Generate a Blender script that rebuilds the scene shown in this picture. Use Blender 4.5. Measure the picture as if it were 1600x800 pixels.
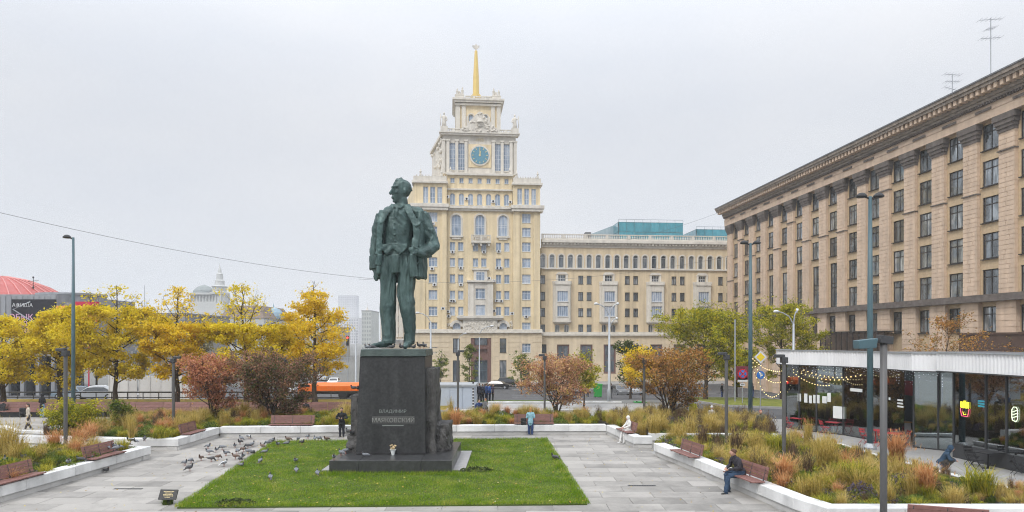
import bpy, math, random
import numpy as np
from mathutils import Vector, Matrix, noise
R = math.radians
random.seed(7)
for o in list(bpy.data.objects): bpy.data.objects.remove(o)
S = bpy.context.scene
COL = S.collection

# ---------------------------------------------------------------- camera, sky, sun, exposure
F = 1067.0; HC = 5.8; HOR = 530.0
cd = bpy.data.cameras.new('camera'); cam = bpy.data.objects.new('camera', cd); COL.objects.link(cam)
cam.location = (0, 0, HC); cam.rotation_euler = (R(90), 0, 0)
cd.sensor_width = 36; cd.lens = 36*F/1600; cd.shift_y = (HOR-400)/1600
cd.clip_start = 0.1; cd.clip_end = 6000
S.camera = cam
S.view_settings.view_transform = 'Standard'; S.view_settings.look = 'None'
S.view_settings.exposure = 0.2; S.view_settings.gamma = 1
W = bpy.data.worlds.new('World'); S.world = W; W.use_nodes = True
wt = W.node_tree; wn = wt.nodes; wl = wt.links
bg = wn['Background']; bg.inputs['Strength'].default_value = 0.1
sky = wn.new('ShaderNodeTexSky'); sky.sky_type = 'NISHITA'; sky.sun_disc = False
SUN_EL, SUN_ROT = R(48), R(-150)
sky.sun_elevation = SUN_EL; sky.sun_rotation = SUN_ROT
tc = wn.new('ShaderNodeTexCoord')
nz = wn.new('ShaderNodeTexNoise'); nz.inputs['Scale'].default_value = 1.6; nz.inputs['Detail'].default_value = 5; nz.inputs['Roughness'].default_value = .5
mp = wn.new('ShaderNodeMapping'); mp.inputs['Scale'].default_value = (1, 1, 2.6)
wl.new(tc.outputs['Generated'], mp.inputs['Vector']); wl.new(mp.outputs[0], nz.inputs['Vector'])
rp = wn.new('ShaderNodeValToRGB')
rp.color_ramp.elements[0].position = .25; rp.color_ramp.elements[0].color = (.63, .68, .76, 1)
rp.color_ramp.elements[1].position = .75; rp.color_ramp.elements[1].color = (.80, .815, .845, 1)
wl.new(nz.outputs['Fac'], rp.inputs['Fac'])
sc_ = wn.new('ShaderNodeVectorMath'); sc_.operation = 'SCALE'; sc_.inputs['Scale'].default_value = 9.9
wl.new(rp.outputs[0], sc_.inputs[0])
sx_ = wn.new('ShaderNodeSeparateXYZ'); wl.new(tc.outputs['Generated'], sx_.inputs[0])      # overcast: brighter towards the zenith
zr_ = wn.new('ShaderNodeMapRange'); zr_.interpolation_type = 'SMOOTHSTEP'
zr_.inputs['From Min'].default_value = .25; zr_.inputs['From Max'].default_value = 1.0; zr_.inputs['To Min'].default_value = 8.9; zr_.inputs['To Max'].default_value = 26
wl.new(sx_.outputs['Z'], zr_.inputs['Value']); wl.new(zr_.outputs[0], sc_.inputs['Scale'])
mx = wn.new('ShaderNodeMix'); mx.data_type = 'RGBA'; mx.inputs['Factor'].default_value = .94
wl.new(sky.outputs[0], mx.inputs['A']); wl.new(sc_.outputs[0], mx.inputs['B']); wl.new(mx.outputs['Result'], bg.inputs['Color'])
sd = bpy.data.lights.new('sun', 'SUN'); sd.energy = 1.5; sd.angle = R(18); sd.color = (1, .96, .9)
sun = bpy.data.objects.new('sun', sd); COL.objects.link(sun)
_d = Vector((math.sin(SUN_ROT)*math.cos(SUN_EL), math.cos(SUN_ROT)*math.cos(SUN_EL), math.sin(SUN_EL)))
sun.rotation_euler = _d.to_track_quat('Z', 'Y').to_euler()
S.render.engine = 'CYCLES'
S.cycles.max_bounces = 6; S.cycles.diffuse_bounces = 3; S.cycles.transparent_max_bounces = 16; S.cycles.volume_bounces = 1
S.cycles.use_denoising = True; S.cycles.denoising_prefilter = 'FAST'; S.cycles.filter_width = 1.1

# ---------------------------------------------------------------- layout helpers
def G(px, py, z=0.0):
    Y = F*(HC-z)/(py-HOR); return Vector(((px-800)*Y/F, Y, z))
def AT(px, Y, z=0.0): return Vector(((px-800)*Y/F, Y, z))
def ZA(py, Y): return HC-(py-HOR)*Y/F
def terr(Y): return 0.0 if Y < 62 else (-3.0 if Y > 110 else -3.0*(Y-62)/48)

# ---------------------------------------------------------------- mesh helpers
class MB:
    def __init__(s): s.v = []; s.f = []; s.m = []; s.M = None
    def add(s, vs, fs, m=0):
        o = len(s.v)
        if s.M is not None: vs = [s.M @ Vector(p) for p in vs]
        s.v += [tuple(p) for p in vs]; s.f += [tuple(i+o for i in f) for f in fs]; s.m += [m]*len(fs); return s
    def box(s, x0, x1, y0, y1, z0, z1, m=0):
        return s.add([(x0,y0,z0),(x1,y0,z0),(x1,y1,z0),(x0,y1,z0),(x0,y0,z1),(x1,y0,z1),(x1,y1,z1),(x0,y1,z1)],
                     [(0,3,2,1),(4,5,6,7),(0,1,5,4),(1,2,6,5),(2,3,7,6),(3,0,4,7)], m)
    def cbox(s, c, size, m=0, rz=0, rx=0, ry=0):
        old = s.M; T = Matrix.Translation(c) @ Matrix.Rotation(rz, 4, 'Z') @ Matrix.Rotation(ry, 4, 'Y') @ Matrix.Rotation(rx, 4, 'X')
        s.M = T if old is None else old @ T
        a, b, c2 = size[0]/2, size[1]/2, size[2]/2
        s.box(-a, a, -b, b, -c2, c2, m); s.M = old; return s
    def prism(s, poly, z0, z1, m=0, top=None):
        n = len(poly); top = top or poly
        vs = [(p[0], p[1], z0) for p in poly]+[(p[0], p[1], z1) for p in top]
        fs = [tuple(range(n-1, -1, -1)), tuple(range(n, 2*n))]+[(i, (i+1) % n, n+(i+1) % n, n+i) for i in range(n)]
        return s.add(vs, fs, m)
    def xprism(s, poly, y0, y1, m=0):      # polygon in x,z extruded along y
        n = len(poly)
        vs = [(p[0], y0, p[1]) for p in poly]+[(p[0], y1, p[1]) for p in poly]
        fs = [tuple(range(n)), tuple(range(2*n-1, n-1, -1))]+[(i, n+i, n+(i+1) % n, (i+1) % n) for i in range(n)]
        return s.add(vs, fs, m)
    def tube(s, pts, rx, ry=None, n=8, m=0, right=None):
        pts = [Vector(p) for p in pts]; k = len(pts)
        if not isinstance(rx, (list, tuple)): rx = [rx]*k
        ry = rx if ry is None else ry
        if not isinstance(ry, (list, tuple)): ry = [ry]*k
        vs = []; up = None
        for i, p in enumerate(pts):
            t = (pts[min(i+1, k-1)]-pts[max(i-1, 0)]).normalized()
            if right is not None: a = Vector(right)
            elif up is None: a = Vector((1, 0, 0)) if abs(t.x) < .8 else Vector((0, 1, 0))
            else: a = up
            a = (a-t*a.dot(t)).normalized(); up = a; b = t.cross(a)
            for j in range(n):
                w = 2*math.pi*j/n; vs.append(p+a*rx[i]*math.cos(w)+b*ry[i]*math.sin(w))
        fs = [(i*n+j, i*n+(j+1) % n, (i+1)*n+(j+1) % n, (i+1)*n+j) for i in range(k-1) for j in range(n)]
        fs += [tuple(range(n-1, -1, -1)), tuple(range((k-1)*n, k*n))]
        return s.add(vs, fs, m)
    def lathe(s, prof, n=12, c=(0,0,0), m=0):
        vs = []; k = len(prof)
        for r, z in prof:
            for j in range(n):
                w = 2*math.pi*j/n; vs.append((c[0]+r*math.cos(w), c[1]+r*math.sin(w), c[2]+z))
        fs = [(i*n+j, i*n+(j+1) % n, (i+1)*n+(j+1) % n, (i+1)*n+j) for i in range(k-1) for j in range(n)]
        fs += [tuple(range(n-1, -1, -1)), tuple(range((k-1)*n, k*n))]
        return s.add(vs, fs, m)
    def ball(s, c, r, n=10, m=0):
        if not isinstance(r, (tuple, list)): r = (r, r, r)
        k = max(4, n//2); vs = [(c[0], c[1], c[2]-r[2])]
        for i in range(1, k):
            a = -math.pi/2+math.pi*i/k
            for j in range(n):
                w = 2*math.pi*j/n; vs.append((c[0]+r[0]*math.cos(a)*math.cos(w), c[1]+r[1]*math.cos(a)*math.sin(w), c[2]+r[2]*math.sin(a)))
        vs.append((c[0], c[1], c[2]+r[2])); e = len(vs)-1
        fs = [(0, 1+(j+1) % n, 1+j) for j in range(n)]
        fs += [(1+i*n+j, 1+i*n+(j+1) % n, 1+(i+1)*n+(j+1) % n, 1+(i+1)*n+j) for i in range(k-2) for j in range(n)]
        fs += [(1+(k-2)*n+j, 1+(k-2)*n+(j+1) % n, e) for j in range(n)]
        return s.add(vs, fs, m)
    def cap(s, p0, r0, p1, r1, n=10, m=0):      # tapered capsule
        p0, p1 = Vector(p0), Vector(p1); t = (p1-p0).normalized()
        q = [p0-t*r0*.98, p0-t*r0*.7, p0, p1, p1+t*r1*.7, p1+t*r1*.98]
        return s.tube(q, [r0*.2, r0*.71, r0, r1, r1*.71, r1*.2], n=n, m=m)
    def mesh(s, name, mats, smooth=False):
        me = bpy.data.meshes.new(name); me.from_pydata(s.v, [], s.f)
        for m in (mats if isinstance(mats, (list, tuple)) else [mats]): me.materials.append(m)
        if any(s.m): me.polygons.foreach_set('material_index', s.m)
        if smooth: me.polygons.foreach_set('use_smooth', [True]*len(me.polygons))
        me.update(); return me
    def build(s, name, mats, parent=None, loc=None, rz=0, smooth=False, bevel=0):
        return link(name, s.mesh(name, mats, smooth), parent, loc, rz, bevel)
def split(mb, name, mats, parent, bevel=0):      # every closed piece its own object
    par = list(range(len(mb.v)))
    def find(i):
        while par[i] != i: par[i] = par[par[i]]; i = par[i]
        return i
    for fc in mb.f:
        for i in fc[1:]: par[find(i)] = find(fc[0])
    gr = {}
    for fc, m in zip(mb.f, mb.m): gr.setdefault(find(fc[0]), []).append((fc, m))
    for fs in gr.values():
        q = MB(); ids = sorted({i for fc, _ in fs for i in fc}); k = {i: j for j, i in enumerate(ids)}; q.v = [mb.v[i] for i in ids]; q.f = [tuple(k[i] for i in fc) for fc, _ in fs]; q.m = [m for _, m in fs]; q.build(name, mats, parent, bevel=bevel)
def link(name, me, parent=None, loc=None, rz=0, bevel=0):
    o = bpy.data.objects.new(name, me); COL.objects.link(o)
    if parent is not None: o.parent = parent
    if loc is not None: o.location = loc
    if rz: o.rotation_euler.z = rz
    if bevel:
        b = o.modifiers.new('edge', 'BEVEL'); b.width = bevel; b.segments = 2; b.limit_method = 'ANGLE'
    return o
def tag(o, label, cat=None, group=None, kind=None):
    if label: o['label'] = label
    if cat: o['category'] = cat
    if group: o['group'] = group
    if kind: o['kind'] = kind
    return o
def thing(name, label, cat, loc=(0,0,0), rz=0, group=None):
    o = bpy.data.objects.new(name, None); COL.objects.link(o); o.location = loc; o.rotation_euler.z = rz
    o.empty_display_size = .2
    return tag(o, label, cat, group)
def stuff(o): o['kind'] = 'stuff'; return o
def struct(o, label=None): o['kind'] = 'structure'; return tag(o, label)
CH = {}
def dup(o, loc=None, rz=None, label=None, parent=None, scale=None):
    c = o.copy(); COL.objects.link(c)
    if parent is not None: c.parent = parent
    if loc is not None: c.location = loc
    if rz is not None: c.rotation_euler.z = rz
    if scale is not None: c.scale = (scale,)*3 if not isinstance(scale, (tuple, list)) else scale
    if label: c['label'] = label
    for ch in kids(o): dup(ch, parent=c)
    return c
def kids(o):
    if o.name not in CH: CH[o.name] = list(o.children)
    return CH[o.name]
def npmesh(name, V, Fc, mats, mi=None, smooth=False):      # V (n,3), Fc (m,k) same-size faces
    V = np.asarray(V, dtype=np.float32); Fc = np.asarray(Fc, dtype=np.int32); k = Fc.shape[1]
    me = bpy.data.meshes.new(name); me.vertices.add(len(V)); me.vertices.foreach_set('co', V.ravel())
    me.loops.add(Fc.size); me.loops.foreach_set('vertex_index', Fc.ravel())
    me.polygons.add(len(Fc)); me.polygons.foreach_set('loop_start', np.arange(0, Fc.size, k, dtype=np.int32))
    for m in (mats if isinstance(mats, (list, tuple)) else [mats]): me.materials.append(m)
    if mi is not None: me.polygons.foreach_set('material_index', np.asarray(mi, dtype=np.int32))
    if smooth: me.polygons.foreach_set('use_smooth', np.ones(len(Fc), dtype=bool))
    me.update(calc_edges=True); me.validate(); return me

# ---------------------------------------------------------------- materials
def M(name, col, rough=.75, var=.12, scale=2.0, bump=0.0, bscale=25.0, metal=0.0, spec=.4, rnd=0.0, stain=0.0, col2=None, detail=6, streak=0.0):
    m = bpy.data.materials.new(name); m.use_nodes = True; t = m.node_tree; n = t.nodes; l = t.links; b = n['Principled BSDF']
    b.inputs['Roughness'].default_value = rough; b.inputs['Metallic'].default_value = metal; b.inputs['Specular IOR Level'].default_value = spec
    geo = n.new('ShaderNodeTexCoord')
    nx = n.new('ShaderNodeTexNoise'); nx.inputs['Scale'].default_value = scale; nx.inputs['Detail'].default_value = detail; nx.inputs['Roughness'].default_value = .6
    vec = geo.outputs['Object']
    oi = n.new('ShaderNodeObjectInfo')
    ad = n.new('ShaderNodeVectorMath'); ad.operation = 'ADD'; l.new(vec, ad.inputs[0])
    sv = n.new('ShaderNodeVectorMath'); sv.operation = 'SCALE'; sv.inputs[0].default_value = (37, 23, 11); l.new(oi.outputs['Random'], sv.inputs['Scale'])
    l.new(sv.outputs[0], ad.inputs[1]); vec = ad.outputs[0]
    l.new(vec, nx.inputs['Vector'])
    c2 = col2 or tuple(min(1, c*(1+var)) for c in col); c1 = col if col2 else tuple(c*(1-var) for c in col)
    r = n.new('ShaderNodeValToRGB'); r.color_ramp.elements[0].position = .3; r.color_ramp.elements[1].position = .7
    r.color_ramp.elements[0].color = (*c1, 1); r.color_ramp.elements[1].color = (*c2, 1); l.new(nx.outputs['Fac'], r.inputs['Fac'])
    out = r.outputs[0]
    def mul(inp, fac_socket, lo, hi):
        mr = n.new('ShaderNodeMapRange'); mr.inputs['To Min'].default_value = lo; mr.inputs['To Max'].default_value = hi; l.new(fac_socket, mr.inputs['Value'])
        sm = n.new('ShaderNodeVectorMath'); sm.operation = 'SCALE'; l.new(inp, sm.inputs[0]); l.new(mr.outputs[0], sm.inputs['Scale']); return sm.outputs[0], mr
    if rnd: out, _ = mul(out, oi.outputs['Random'], 1-rnd, 1+rnd)
    if stain:
        n2 = n.new('ShaderNodeTexNoise'); n2.inputs['Scale'].default_value = scale*.23; n2.inputs['Detail'].default_value = 8; n2.inputs['Roughness'].default_value = .7
        l.new(vec, n2.inputs['Vector']); out, mr = mul(out, n2.outputs['Fac'], 1-stain, 1.0); mr.inputs['From Min'].default_value = .35; mr.inputs['From Max'].default_value = .52
    if streak:
        mpp = n.new('ShaderNodeMapping'); mpp.inputs['Scale'].default_value = (1.6, 1.6, .07); l.new(vec, mpp.inputs['Vector'])
        n3 = n.new('ShaderNodeTexNoise'); n3.inputs['Scale'].default_value = 1.0; n3.inputs['Detail'].default_value = 6; l.new(mpp.outputs[0], n3.inputs['Vector'])
        out, mr = mul(out, n3.outputs['Fac'], 1-streak, 1.0+streak*.4); mr.inputs['From Min'].default_value = .3; mr.inputs['From Max'].default_value = .7
    l.new(out, b.inputs['Base Color'])
    if bump:
        nb = n.new('ShaderNodeTexNoise'); nb.inputs['Scale'].default_value = bscale; nb.inputs['Detail'].default_value = 6; l.new(vec, nb.inputs['Vector'])
        bp = n.new('ShaderNodeBump'); bp.inputs['Strength'].default_value = bump; bp.inputs['Distance'].default_value = .05
        l.new(nb.outputs['Fac'], bp.inputs['Height']); l.new(bp.outputs[0], b.inputs['Normal'])
    return m
def LEAF(name, cols, trans=.35, rough=.6):      # foliage: colour varies from leaf to leaf
    m = bpy.data.materials.new(name); m.use_nodes = True; t = m.node_tree; n = t.nodes; l = t.links; b = n['Principled BSDF']
    g = n.new('ShaderNodeNewGeometry'); r = n.new('ShaderNodeValToRGB'); cr = r.color_ramp; k = len(cols)
    while len(cr.elements) < k: cr.elements.new(.5)
    for i, c in enumerate(cols): cr.elements[i].position = i/(k-1); cr.elements[i].color = (*c, 1)
    tcx = n.new('ShaderNodeTexCoord'); nn = n.new('ShaderNodeTexNoise'); nn.inputs['Scale'].default_value = .9; nn.inputs['Detail'].default_value = 3; l.new(tcx.outputs['Object'], nn.inputs['Vector'])
    mr = n.new('ShaderNodeMapRange'); mr.inputs['From Min'].default_value = .3; mr.inputs['From Max'].default_value = .7; mr.inputs['To Min'].default_value = -.3; mr.inputs['To Max'].default_value = .3
    l.new(nn.outputs['Fac'], mr.inputs['Value'])
    ms = n.new('ShaderNodeMath'); ms.operation = 'MULTIPLY_ADD'; ms.inputs[1].default_value = .8; ms.inputs[2].default_value = .1; l.new(g.outputs['Random Per Island'], ms.inputs[0])
    ma = n.new('ShaderNodeMath'); ma.operation = 'ADD'; ma.use_clamp = True; l.new(ms.outputs[0], ma.inputs[0]); l.new(mr.outputs[0], ma.inputs[1])
    l.new(ma.outputs[0], r.inputs['Fac']); l.new(r.outputs[0], b.inputs['Base Color'])
    b.inputs['Roughness'].default_value = rough; b.inputs['Specular IOR Level'].default_value = .2
    tr = n.new('ShaderNodeBsdfTranslucent'); l.new(r.outputs[0], tr.inputs['Color'])
    mixs = n.new('ShaderNodeMixShader'); mixs.inputs[0].default_value = trans
    l.new(b.outputs[0], mixs.inputs[1]); l.new(tr.outputs[0], mixs.inputs[2]); l.new(mixs.outputs[0], n['Material Output'].inputs['Surface'])
    return m
def GLASS(name, tint=(.85, .92, .92), ior=1.5, rough=.02):    # thin architectural glass
    m = bpy.data.materials.new(name); m.use_nodes = True; t = m.node_tree; n = t.nodes; l = t.links
    for x in list(n):
        if x.type == 'BSDF_PRINCIPLED': n.remove(x)
    tr = n.new('ShaderNodeBsdfTransparent'); tr.inputs['Color'].default_value = (*tint, 1)
    gl = n.new('ShaderNodeBsdfGlossy'); gl.inputs['Roughness'].default_value = rough; gl.inputs['Color'].default_value = (.9, .95, .97, 1)
    fr0 = n.new('ShaderNodeFresnel'); fr0.inputs['IOR'].default_value = ior; fr = n.new('ShaderNodeMath'); fr.operation = 'MAXIMUM'; fr.inputs[1].default_value = .27; l.new(fr0.outputs[0], fr.inputs[0])
    ms = n.new('ShaderNodeMixShader'); l.new(fr.outputs[0], ms.inputs[0]); l.new(tr.outputs[0], ms.inputs[1]); l.new(gl.outputs[0], ms.inputs[2])
    l.new(ms.outputs[0], n['Material Output'].inputs['Surface']); return m
def PANE(name, cols, rough=.06, spec=.8, metal=.0):     # window seen from outside: reflective, colour varies per window for rooms, curtains, painted sky reflection
    m = bpy.data.materials.new(name); m.use_nodes = True; t = m.node_tree; n = t.nodes; l = t.links; b = n['Principled BSDF']
    oi = n.new('ShaderNodeObjectInfo'); tcx = n.new('ShaderNodeTexCoord')
    sv = n.new('ShaderNodeVectorMath'); sv.operation = 'SCALE'; sv.inputs[0].default_value = (91, 57, 33); l.new(oi.outputs['Random'], sv.inputs['Scale'])
    ad = n.new('ShaderNodeVectorMath'); ad.operation = 'ADD'; l.new(tcx.outputs['Object'], ad.inputs[0]); l.new(sv.outputs[0], ad.inputs[1])
    mpp = n.new('ShaderNodeMapping'); mpp.inputs['Scale'].default_value = (1.5, 1, .35); l.new(ad.outputs[0], mpp.inputs['Vector'])
    nn = n.new('ShaderNodeTexNoise'); nn.inputs['Scale'].default_value = 1.3; nn.inputs['Detail'].default_value = 3; l.new(mpp.outputs[0], nn.inputs['Vector'])
    ma = n.new('ShaderNodeMath'); ma.operation = 'MULTIPLY_ADD'; ma.inputs[1].default_value = .5; l.new(oi.outputs['Random'], ma.inputs[0])
    mr = n.new('ShaderNodeMapRange'); mr.inputs['From Min'].default_value = .35; mr.inputs['From Max'].default_value = .65; mr.inputs['To Max'].default_value = .5; l.new(nn.outputs['Fac'], mr.inputs['Value']); l.new(mr.outputs[0], ma.inputs[2])
    r = n.new('ShaderNodeValToRGB'); cr = r.color_ramp; k = len(cols)
    while len(cr.elements) < k: cr.elements.new(.5)
    for i, c in enumerate(cols): cr.elements[i].position = i/(k-1); cr.elements[i].color = (*c, 1)
    l.new(ma.outputs[0], r.inputs['Fac']); l.new(r.outputs[0], b.inputs['Base Color'])
    b.inputs['Roughness'].default_value = rough; b.inputs['Specular IOR Level'].default_value = spec; b.inputs['Metallic'].default_value = metal
    b.inputs['Coat Weight'].default_value = 1; b.inputs['Coat Roughness'].default_value = .03
    return m
def EMIT(name, col, s):
    m = bpy.data.materials.new(name); m.use_nodes = True; b = m.node_tree.nodes['Principled BSDF']
    b.inputs['Base Color'].default_value = (*col, 1); b.inputs['Emission Color'].default_value = (*col, 1); b.inputs['Emission Strength'].default_value = s; return m

m_asphalt = M('asphalt', (.085, .085, .088), .9, .18, .6, .3, 60, stain=.25)
m_earth = M('far_ground', (.16, .16, .15), .9, .15, .02)
m_pave = M('paving_concrete', (.31, .305, .295), .8, .10, .7, .15, 50, rnd=.05, stain=.16)
m_slab = M('paving_slab_stone', (.335, .318, .294), .7, .08, .8, .12, 60, rnd=.13, stain=.40, detail=9)
m_kerb = M('granite_kerb', (.33, .325, .32), .8, .1, 3, .2, 50)
m_lawn = M('lawn_soil', (.06, .09, .012), .95, .3, 1.2, .5, 30)
m_soil = M('bed_soil', (.05, .042, .028), .95, .3, 4, .5, 20)
m_leaflitter = M('leaf_strewn_grass', (.12, .12, .02), .95, .2, 2, .6, 12, col2=(.36, .22, .03))
m_white = M('white_concrete', (.74, .74, .73), .65, .05, 1.2, .08, 30, rnd=.05, stain=.26, streak=.22)
m_whitebase = M('pale_concrete_plinth', (.52, .51, .49), .8, .08, 2, .15, 30, stain=.2)
m_wood = M('brown_bench_timber', (.205, .10, .085), .55, .18, 5, .12, 30, rnd=.14)
m_steel = M('dark_steel', (.06, .062, .066), .5, .1, 4, metal=.3)
m_lampgrey = M('grey_brown_lamp_paint', (.10, .098, .098), .5, .1, 3, spec=.5)
m_teal = M('teal_lamp_paint', (.06, .115, .135), .45, .1, 2, spec=.5)
m_galv = M('galvanised_steel', (.38, .40, .42), .5, .1, 3, metal=.4)
m_black = M('black_paint', (.02, .02, .022), .5, .1, 4)
m_bronze = M('green_bronze', (.034, .070, .068), .5, .3, 1.4, .22, 9, metal=.25, spec=.5, col2=(.095, .155, .145), streak=.45)
m_granite = M('dark_granite', (.020, .021, .022), .42, .3, 9, .06, 60, spec=.35, stain=.3, col2=(.052, .053, .054), streak=.5)
m_granrough = M('rough_grey_granite', (.085, .082, .08), .85, .35, 3, .9, 9, stain=.4)
m_granmid = M('polished_grey_granite', (.045, .046, .048), .30, .3, 6, .05, 60, spec=.5, rnd=.05)
m_letter = M('grey_letters', (.20, .22, .21), .6, .1, 6)
m_cream = M('cream_plaster', (.73, .605, .395), .85, .05, .5, .05, 30, streak=.2, stain=.1)
m_creambase = M('cream_stone_base', (.66, .55, .39), .85, .08, .6, .1, 20, streak=.14)
m_trim = M('pale_stone_trim', (.64, .60, .53), .8, .08, 1, .1, 12, streak=.16)
m_wingcream = M('wing_plaster', (.65, .53, .355), .85, .05, .5, .05, 30, streak=.2, stain=.1)
m_winframe = M('white_window_frame', (.62, .63, .64), .6, .05)
m_darkframe = M('dark_window_frame', (.03, .026, .024), .5, .1)
m_pane1 = PANE('hotel_glass', [(.10, .15, .22), (.20, .27, .37), (.33, .40, .50), (.52, .56, .62)])
m_pane2 = PANE('wing_glass', [(.03, .04, .05), (.06, .08, .10), (.13, .15, .17), (.35, .36, .36)])
m_pane3 = PANE('office_glass', [(.02, .025, .028), (.06, .07, .075), (.20, .23, .25), (.62, .66, .69)], spec=1.0, metal=.35)  # pale end of the range is bright sky reflection put into the colour
m_brown = M('brown_granite_portal', (.16, .085, .07), .5, .12, 2)
m_pinkstone = M('pink_beige_cladding', (.66, .50, .37), .85, .1, 1.1, .15, 10, streak=.15, stain=.08, rnd=.02)
m_tanbrick = M('tan_brick_infill', (.56, .42, .265), .85, .1, 4, .15, 30, streak=.1)
m_darkstone = M('weathered_dark_stone', (.16, .135, .12), .9, .2, 2, .2, 12, streak=.3)
m_cornice = M('dark_beige_cornice', (.30, .25, .205), .9, .15, 2, .2, 12, streak=.3)  # darker, browner beige than the cladding
m_greyroof = M('grey_sheet_roof', (.17, .17, .18), .6, .1, 1)
m_tealglass = PANE('teal_curtain_glass', [(.015, .17, .22), (.02, .24, .31), (.05, .31, .39)], spec=.6)
m_yellowspire = M('yellow_spire_paint', (.68, .50, .16), .5, .06, 1)
m_clock = M('turquoise_clock_face', (.10, .25, .33), .5, .08, 3)
m_gold = M('gilded_marks', (.62, .50, .26), .4, .1, 3)
m_bark = M('bark', (.060, .045, .035), .95, .25, 6, .6, 18)
m_corr = M('white_corrugated_metal', (.80, .80, .81), .45, .03, 1, spec=.4, streak=.06)
m_cafeglass = GLASS('cafe_glass', (.72, .82, .84), 1.85)
m_redpaint = M('red_paint', (.42, .035, .045), .5, .12, 3)
m_darkfloor = M('dark_interior', (.16, .17, .18), .6, .2, 2)
m_olive = M('olive_blind', (.30, .27, .13), .8, .1, 3)
m_paper = M('white_paper', (.75, .78, .76), .7, .03, 5)
m_orange = M('orange_lorry_paint', (.78, .16, .015), .4, .08, 1)
m_rubber = M('black_rubber', (.02, .02, .02), .8, .1)
m_carglass = M('car_glass', (.02, .025, .03), .08, .05, spec=.8)
m_bluegrey = M('blue_grey_sheet_metal', (.42, .47, .54), .5, .05, 1, spec=.4, streak=.08)
# ================================================================ GROUND, ROADS, PAVEMENTS
import bmesh
def sheet(name, poly, off, mat, parent=None, label=None, kind='structure'):
    bm = bmesh.new(); vs = [bm.verts.new((p[0], p[1], 0)) for p in poly]; bm.faces.new(vs)
    for yc in (62, 110):
        bmesh.ops.bisect_plane(bm, geom=bm.verts[:]+bm.edges[:]+bm.faces[:], plane_co=(0, yc, 0), plane_no=(0, 1, 0))
    for v in bm.verts: v.co.z = terr(v.co.y)+off
    bmesh.ops.recalc_face_normals(bm, faces=bm.faces[:])
    me = bpy.data.meshes.new(name); bm.to_mesh(me); bm.free(); me.materials.append(mat)
    o = link(name, me, parent); o['kind'] = kind
    if label: o['label'] = label
    return o
sheet('ground', [(-1400, -45), (1400, -45), (1400, 2100), (-1400, 2100)], 0, m_earth)
K = .0937
def strip(c0, c1, xa=-420, xb=300): return [(xa, c0+K*xa), (xb, c0+K*xb), (xb, c1+K*xb), (xa, c1+K*xa)]
plaza = sheet('pavement', [(-75, -6), (60, -6), (60, 61.5), (-75, 61.5)], .004, m_pave)
sheet('road', strip(72, 131, -75), .008, m_asphalt)
sheet('avenue', [(-75, 64.5), (-75, 124.5), (-420, 520), (-420, 330)], .009, m_asphalt)
sheet('hotel_pavement', strip(131, 141, -40, 60), .012, m_pave)
bmk = MB()
for k in range(-24, 16):
    for c in (84, 96, 108, 119):
        x = k*7.5; y = c+K*x
        bmk.add([(x, y, terr(y)+.014), (x+3.2, y+.3, terr(y+.3)+.014), (x+3.2, y+.48, terr(y+.48)+.014), (x, y+.18, terr(y+.18)+.014)], [(0, 1, 2, 3)])
mk = bmk.build('road_marking', M('road_paint', (.7, .7, .68), .7, .1, 4)); struct(mk)
# side street on the right with a grassy island
sheet('side_street', [AT(1035, 52), AT(1250, 49), AT(1262, 60), AT(1240, 61.5), AT(1050, 61.5)], .010, m_asphalt)
isl = [AT(1062, 66), AT(1130, 58.5), AT(1245, 56.2), AT(1250, 64), AT(1180, 76), AT(1075, 80)]
sheet('grass_island', isl, .16, M('island_grass', (.07, .11, .015), .95, .3, 2, .5, 20, col2=(.22, .21, .03)))
kb = MB()
for i in range(len(isl)):
    a, b = isl[i], isl[(i+1) % len(isl)]; n = max(1, int((b-a).length/2))
    for j in range(n):
        p = a.lerp(b, j/n); q = a.lerp(b, (j+1)/n); z = terr((p.y+q.y)/2)
        kb.cbox(((p.x+q.x)/2, (p.y+q.y)/2, z+.06), ((q-p).length-.02, .15, .26), rz=math.atan2(q.y-p.y, q.x-p.x))
struct(kb.build('island_kerb', m_kerb))
# plaza slabs: the stones one can tell apart
lawn_poly = [Vector((-11.4, 23.25)), Vector((2.62, 23.75)), Vector((1.92, 39.4)), Vector((-13.3, 38.4))]
def inpoly(p, poly, grow=0):
    c = False; n = len(poly)
    for i in range(n):
        a, b = poly[i], poly[(i+1) % n]
        if (a[1] > p[1]) != (b[1] > p[1]) and p[0] < (b[0]-a[0])*(p[1]-a[1])/(b[1]-a[1])+a[0]: c = not c
    return c
sw, sl = 1.9, .95
slabm = []
for k in range(3):
    mb = MB(); mb.box(-sw/2+.008, sw/2-.008, -sl/2+.008, sl/2-.008, 0, .022+.002*k); slabm.append(mb.mesh('paving_slab', m_slab))
far = MB(); cnt = 0
cells = []
for i in range(-24, 14):
    for j in range(0, 34):
        x = i*sw+(sw/2 if j % 2 else 0)-.5; y = 20.6+j*sl
        if y > 51: continue
        ins = all(inpoly((x+dx, y+dy), lawn_poly) for dx in (-sw/2, sw/2) for dy in (-sl/2, sl/2))
        if ins: continue
        if x > 9.6-(y-23.7)*.18 or (x < -18.6 and y < 35.5): continue
        if y > 41.8 and x > -27: continue
        px = 800+F*x/y
        if px < -60: continue
        cells.append((y, x))
cells.sort()
for q, (y, x) in enumerate(cells):
    if q < 295:
        o = bpy.data.objects.new('paving_slab', slabm[(q*7) % 3]); COL.objects.link(o); o.parent = plaza; o.location = (x, y, .005)
    else: far.box(x-sw/2+.008, x+sw/2-.008, y-sl/2+.008, y+sl/2-.008, .005, .027+.002*(q % 3))
stuff(far.build('paving_slab_field', m_slab, plaza))
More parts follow.
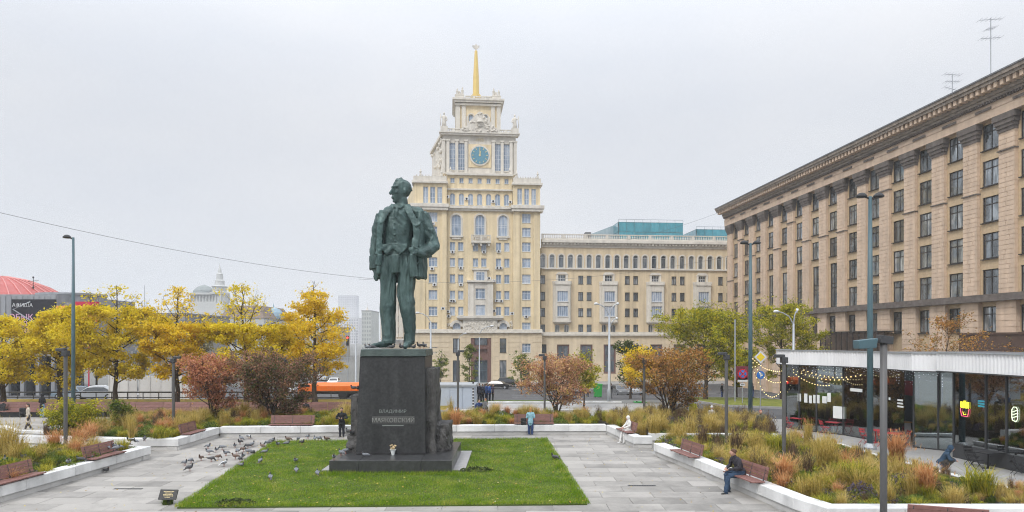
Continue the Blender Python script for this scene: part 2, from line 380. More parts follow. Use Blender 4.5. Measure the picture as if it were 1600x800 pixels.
# lawn with its blades
lw = MB(); lw.prism([tuple(p) for p in lawn_poly], .0, .075); lo = struct(lw.build('lawn', m_lawn))
rng = np.random.default_rng(3)
def blades(P, h, lean, w, rngs, seg=1):      # P (n,3) roots -> curved thin blades
    n = len(P); az = rngs.uniform(0, 2*np.pi, n); d = np.stack([np.cos(az), np.sin(az), np.zeros(n)], 1); s = np.stack([-d[:, 1], d[:, 0], np.zeros(n)], 1)
    h = np.asarray(h).reshape(-1, 1)*np.ones((n, 1)); lean = np.asarray(lean).reshape(-1, 1)*np.ones((n, 1)); w = np.asarray(w).reshape(-1, 1)*np.ones((n, 1))
    Z = np.array([[0, 0, 1.]])
    if seg == 1:
        V = np.stack([P-s*w, P+s*w, P+Z*h+d*lean], 1).reshape(-1, 3); return V, np.arange(3*n).reshape(n, 3)
    m1 = P+Z*h*.62+d*lean*.32; t = P+Z*h*(1-.25*np.minimum(1, lean/h))+d*lean
    V = np.stack([P-s*w, P+s*w, m1+s*w*.8, m1-s*w*.8, t+s*w*.15, t-s*w*.15], 1).reshape(-1, 3)
    b = np.arange(n)[:, None]*6; return V, np.concatenate([b+np.array([[0, 1, 2, 3]]), b+np.array([[3, 2, 4, 5]])], 0)
A = np.array([[p.x, p.y] for p in lawn_poly]); n = 190000
u = rng.uniform(-.008, 1.008, n); v = rng.uniform(-.003, 1.003, n)**1.15
P2 = (A[0]*(1-u)[:, None]+A[1]*u[:, None])*(1-v)[:, None]+(A[3]*(1-u)[:, None]+A[2]*u[:, None])*v[:, None]
hx = .05+.05*np.abs(np.sin(P2[:, 0]*1.3+np.sin(P2[:, 1]*.9)*2)*np.cos(P2[:, 1]*1.1+P2[:, 0]*.4))
edge = np.minimum(np.minimum(u, 1-u)*14, np.minimum(v, 1-v)*15); hx = hx+np.where(edge < .3, .05, 0)
keep = ~((P2[:, 0] > -8.35) & (P2[:, 0] < -2.0) & (P2[:, 1] > 29.3) & (P2[:, 1] < 35.0)); near = ((P2[:, 0] > -8.1) & (P2[:, 0] < -2.3) & (P2[:, 1] > 28.6) & (P2[:, 1] < 29.3)); hx = np.where(near, hx+.13*rng.uniform(.3, 1, n), hx)
P2 = P2[keep]; hx = hx[keep]; n = len(P2)
V, Fc = blades(np.column_stack([P2, np.full(n, .07)]), hx*rng.uniform(.6, 1.2, n), .05*rng.uniform(.2, 1.4, n), .007, rng)
g = link('lawn_grass', npmesh('lawn_grass', V, Fc, LEAF('grass_blades', [(.10, .20, .008), (.17, .29, .012), (.25, .37, .016), (.46, .44, .10)], .4)))
tag(g, 'mown green lawn grass around the monument base', 'grass', kind='stuff')

n = 900; u = rng.random(n); v = rng.random(n)**1.3
P2 = (A[0]*(1-u)[:, None]+A[1]*u[:, None])*(1-v)[:, None]+(A[3]*(1-u)[:, None]+A[2]*u[:, None])*v[:, None]; P2[260:] = np.column_stack([rng.uniform(-17, 8, 640), rng.uniform(22, 40.5, 640)]); inl = np.array([inpoly(q, lawn_poly) for q in P2]); P2 = P2[~inl | (np.arange(n) < 260)]; inl = np.array([inpoly(q, lawn_poly) for q in P2]); n = len(P2)
zz = np.where(inl, .13, .034); cc = np.column_stack([P2, zz]); aa = rng.uniform(0, 6.28, n); du = np.column_stack([np.cos(aa), np.sin(aa), rng.normal(0, .3, n)])*.045; dv = np.column_stack([-np.sin(aa), np.cos(aa), rng.normal(0, .3, n)])*.028
V = np.stack([cc-du, cc-dv, cc+du, cc+dv], 1).reshape(-1, 3)
o = link('fallen_leaves', npmesh('fallen_leaves', V, np.arange(4*n).reshape(-1, 4), LEAF('fallen_leaf', [(.16, .08, .03), (.40, .24, .04), (.55, .42, .10), (.6, .55, .4)], .1))); tag(o, 'fallen autumn leaves scattered over lawn and paving', 'leaves', kind='stuff')
# ================================================================ FACADE TOOLS
def wall(mb, x0, x1, z0, z1, holes, y=0.0, d=.35, m=0):
    xs = sorted({x0, x1, *[min(max(h[i], x0), x1) for h in holes for i in (0, 1)]}); zs = sorted({z0, z1, *[min(max(h[i], z0), z1) for h in holes for i in (2, 3)]})
    for a in range(len(xs)-1):
        run = None
        for b in range(len(zs)):
            hole = True
            if b < len(zs)-1:
                cx, cz = (xs[a]+xs[a+1])/2, (zs[b]+zs[b+1])/2
                hole = any(h[0] < cx < h[1] and h[2] < cz < h[3] for h in holes)
            if not hole and run is None: run = zs[b]
            if hole and run is not None:
                mb.add([(xs[a], y, run), (xs[a+1], y, run), (xs[a+1], y, zs[b]), (xs[a], y, zs[b])], [(0, 1, 2, 3)], m); run = None
    for h in holes:
        a, b, c, e = h[:4]
        mb.add([(a, y, c), (b, y, c), (b, y, e), (a, y, e), (a, y+d, c), (b, y+d, c), (b, y+d, e), (a, y+d, e)], [(0, 1, 5, 4), (1, 2, 6, 5), (2, 3, 7, 6), (3, 0, 4, 7)], m)
        if len(h) > 4 and h[4]:        # arched head
            r = (b-a)/2; cx = (a+b)/2; cz = e-r; pr = None
            for s in (-1, 1):
                arc = [(cx+s*r*math.sin(math.pi/2*k/6), cz+r*math.cos(math.pi/2*k/6)) for k in range(7)]
                mb.xprism([(cx+s*r, e)]+arc, y+.001, y+d-.002, m)
WT = {}
def wtype(key, w, h, nx=2, rows=(), arch=False, fr=.07, frame=None, pane=None, bar=None):
    mb = MB(); bar = bar or fr*.8; top = h-(w/2 if arch else 0)
    mb.box(-w/2, -w/2+fr, 0, .08, 0, top); mb.box(w/2-fr, w/2, 0, .08, 0, top); mb.box(-w/2+fr, w/2-fr, 0, .08, 0, fr)
    if not arch: mb.box(-w/2+fr, w/2-fr, 0, .08, h-fr, h)
    else:
        for k in range(8):
            a0, a1 = math.pi*k/8, math.pi*(k+1)/8; r0, r1 = w/2-fr, w/2
            mb.xprism([(r0*math.cos(a0), top+r0*math.sin(a0)), (r1*math.cos(a0), top+r1*math.sin(a0)), (r1*math.cos(a1), top+r1*math.sin(a1)), (r0*math.cos(a1), top+r0*math.sin(a1))], 0, .08)
    for k in range(1, nx):
        x = -w/2+w*k/nx; ht = h-fr if not arch else top+math.sqrt(max(0, (w/2)**2-x*x))-fr
        mb.box(x-bar/2, x+bar/2, .006, .07, fr, ht)
    for r in rows: mb.box(-w/2+fr, w/2-fr, .012, .066, h*r-bar/2, h*r+bar/2)
    mb.box(-w/2-.06, w/2+.06, -.3, 0, -.09, -.01)
    p = MB(); pts = [(-w/2, 0), (w/2, 0)]
    pts += [(w/2, h), (-w/2, h)] if not arch else [(w/2*math.cos(math.pi*k/8), top+w/2*math.sin(math.pi*k/8)) for k in range(9)]
    p.add([(x, .045, z) for x, z in pts], [tuple(range(len(pts)))])
    WT[key] = (mb.mesh('window', frame or m_winframe), p.mesh('pane', pane or m_pane1), w, h, arch)
def put(parent, key, x, y, z):
    t = WT[key]; o = link('window', t[0], parent, (x, y, z)); link('pane', t[1], o); return o
def hole(key, x, z): t = WT[key]; return (x-t[2]/2, x+t[2]/2, z, z+t[3], t[4])
class Frame:
    def __init__(s, O, rz): s.O = Vector(O); s.rz = rz; s.u = Vector((math.cos(rz), math.sin(rz), 0)); s.v = Vector((-math.sin(rz), math.cos(rz), 0))
    def U(s, px, v=0.0):
        t = (px-800)/F; return (t*(s.O.y+v*s.v.y)-s.O.x-v*s.v.x)/(s.u.x-t*s.u.y)
    def Z(s, py, px, v=0.0):
        u = s.U(px, v); Y = s.O.y+u*s.u.y+v*s.v.y; return ZA(py, Y)-s.O.z
def balustrade(mb, x0, x1, y, z0, z1, gap=.42, post=3.2, m=0, d=.3):
    L = x1-x0; k = max(1, round(L/post)); w = L/k
    mb.box(x0, x1, y-d/2, y+d/2, z0, z0+.18, m); mb.box(x0, x1, y-d/2-.03, y+d/2+.03, z1-.17, z1, m)
    for i in range(k+1):
        x = x0+w*i; mb.box(max(x0, x-.24)+.004, min(x1, x+.24)-.004, y-d/2-.015, y+d/2+.015, z0+.181, z1-.171, m)
        if i < k:
            nb = max(1, int((w-.5)/gap))
            for j in range(nb):
                xx = x+.24+(w-.48)*(j+.5)/nb; r = (z1-z0-.35)
                mb.lathe([(.07, 0), (.13, r*.3), (.06, r*.65), (.09, r)], 5, (xx, y, z0+.18), m)
def urn(mb, x, y, z, h, m=0):
    mb.box(x-h*.14, x+h*.14, y-h*.14, y+h*.14, z, z+h*.3, m)
    mb.lathe([(h*.07, h*.3), (h*.06, h*.38), (h*.15, h*.5), (h*.17, h*.62), (h*.07, h*.75), (h*.09, h*.82), (h*.01, h)], 8, (x, y, z), m)

# ================================================================ HOTEL TOWER
HF = Frame((5.9, 140, -3), R(5.36))
hotel = thing('hotel_tower', 'tall cream stepped hotel tower with turquoise clock and yellow spire', 'building', HF.O, HF.rz)
wtype('pair', 1.08, 1.75, 2); wtype('tri', 1.75, 1.85, 3, (.68,)); wtype('bigarch', 1.95, 4.3, 3, (.42, .52), True)
wtype('smallarch', 1.05, 2.35, 2, (), True); wtype('smallsq', .85, 1.0, 2); wtype('tall', .98, 3.3, 2, (.35, .68))
wtype('clockwin', 1.42, 5.7, 3, (.12, .28, .44, .6, .76, .9)); wtype('lantern', .98, 2.35, 2, (.35,), True)
wtype('oriel3', 1.95, 2.1, 3, (.7,)); wtype('basewin', 1.35, 2.9, 2, (.3,), False, .09, m_darkframe, m_pane2); wtype('baseshop', 1.4, 4.3, 2, (.4,), False, .09, m_darkframe, m_pane2)
wtype('archbase', 1.6, 1.9, 3, (.4,), True)
U = HF.U; ZZ = lambda py: HF.Z(py, 750)
holes = {'c': [], 's': [], 'b': [], 't': [], 'a': []}; wins = []
def W_(grp, key, px, py_bottom, v):
    x = U(px, v); z = ZZ(py_bottom); holes[grp].append(hole(key, x, z)); wins.append((key, x, v+.22, z))
rows = [391.5, 416.5, 442, 467.5, 492.5]
for y in rows:
    for px in (707, 720, 743, 756, 779, 792):
        if y > 420 and 735 < px < 765: continue
        W_('c', 'pair', px, y, .6)
for px in (713, 750, 786): W_('c', 'bigarch', px, 368, .6)
for px in (676.5, 822.5):
    for y in (347, 369, 392, 417, 442.5, 468, 493.5, 518): W_('s', 'tri', px, y, 0)
    W_('b', 'tri', px, 551, -.3); W_('b', 'baseshop', px, 597, -.3)
for px in (713, 786): W_('b', 'basewin', px, 551, -.3); W_('b', 'baseshop', px, 596, -.3)
cols7 = [707, 721, 735.3, 749.4, 763.5, 777.5, 791.5]
for px in cols7: W_('t', 'smallarch', px, 319, 1.0); W_('t', 'smallsq', px, 284.5, 1.0)
for px in (665, 676, 687, 812, 823, 834): W_('s', 'tall', px, 318.5, 0)
B = MB()   # 0 cream 1 trim 2 base stone
uL, uC0, uC1, uR = U(647), U(698), U(801.5), U(844)
zb, zc, ze, zs, zt = ZZ(520.5), ZZ(330), ZZ(320.5), ZZ(288), ZZ(277)
sHl = [h for h in holes['s'] if h[0] < uC0]; sHr = [h for h in holes['s'] if h[0] > uC1]
wall(B, uL, uC0, zb, zs, sHl, 0, .5); wall(B, uC1, uR, zb, zs, sHr, 0, .5)
wall(B, uC0, uC1, zb, ZZ(322), holes['c'], .6, .5)
B.box(uC0-.002, uC0+.01, .0, .6, zb, zs); B.box(uC1-.01, uC1+.002, 0, .6, zb, zs)
D = 20; sk = -.14*D
B.prism([(uL+.01, .5), (uC0-.02, .5), (uC0-.02, 1.6), (uC1+.02, 1.6), (uC1+.02, .5), (uR-.01, .5), (uR-.01, D), (uL+sk, D)], 0, zs)
wall(B, uL-.3, uR+.3, 0, zb, holes['b']+[(U(735.5), U(767.5), 0, ZZ(528))], -.3, .6, 2)
B.add([(uR+.3, -.3, 0), (uR+.3, .6, 0), (uR+.3, .6, zb), (uR+.3, -.3, zb)], [(0, 1, 2, 3)], 2)
# corner pilasters
for a, b in ((uL, U(664)), (U(690), uC0), (uC1, U(812)), (U(833.5), uR)): B.box(a+.02, b-.02, -.28, .0, zb+.5, zc-.003)
# upper central tier
uT0, uT1 = U(699, 1), U(800.5, 1)
wall(B, uT0, uT1, ZZ(320.5), ZZ(273), holes['t'], 1.0, .5)
B.box(uT0+.01, uT1-.01, 1.5, D-2, ZZ(320), ZZ(273))
body = B.build('tower_wall', [m_cream, m_trim, m_creambase], hotel)
for k, x, y, z in wins: put(hotel, k, x, y, z)
# horizontal joints of the stone base
J = MB()
for i in range(11):
    z = .55+i*.95
    for a, b in ((uL-.3, U(706)), (U(720), U(733)), (U(770), U(779)), (U(793), U(814)), (U(831), uR+.3)):
        J.box(a+.05, b, -.36, -.302, z, z+.82)
stuff(J.build('stone_course', m_creambase, hotel))
T = MB()
# cornices and string courses
T.box(uL-.55, uC0+.3, -.85, 1.4, zc, zc+.55); T.box(uL-.75, uC0+.45, -1.05, 1.4, zc+.552, ze); T.box(uC1-.3, uR+.55, -.85, 1.4, zc, zc+.55); T.box(uC1-.45, uR+.75, -1.05, 1.4, zc+.552, ze)
T.box(uC0+.31, uC1-.31, .2, 1.2, zc+.1, zc+.5); T.box(uC0+.46, uC1-.46, -.1, 1.2, zc+.502, ze-.2)
T.box(uL-.45, uC0+.2, -.5, 3, zs, zs+.45); T.box(uC1-.2, uR+.45, -.5, 3, zs, zs+.45)
T.box(uL-.15, uC0, -.2, .15, zs+.452, zt); T.box(uC1, uR+.15, -.2, .15, zs+.452, zt)
T.box(uT0-.1, uT1+.1, .55, 1.6, ZZ(296.5), ZZ(294)); T.box(uT0-.2, uT1+.2, .5, 1.7, ZZ(273), ZZ(269.5))
T.box(uL-.55, uR+.5, -.75, .3, zb, zb+.3); T.box(uL-.4, uR+.4, -.55, .3, zb+.302, zb+.75)
split(T, 'cornice', m_trim, hotel, .03); T = MB()
for px, v in ((657, 0), (690, 0), (807, 0), (840, 0)): urn(T, U(px, v), -.02, zt, 1.5)
for px in (704, 796): urn(T, U(px, 1), .9, ZZ(269.5), 1.3)
for i in range(10):
    x = uC1+.5+i*.52; T.box(x-.09, x+.09, -.24, .0, zt+.002, zt+.25)
    x = uL+.5+i*.62; T.box(x-.09, x+.09, -.24, .0, zt+.002, zt+.25)
T.build('roof_urn', m_trim, hotel); T = MB()
for px in (713, 750, 786):     # arch surrounds
    x = U(px, .6); z = ZZ(368); r = .98
    for k in range(12):
        a0, a1 = math.pi*k/12, math.pi*(k+1)/12
        T.xprism([(x+q*math.cos(w_), z+3.32+q*math.sin(w_)) for q, w_ in ((r, a0), (r+.3, a0), (r+.3, a1), (r, a1))], .5, .6)
    for s in (-1, 1): T.box(x+s*(r+.15)-.15, x+s*(r+.15)+.15, .5, .6, z, z+3.32)
    T.box(x-1.35, x+1.35, .2, .6, z-.35, z-.02); T.box(x-.9, x+.9, .35, .6, z-.75, z-.352)
T.build('window_surround', m_trim, hotel)
bl = MB(); a, b = U(736, .6), U(766.5, .6); bl.box(a, b, -.75, .59, ZZ(380), ZZ(378)); balustrade(bl, a, b, -.6, ZZ(378)+.002, ZZ(367.5), .3, 1.9, d=.22)
for x in (a+.4, (a+b)/2, b-.4): bl.box(x-.2, x+.2, -.5, .59, ZZ(384), ZZ(380)-.002)
bl.build('balcony', m_trim, hotel)
# stone oriel and relief over the entrance
O_ = MB(); a, b = U(731, .6), U(770, .6); z0, z1 = ZZ(494), ZZ(441)
oh = [hole('oriel3', U(750.5, -.2), ZZ(492.5)), hole('oriel3', U(750.5, -.2), ZZ(467))]
wall(O_, a, b, z0, z1, oh, -.2, .4); O_.box(a+.01, b-.01, .2, .6, z0, z1)
for s, x in ((1, a), (-1, b)): O_.box(min(x, x+s*1.15), max(x, x+s*1.15), -.45, -.202, z0, z1-.5)
O_.box(a-.2, b+.2, -.7, .6, z1, z1+.35)
a2, b2 = U(740, .6), U(761, .6); O_.box(a2, b2, .1, .6, z1+.352, ZZ(422)); O_.box(a2-.3, b2+.3, -.1, .6, ZZ(422), ZZ(419.5))
O_.build('stone_bay', m_trim, hotel)
for yb in (492.5, 467): put(hotel, 'oriel3', U(750.5, -.2), .0, ZZ(yb))
put(hotel, 'tri', U(750.5, 0), .0, ZZ(439))
RL = MB(); a, b = U(723, -.3), U(777, -.3); zr0, zr1 = ZZ(520), ZZ(497)
RL.box(a, b, -.5, .5, zr0, zr1); RL.box(a-1.2, b+1.2, -1.1, .5, zr1, zr1+.35); RL.box(a-1.0, b+1.0, -.9, .5, zr1-.3, zr1-.003)
rr = random.Random(5)
for i in range(150):
    x = rr.uniform(a+.3, b-.3); z = rr.uniform(zr0+.25, zr1-.6); RL.ball((x, -.5, z), (rr.uniform(.08, .25), rr.uniform(.08, .2), rr.uniform(.1, .4)), 6)
for px in (713.5, 786.5):
    x = U(px, -.3); z = ZZ(519)
    for k in range(10):
        a0, a1 = math.pi*k/10, math.pi*(k+1)/10
        RL.xprism([(x+q*math.cos(w_), z+1.1+q*math.sin(w_)) for q, w_ in ((.8, a0), (1.35, a0), (1.35, a1), (.8, a1))], -.35, .58)
    for i in range(16):
        s = -1 if px < 750 else 1; RL.ball((x+s*rr.uniform(1.2, 2.6), .5, z+rr.uniform(.1, 2.1)), (rr.uniform(.1, .3), .15, rr.uniform(.1, .35)), 6)
RL.build('relief_panel', m_trim, hotel)
for px in (713.5, 786.5): put(hotel, 'archbase', U(px, -.3), .3, ZZ(519))
# entrance
PT = MB(); a, b = U(735.5, -.3), U(767.5, -.3); zp = ZZ(528)
PT.box(a, a+.75, -.2, .4, 0, zp-.01); PT.box(b-.75, b, -.2, .4, 0, zp-.01); PT.box(a+.75, b-.75, -.2, .4, ZZ(541)-.6, ZZ(541)+.2); PT.box(a+.75, b-.75, -.2, .4, ZZ(563), ZZ(553)); PT.box(a+.75, b-.75, .3, .45, 0, zp)
PT.build('entrance_surround', m_brown, hotel)
wtype('portal', 2.6, 3.6, 3, (.55,), False, .08, m_darkframe, m_pane2); wtype('portallow', 2.6, 4.4, 3, (.55, .75), False, .08, m_teal, m_pane2)
put(hotel, 'portal', U(751.5, -.3), .1, ZZ(541)+.2); put(hotel, 'portallow', U(751.5, -.3), .1, .05)
# clock stage
CKv = 3.0; Zc = lambda py: HF.Z(py, 750, CKv); Uc = lambda px: U(px, CKv)
c0, c1 = Uc(692), Uc(806); zc0, zc1 = Zc(271), Zc(213)
C = MB(); ch = []
for px in (706.5, 721, 777.5, 791.5): ch.append(hole('clockwin', Uc(px), Zc(267)))
wall(C, c0, c1, zc0, zc1, ch, CKv, .5)
C.prism([(c0+.01, CKv+.5), (c1-.01, CKv+.5), (c1-.01, 18), (c0-2.6, 18)], zc0, zc1)
C.build('clock_stage_wall', m_trim, hotel)
for h in ch: put(hotel, 'clockwin', (h[0]+h[1])/2, CKv+.25, h[2])
C = MB(); C.box(Uc(732), Uc(767.5), CKv-.14, CKv-.002, Zc(262), Zc(226)); C.build('clock_panel', m_cream, hotel)
C = MB()
for px in (693, 700, 713.7, 728, 771, 784.5, 798.5, 805): x = Uc(px); C.box(x-.3, x+.3, CKv-.35, CKv, zc0, Zc(222)); C.box(x-.42, x+.42, CKv-.45, CKv, Zc(222)+.002, Zc(219.5)); C.box(x-.45, x+.45, CKv-.46, CKv, zc0-.3, zc0-.002)
for px in (706.5, 721, 777.5, 791.5): x = Uc(px); balustrade(C, x-.7, x+.7, CKv-.05, Zc(270.5), Zc(266.5), .22, 1.4, d=.12)
C.box(c0-.5, c1+.5, CKv-.8, CKv+.6, zc1, zc1+.35); C.box(c0-.75, c1+.75, CKv-1.0, CKv+.6, zc1+.352, zc1+.6)
C.prism([(c0-.5, CKv+.6), (c0, CKv+.6), (c0-2.6, 18), (c0-3.1, 18)], zc1, zc1+.6)
balustrade(C, c0, c1, CKv-.5, zc1+.602, Zc(203), .34, 2.3)
for px in (694, 804): x = Uc(px); C.box(x-.75, x+.75, CKv-1.0, CKv+.5, zc1+.603, Zc(201))
# garland of brackets on the splayed side
for i in range(44):
    t = rr.random(); C.ball((c0-.25-2.3*t*rr.random(), CKv+1+10*t, Zc(222)-rr.uniform(-1, 5.5)*(1-.45*t)), (.35, .4, .4), 6)
C.build('clock_stage_trim', m_trim, hotel)
C = MB(); x, z = Uc(749.6), Zc(243.5)
C.tube([(x, CKv-.35, z), (x, CKv-.12, z)], 2.12, n=40); ck = C.build('clock_rim', m_trim, hotel)
C = MB(); C.tube([(x, CKv-.42, z), (x, CKv-.2, z)], 1.8, n=40); ck = C.build('clock_face', m_clock, hotel)
C = MB()
for k in range(12):
    a = math.pi*k/6; C.cbox((x+1.48*math.sin(a), CKv-.44, z+1.48*math.cos(a)), (.14, .05, .36), 0, ry=a)
C.build('hour_mark', m_gold, ck)
C = MB(); C.cbox((x, CKv-.47, z+.55), (.13, .04, 1.5)); C.cbox((x+.05, CKv-.49, z+.35), (.17, .03, 1.0), ry=.12); C.ball((x, CKv-.46, z), (.22, .05, .22), 8); C.build('clock_hand', m_gold, ck)
def text(body, size, mat, parent, loc, rx=R(90), rz=0, ext=.02, name='lettering', align='CENTER', sx=1.0):
    cu = bpy.data.curves.new(name, 'FONT'); cu.body = body; cu.size = size; cu.extrude = ext; cu.align_x = align; cu.resolution_u = 2
    o = bpy.data.objects.new(name, cu); COL.objects.link(o); bpy.context.view_layer.update()
    me = bpy.data.meshes.new_from_object(o.evaluated_get(bpy.context.evaluated_depsgraph_get())); bpy.data.objects.remove(o)
    me.materials.clear(); me.materials.append(mat)
    o = link(name, me, parent, loc); o.rotation_euler = (rx, 0, rz); o.scale.x = sx; return o
text('1955', .85, m_gold, hotel, (x, CKv-.05, Zc(221)), name='date_lettering', ext=.03)
# crest over the clock
C = MB(); z = zc1+.6
prof = [(-4.2, 0), (4.2, 0), (4.0, .7), (3.0, 1.0), (2.2, 2.3), (1.2, 3.3), (.5, 4.2), (0, 4.6), (-.5, 4.2), (-1.2, 3.3), (-2.2, 2.3), (-3.0, 1.0), (-4.0, .7)]
C.xprism([(x+p[0]*1.0, z+p[1]*.93) for p in prof], CKv-.95, CKv-.55)
for i in range(70):
    w = rr.uniform(-3.6, 3.6); hmax = 4.2*math.exp(-(w/2.3)**2)+.4; C.ball((x+w, CKv-.98, z+rr.uniform(.2, hmax*.9)), (rr.uniform(.1, .3), .2, rr.uniform(.1, .3)), 6)
C.lathe([(.75, 0), (.75, .1)], 10, (x, CKv-1.1, z+1.9)); C.ball((x, CKv-1.1, z+1.9), (.7, .25, .9), 10)
C.build('crest', m_trim, hotel)
# lantern and spire
Lv = 8.0; Ul = lambda px: U(px, Lv); Zl = lambda py: HF.Z(py, 747, Lv)
l0, l1 = Ul(713.5), Ul(781); z0 = zc1+.3; z1 = Zl(166)
L = MB(); lh = [hole('lantern', Ul(px), Zl(196)) for px in (736, 747.3, 758.5)]
wall(L, l0, l1, z0, z1, lh, Lv, .5); L.box(l0+.01, l1-.01, Lv+.5, Lv+8.6, z0, z1)
L.build('lantern_wall', m_cream, hotel)
for h in lh: put(hotel, 'lantern', (h[0]+h[1])/2, Lv+.25, h[2])
L = MB()
for px in (715.5, 724.5, 770, 779): xx = Ul(px); L.box(xx-.42, xx+.42, Lv-.3, Lv, z0, z1)
L.box(l0-.35, l0-.002, Lv+.2, Lv+1.2, z0, z1)
for h in lh:
    xx = (h[0]+h[1])/2
    for k in range(10):
        a0, a1 = math.pi*k/10, math.pi*(k+1)/10; zz = h[3]-.49
        L.xprism([(xx+q*math.cos(w_), zz+q*math.sin(w_)) for q, w_ in ((.5, a0), (.71, a0), (.71, a1), (.5, a1))], Lv-.12, Lv)
for px in (730.3, 741.7, 753, 764.3): xx = Ul(px); L.box(xx-.2, xx+.2, Lv-.15, Lv, Zl(197), Zl(182.5))
for i, (p, zz) in enumerate(((.3, 166), (.65, 162), (.9, 159))): L.box(l0-p, l1+p, Lv-p-.3, Lv+8.6+p, Zl(zz), Zl(zz-3)-.003)
zt2 = Zl(156); balustrade(L, Ul(727), Ul(768), Lv+.1, zt2, Zl(150), .3, 1.8)
for px in (718, 775.5): xx = Ul(px); L.box(xx-.95, xx+.95, Lv-.4, Lv+1.5, zt2, Zl(150.5)); L.box(xx-1.0, xx+1.0, Lv-.45, Lv+1.55, Zl(150.5)+.002, Zl(149.5))
for px, top in ((714.5, 139), (718, 143), (722.5, 136.5), (771.5, 137), (775, 142), (779.5, 139)): xx = Ul(px); hp = Zl(top-1)-Zl(149.5); L.lathe([(.34, 0), (.34, .3), (.24, .35), (.26, hp*.55), (.32, hp*.6), (.14, hp*.72), (.18, hp*.82), (.04, hp)], 6, (xx, Lv+.4, Zl(149.5)))
L.build('lantern_trim', m_trim, hotel)
L = MB(); xs_, ys_ = Ul(744.7)-.0, Lv+3.2; zb2 = zt2; zt3 = HF.Z(80, 744.7, ys_)
L.lathe([(.72, HF.Z(153, 744, ys_)), (.62, HF.Z(120, 744, ys_)), (.3, zt3), (.1, zt3+.2)], 8, (xs_, ys_, 0)); L.build('spire', m_yellowspire, hotel)
L = MB()
for k in range(8): a = math.pi*k/4; L.box(xs_+1.0*math.cos(a)-.12, xs_+1.0*math.cos(a)+.12, ys_+1.0*math.sin(a)-.12, ys_+1.0*math.sin(a)+.12, zt2-.5, HF.Z(149, 744, ys_))
L.build('spire_base', m_yellowspire, hotel)
L = MB(); st = []
for k in range(10): a = math.pi*k/5; r = .82 if k % 2 == 0 else .36; st.append((xs_+r*math.sin(a)*1.05, zt3+1.0+r*math.cos(a)*.8))
L.xprism(st, ys_-.1, ys_+.1); L.tube([(xs_, ys_, zt3), (xs_, ys_, zt3+1)], .07); L.xprism([(xs_-.9, zt3+1.05), (xs_, zt3+.25), (xs_+.9, zt3+1.05), (xs_, zt3+.6)], ys_-.08, ys_+.08)
L.build('emblem', m_trim, hotel)
# roof statues
def roof_figure(px, s):
    b = MB(); xx, y, z = Uc(px), CKv-.3, Zc(201)
    b.lathe([(.5, 0), (.42, .9), (.34, 1.5), (.42, 2.1), (.2, 2.45), (.12, 2.55)], 8, (xx, y, z)); b.ball((xx, y, z+2.8), (.2, .22, .27), 8)
    b.tube([(xx+s*.4, y, z+2.2), (xx+s*.75, y-.1, z+1.8), (xx+s*.7, y-.2, z+2.4)], .12); b.tube([(xx-s*.38, y, z+2.2), (xx-s*.6, y, z+1.5), (xx-s*.3, y-.3, z+1.2)], .12); b.tube([(xx+s*.75, y-.2, z+.2), (xx+s*.72, y-.2, z+2.7)], .07)
    b.build('roof_statue', m_trim, hotel, smooth=True)
roof_figure(694, -1); roof_figure(804, 1)
# air conditioners
ac = MB(); ac.box(-.4, .4, -.32, 0, 0, .55); ac.tube([(0, -.33, .27), (0, -.36, .27)], .21, n=10, m=1); acm = ac.mesh('air_conditioner', [m_winframe, m_darkframe])
for px, py, v in ((676, 352, 0), (707, 396, .6), (679, 447, 0), (675, 422, 0), (720, 447, .6), (705, 472, .6), (709, 472.5, .6), (777, 421, .6), (782, 421, .6), (776, 472, .6), (783, 472.5, .6), (764, 437, .6), (692, 484, 0), (700, 489, .6), (701, 496, .6), (772, 488, .6), (800, 492, 0), (771, 441, .6), (699, 310, .6), (729, 313, 1), (770.5, 317, 1), (797, 318, 1), (779, 395, .6), (756, 396, .6), (822, 497, 0), (720, 421, .6)):
    link('air_conditioner', acm, hotel, (U(px, v), v, HF.Z(py, px, v)))

# ================================================================ HOTEL WING
wing = thing('hotel_wing', 'seven storey cream wing with white oriel bays and roof balustrade', 'building', HF.O, HF.rz)
vW = 1.5; Uw = lambda px: U(px, vW); Zw = lambda py: HF.Z(py, 985, vW)
wtype('wpair', 1.05, 1.75, 2, (.75,), False, .08, m_darkframe, m_pane2); wtype('warch', 1.05, 2.75, 1, (.78,), True, .06, m_winframe, m_pane2)
wtype('worl', 2.25, 2.15, 5, (), False, .07, m_winframe, m_pane1); wtype('wtop', 1.6, 1.85, 3, (.6,), False, .09, m_winframe, m_pane2); wtype('wsm', 1.0, 1.7, 2, (), True, .08, m_winframe, m_pane2)
wtype('wdoor', 2.6, 6.0, 2, (.45, .6), False, .3, m_brown, m_pane2, .12)
wh = []; wb = []; ww = []
def WW(key, px, pyb, v=vW, lst=None):
    x = U(px, v); z = HF.Z(pyb, 985, v); (wh if lst is None else lst).append(hole(key, x, z)); ww.append((key, x, v+.25, z))
xE = 46.0
for i in range(25):
    px = 848+14.52*i
    if U(px, vW) < xE-1: WW('warch', px, 419.3)
for k in range(-1, 5):
    for px in (907.5+72.8*k, 920.6+72.8*k):
        if px < 846 or U(px, vW) > xE-1: continue
        for y in (444.4, 470, 495, 520.3): WW('wpair', px, y)
orl = [878, 951, 1024, 1097, 1169]
for px in orl:
    if U(px, vW) > xE-2: continue
    WW('wtop', px, 444)
    for q in (-7.2, 7.2): WW('wsm', px+q, 519.5)
for k in range(9):
    px = 880+36.4*k
    if U(px, vW) < xE-2: WW('wdoor', px, 583, vW-.3, wb)
for px in (850,): WW('wpair', px, 551, vW-.3, wb)
Q = MB(); ztop = Zw(388)
wall(Q, .31, xE, Zw(523), ztop, wh, vW, .5); wall(Q, .31, xE, 0, Zw(523), wb, vW-.3, .6, 1)
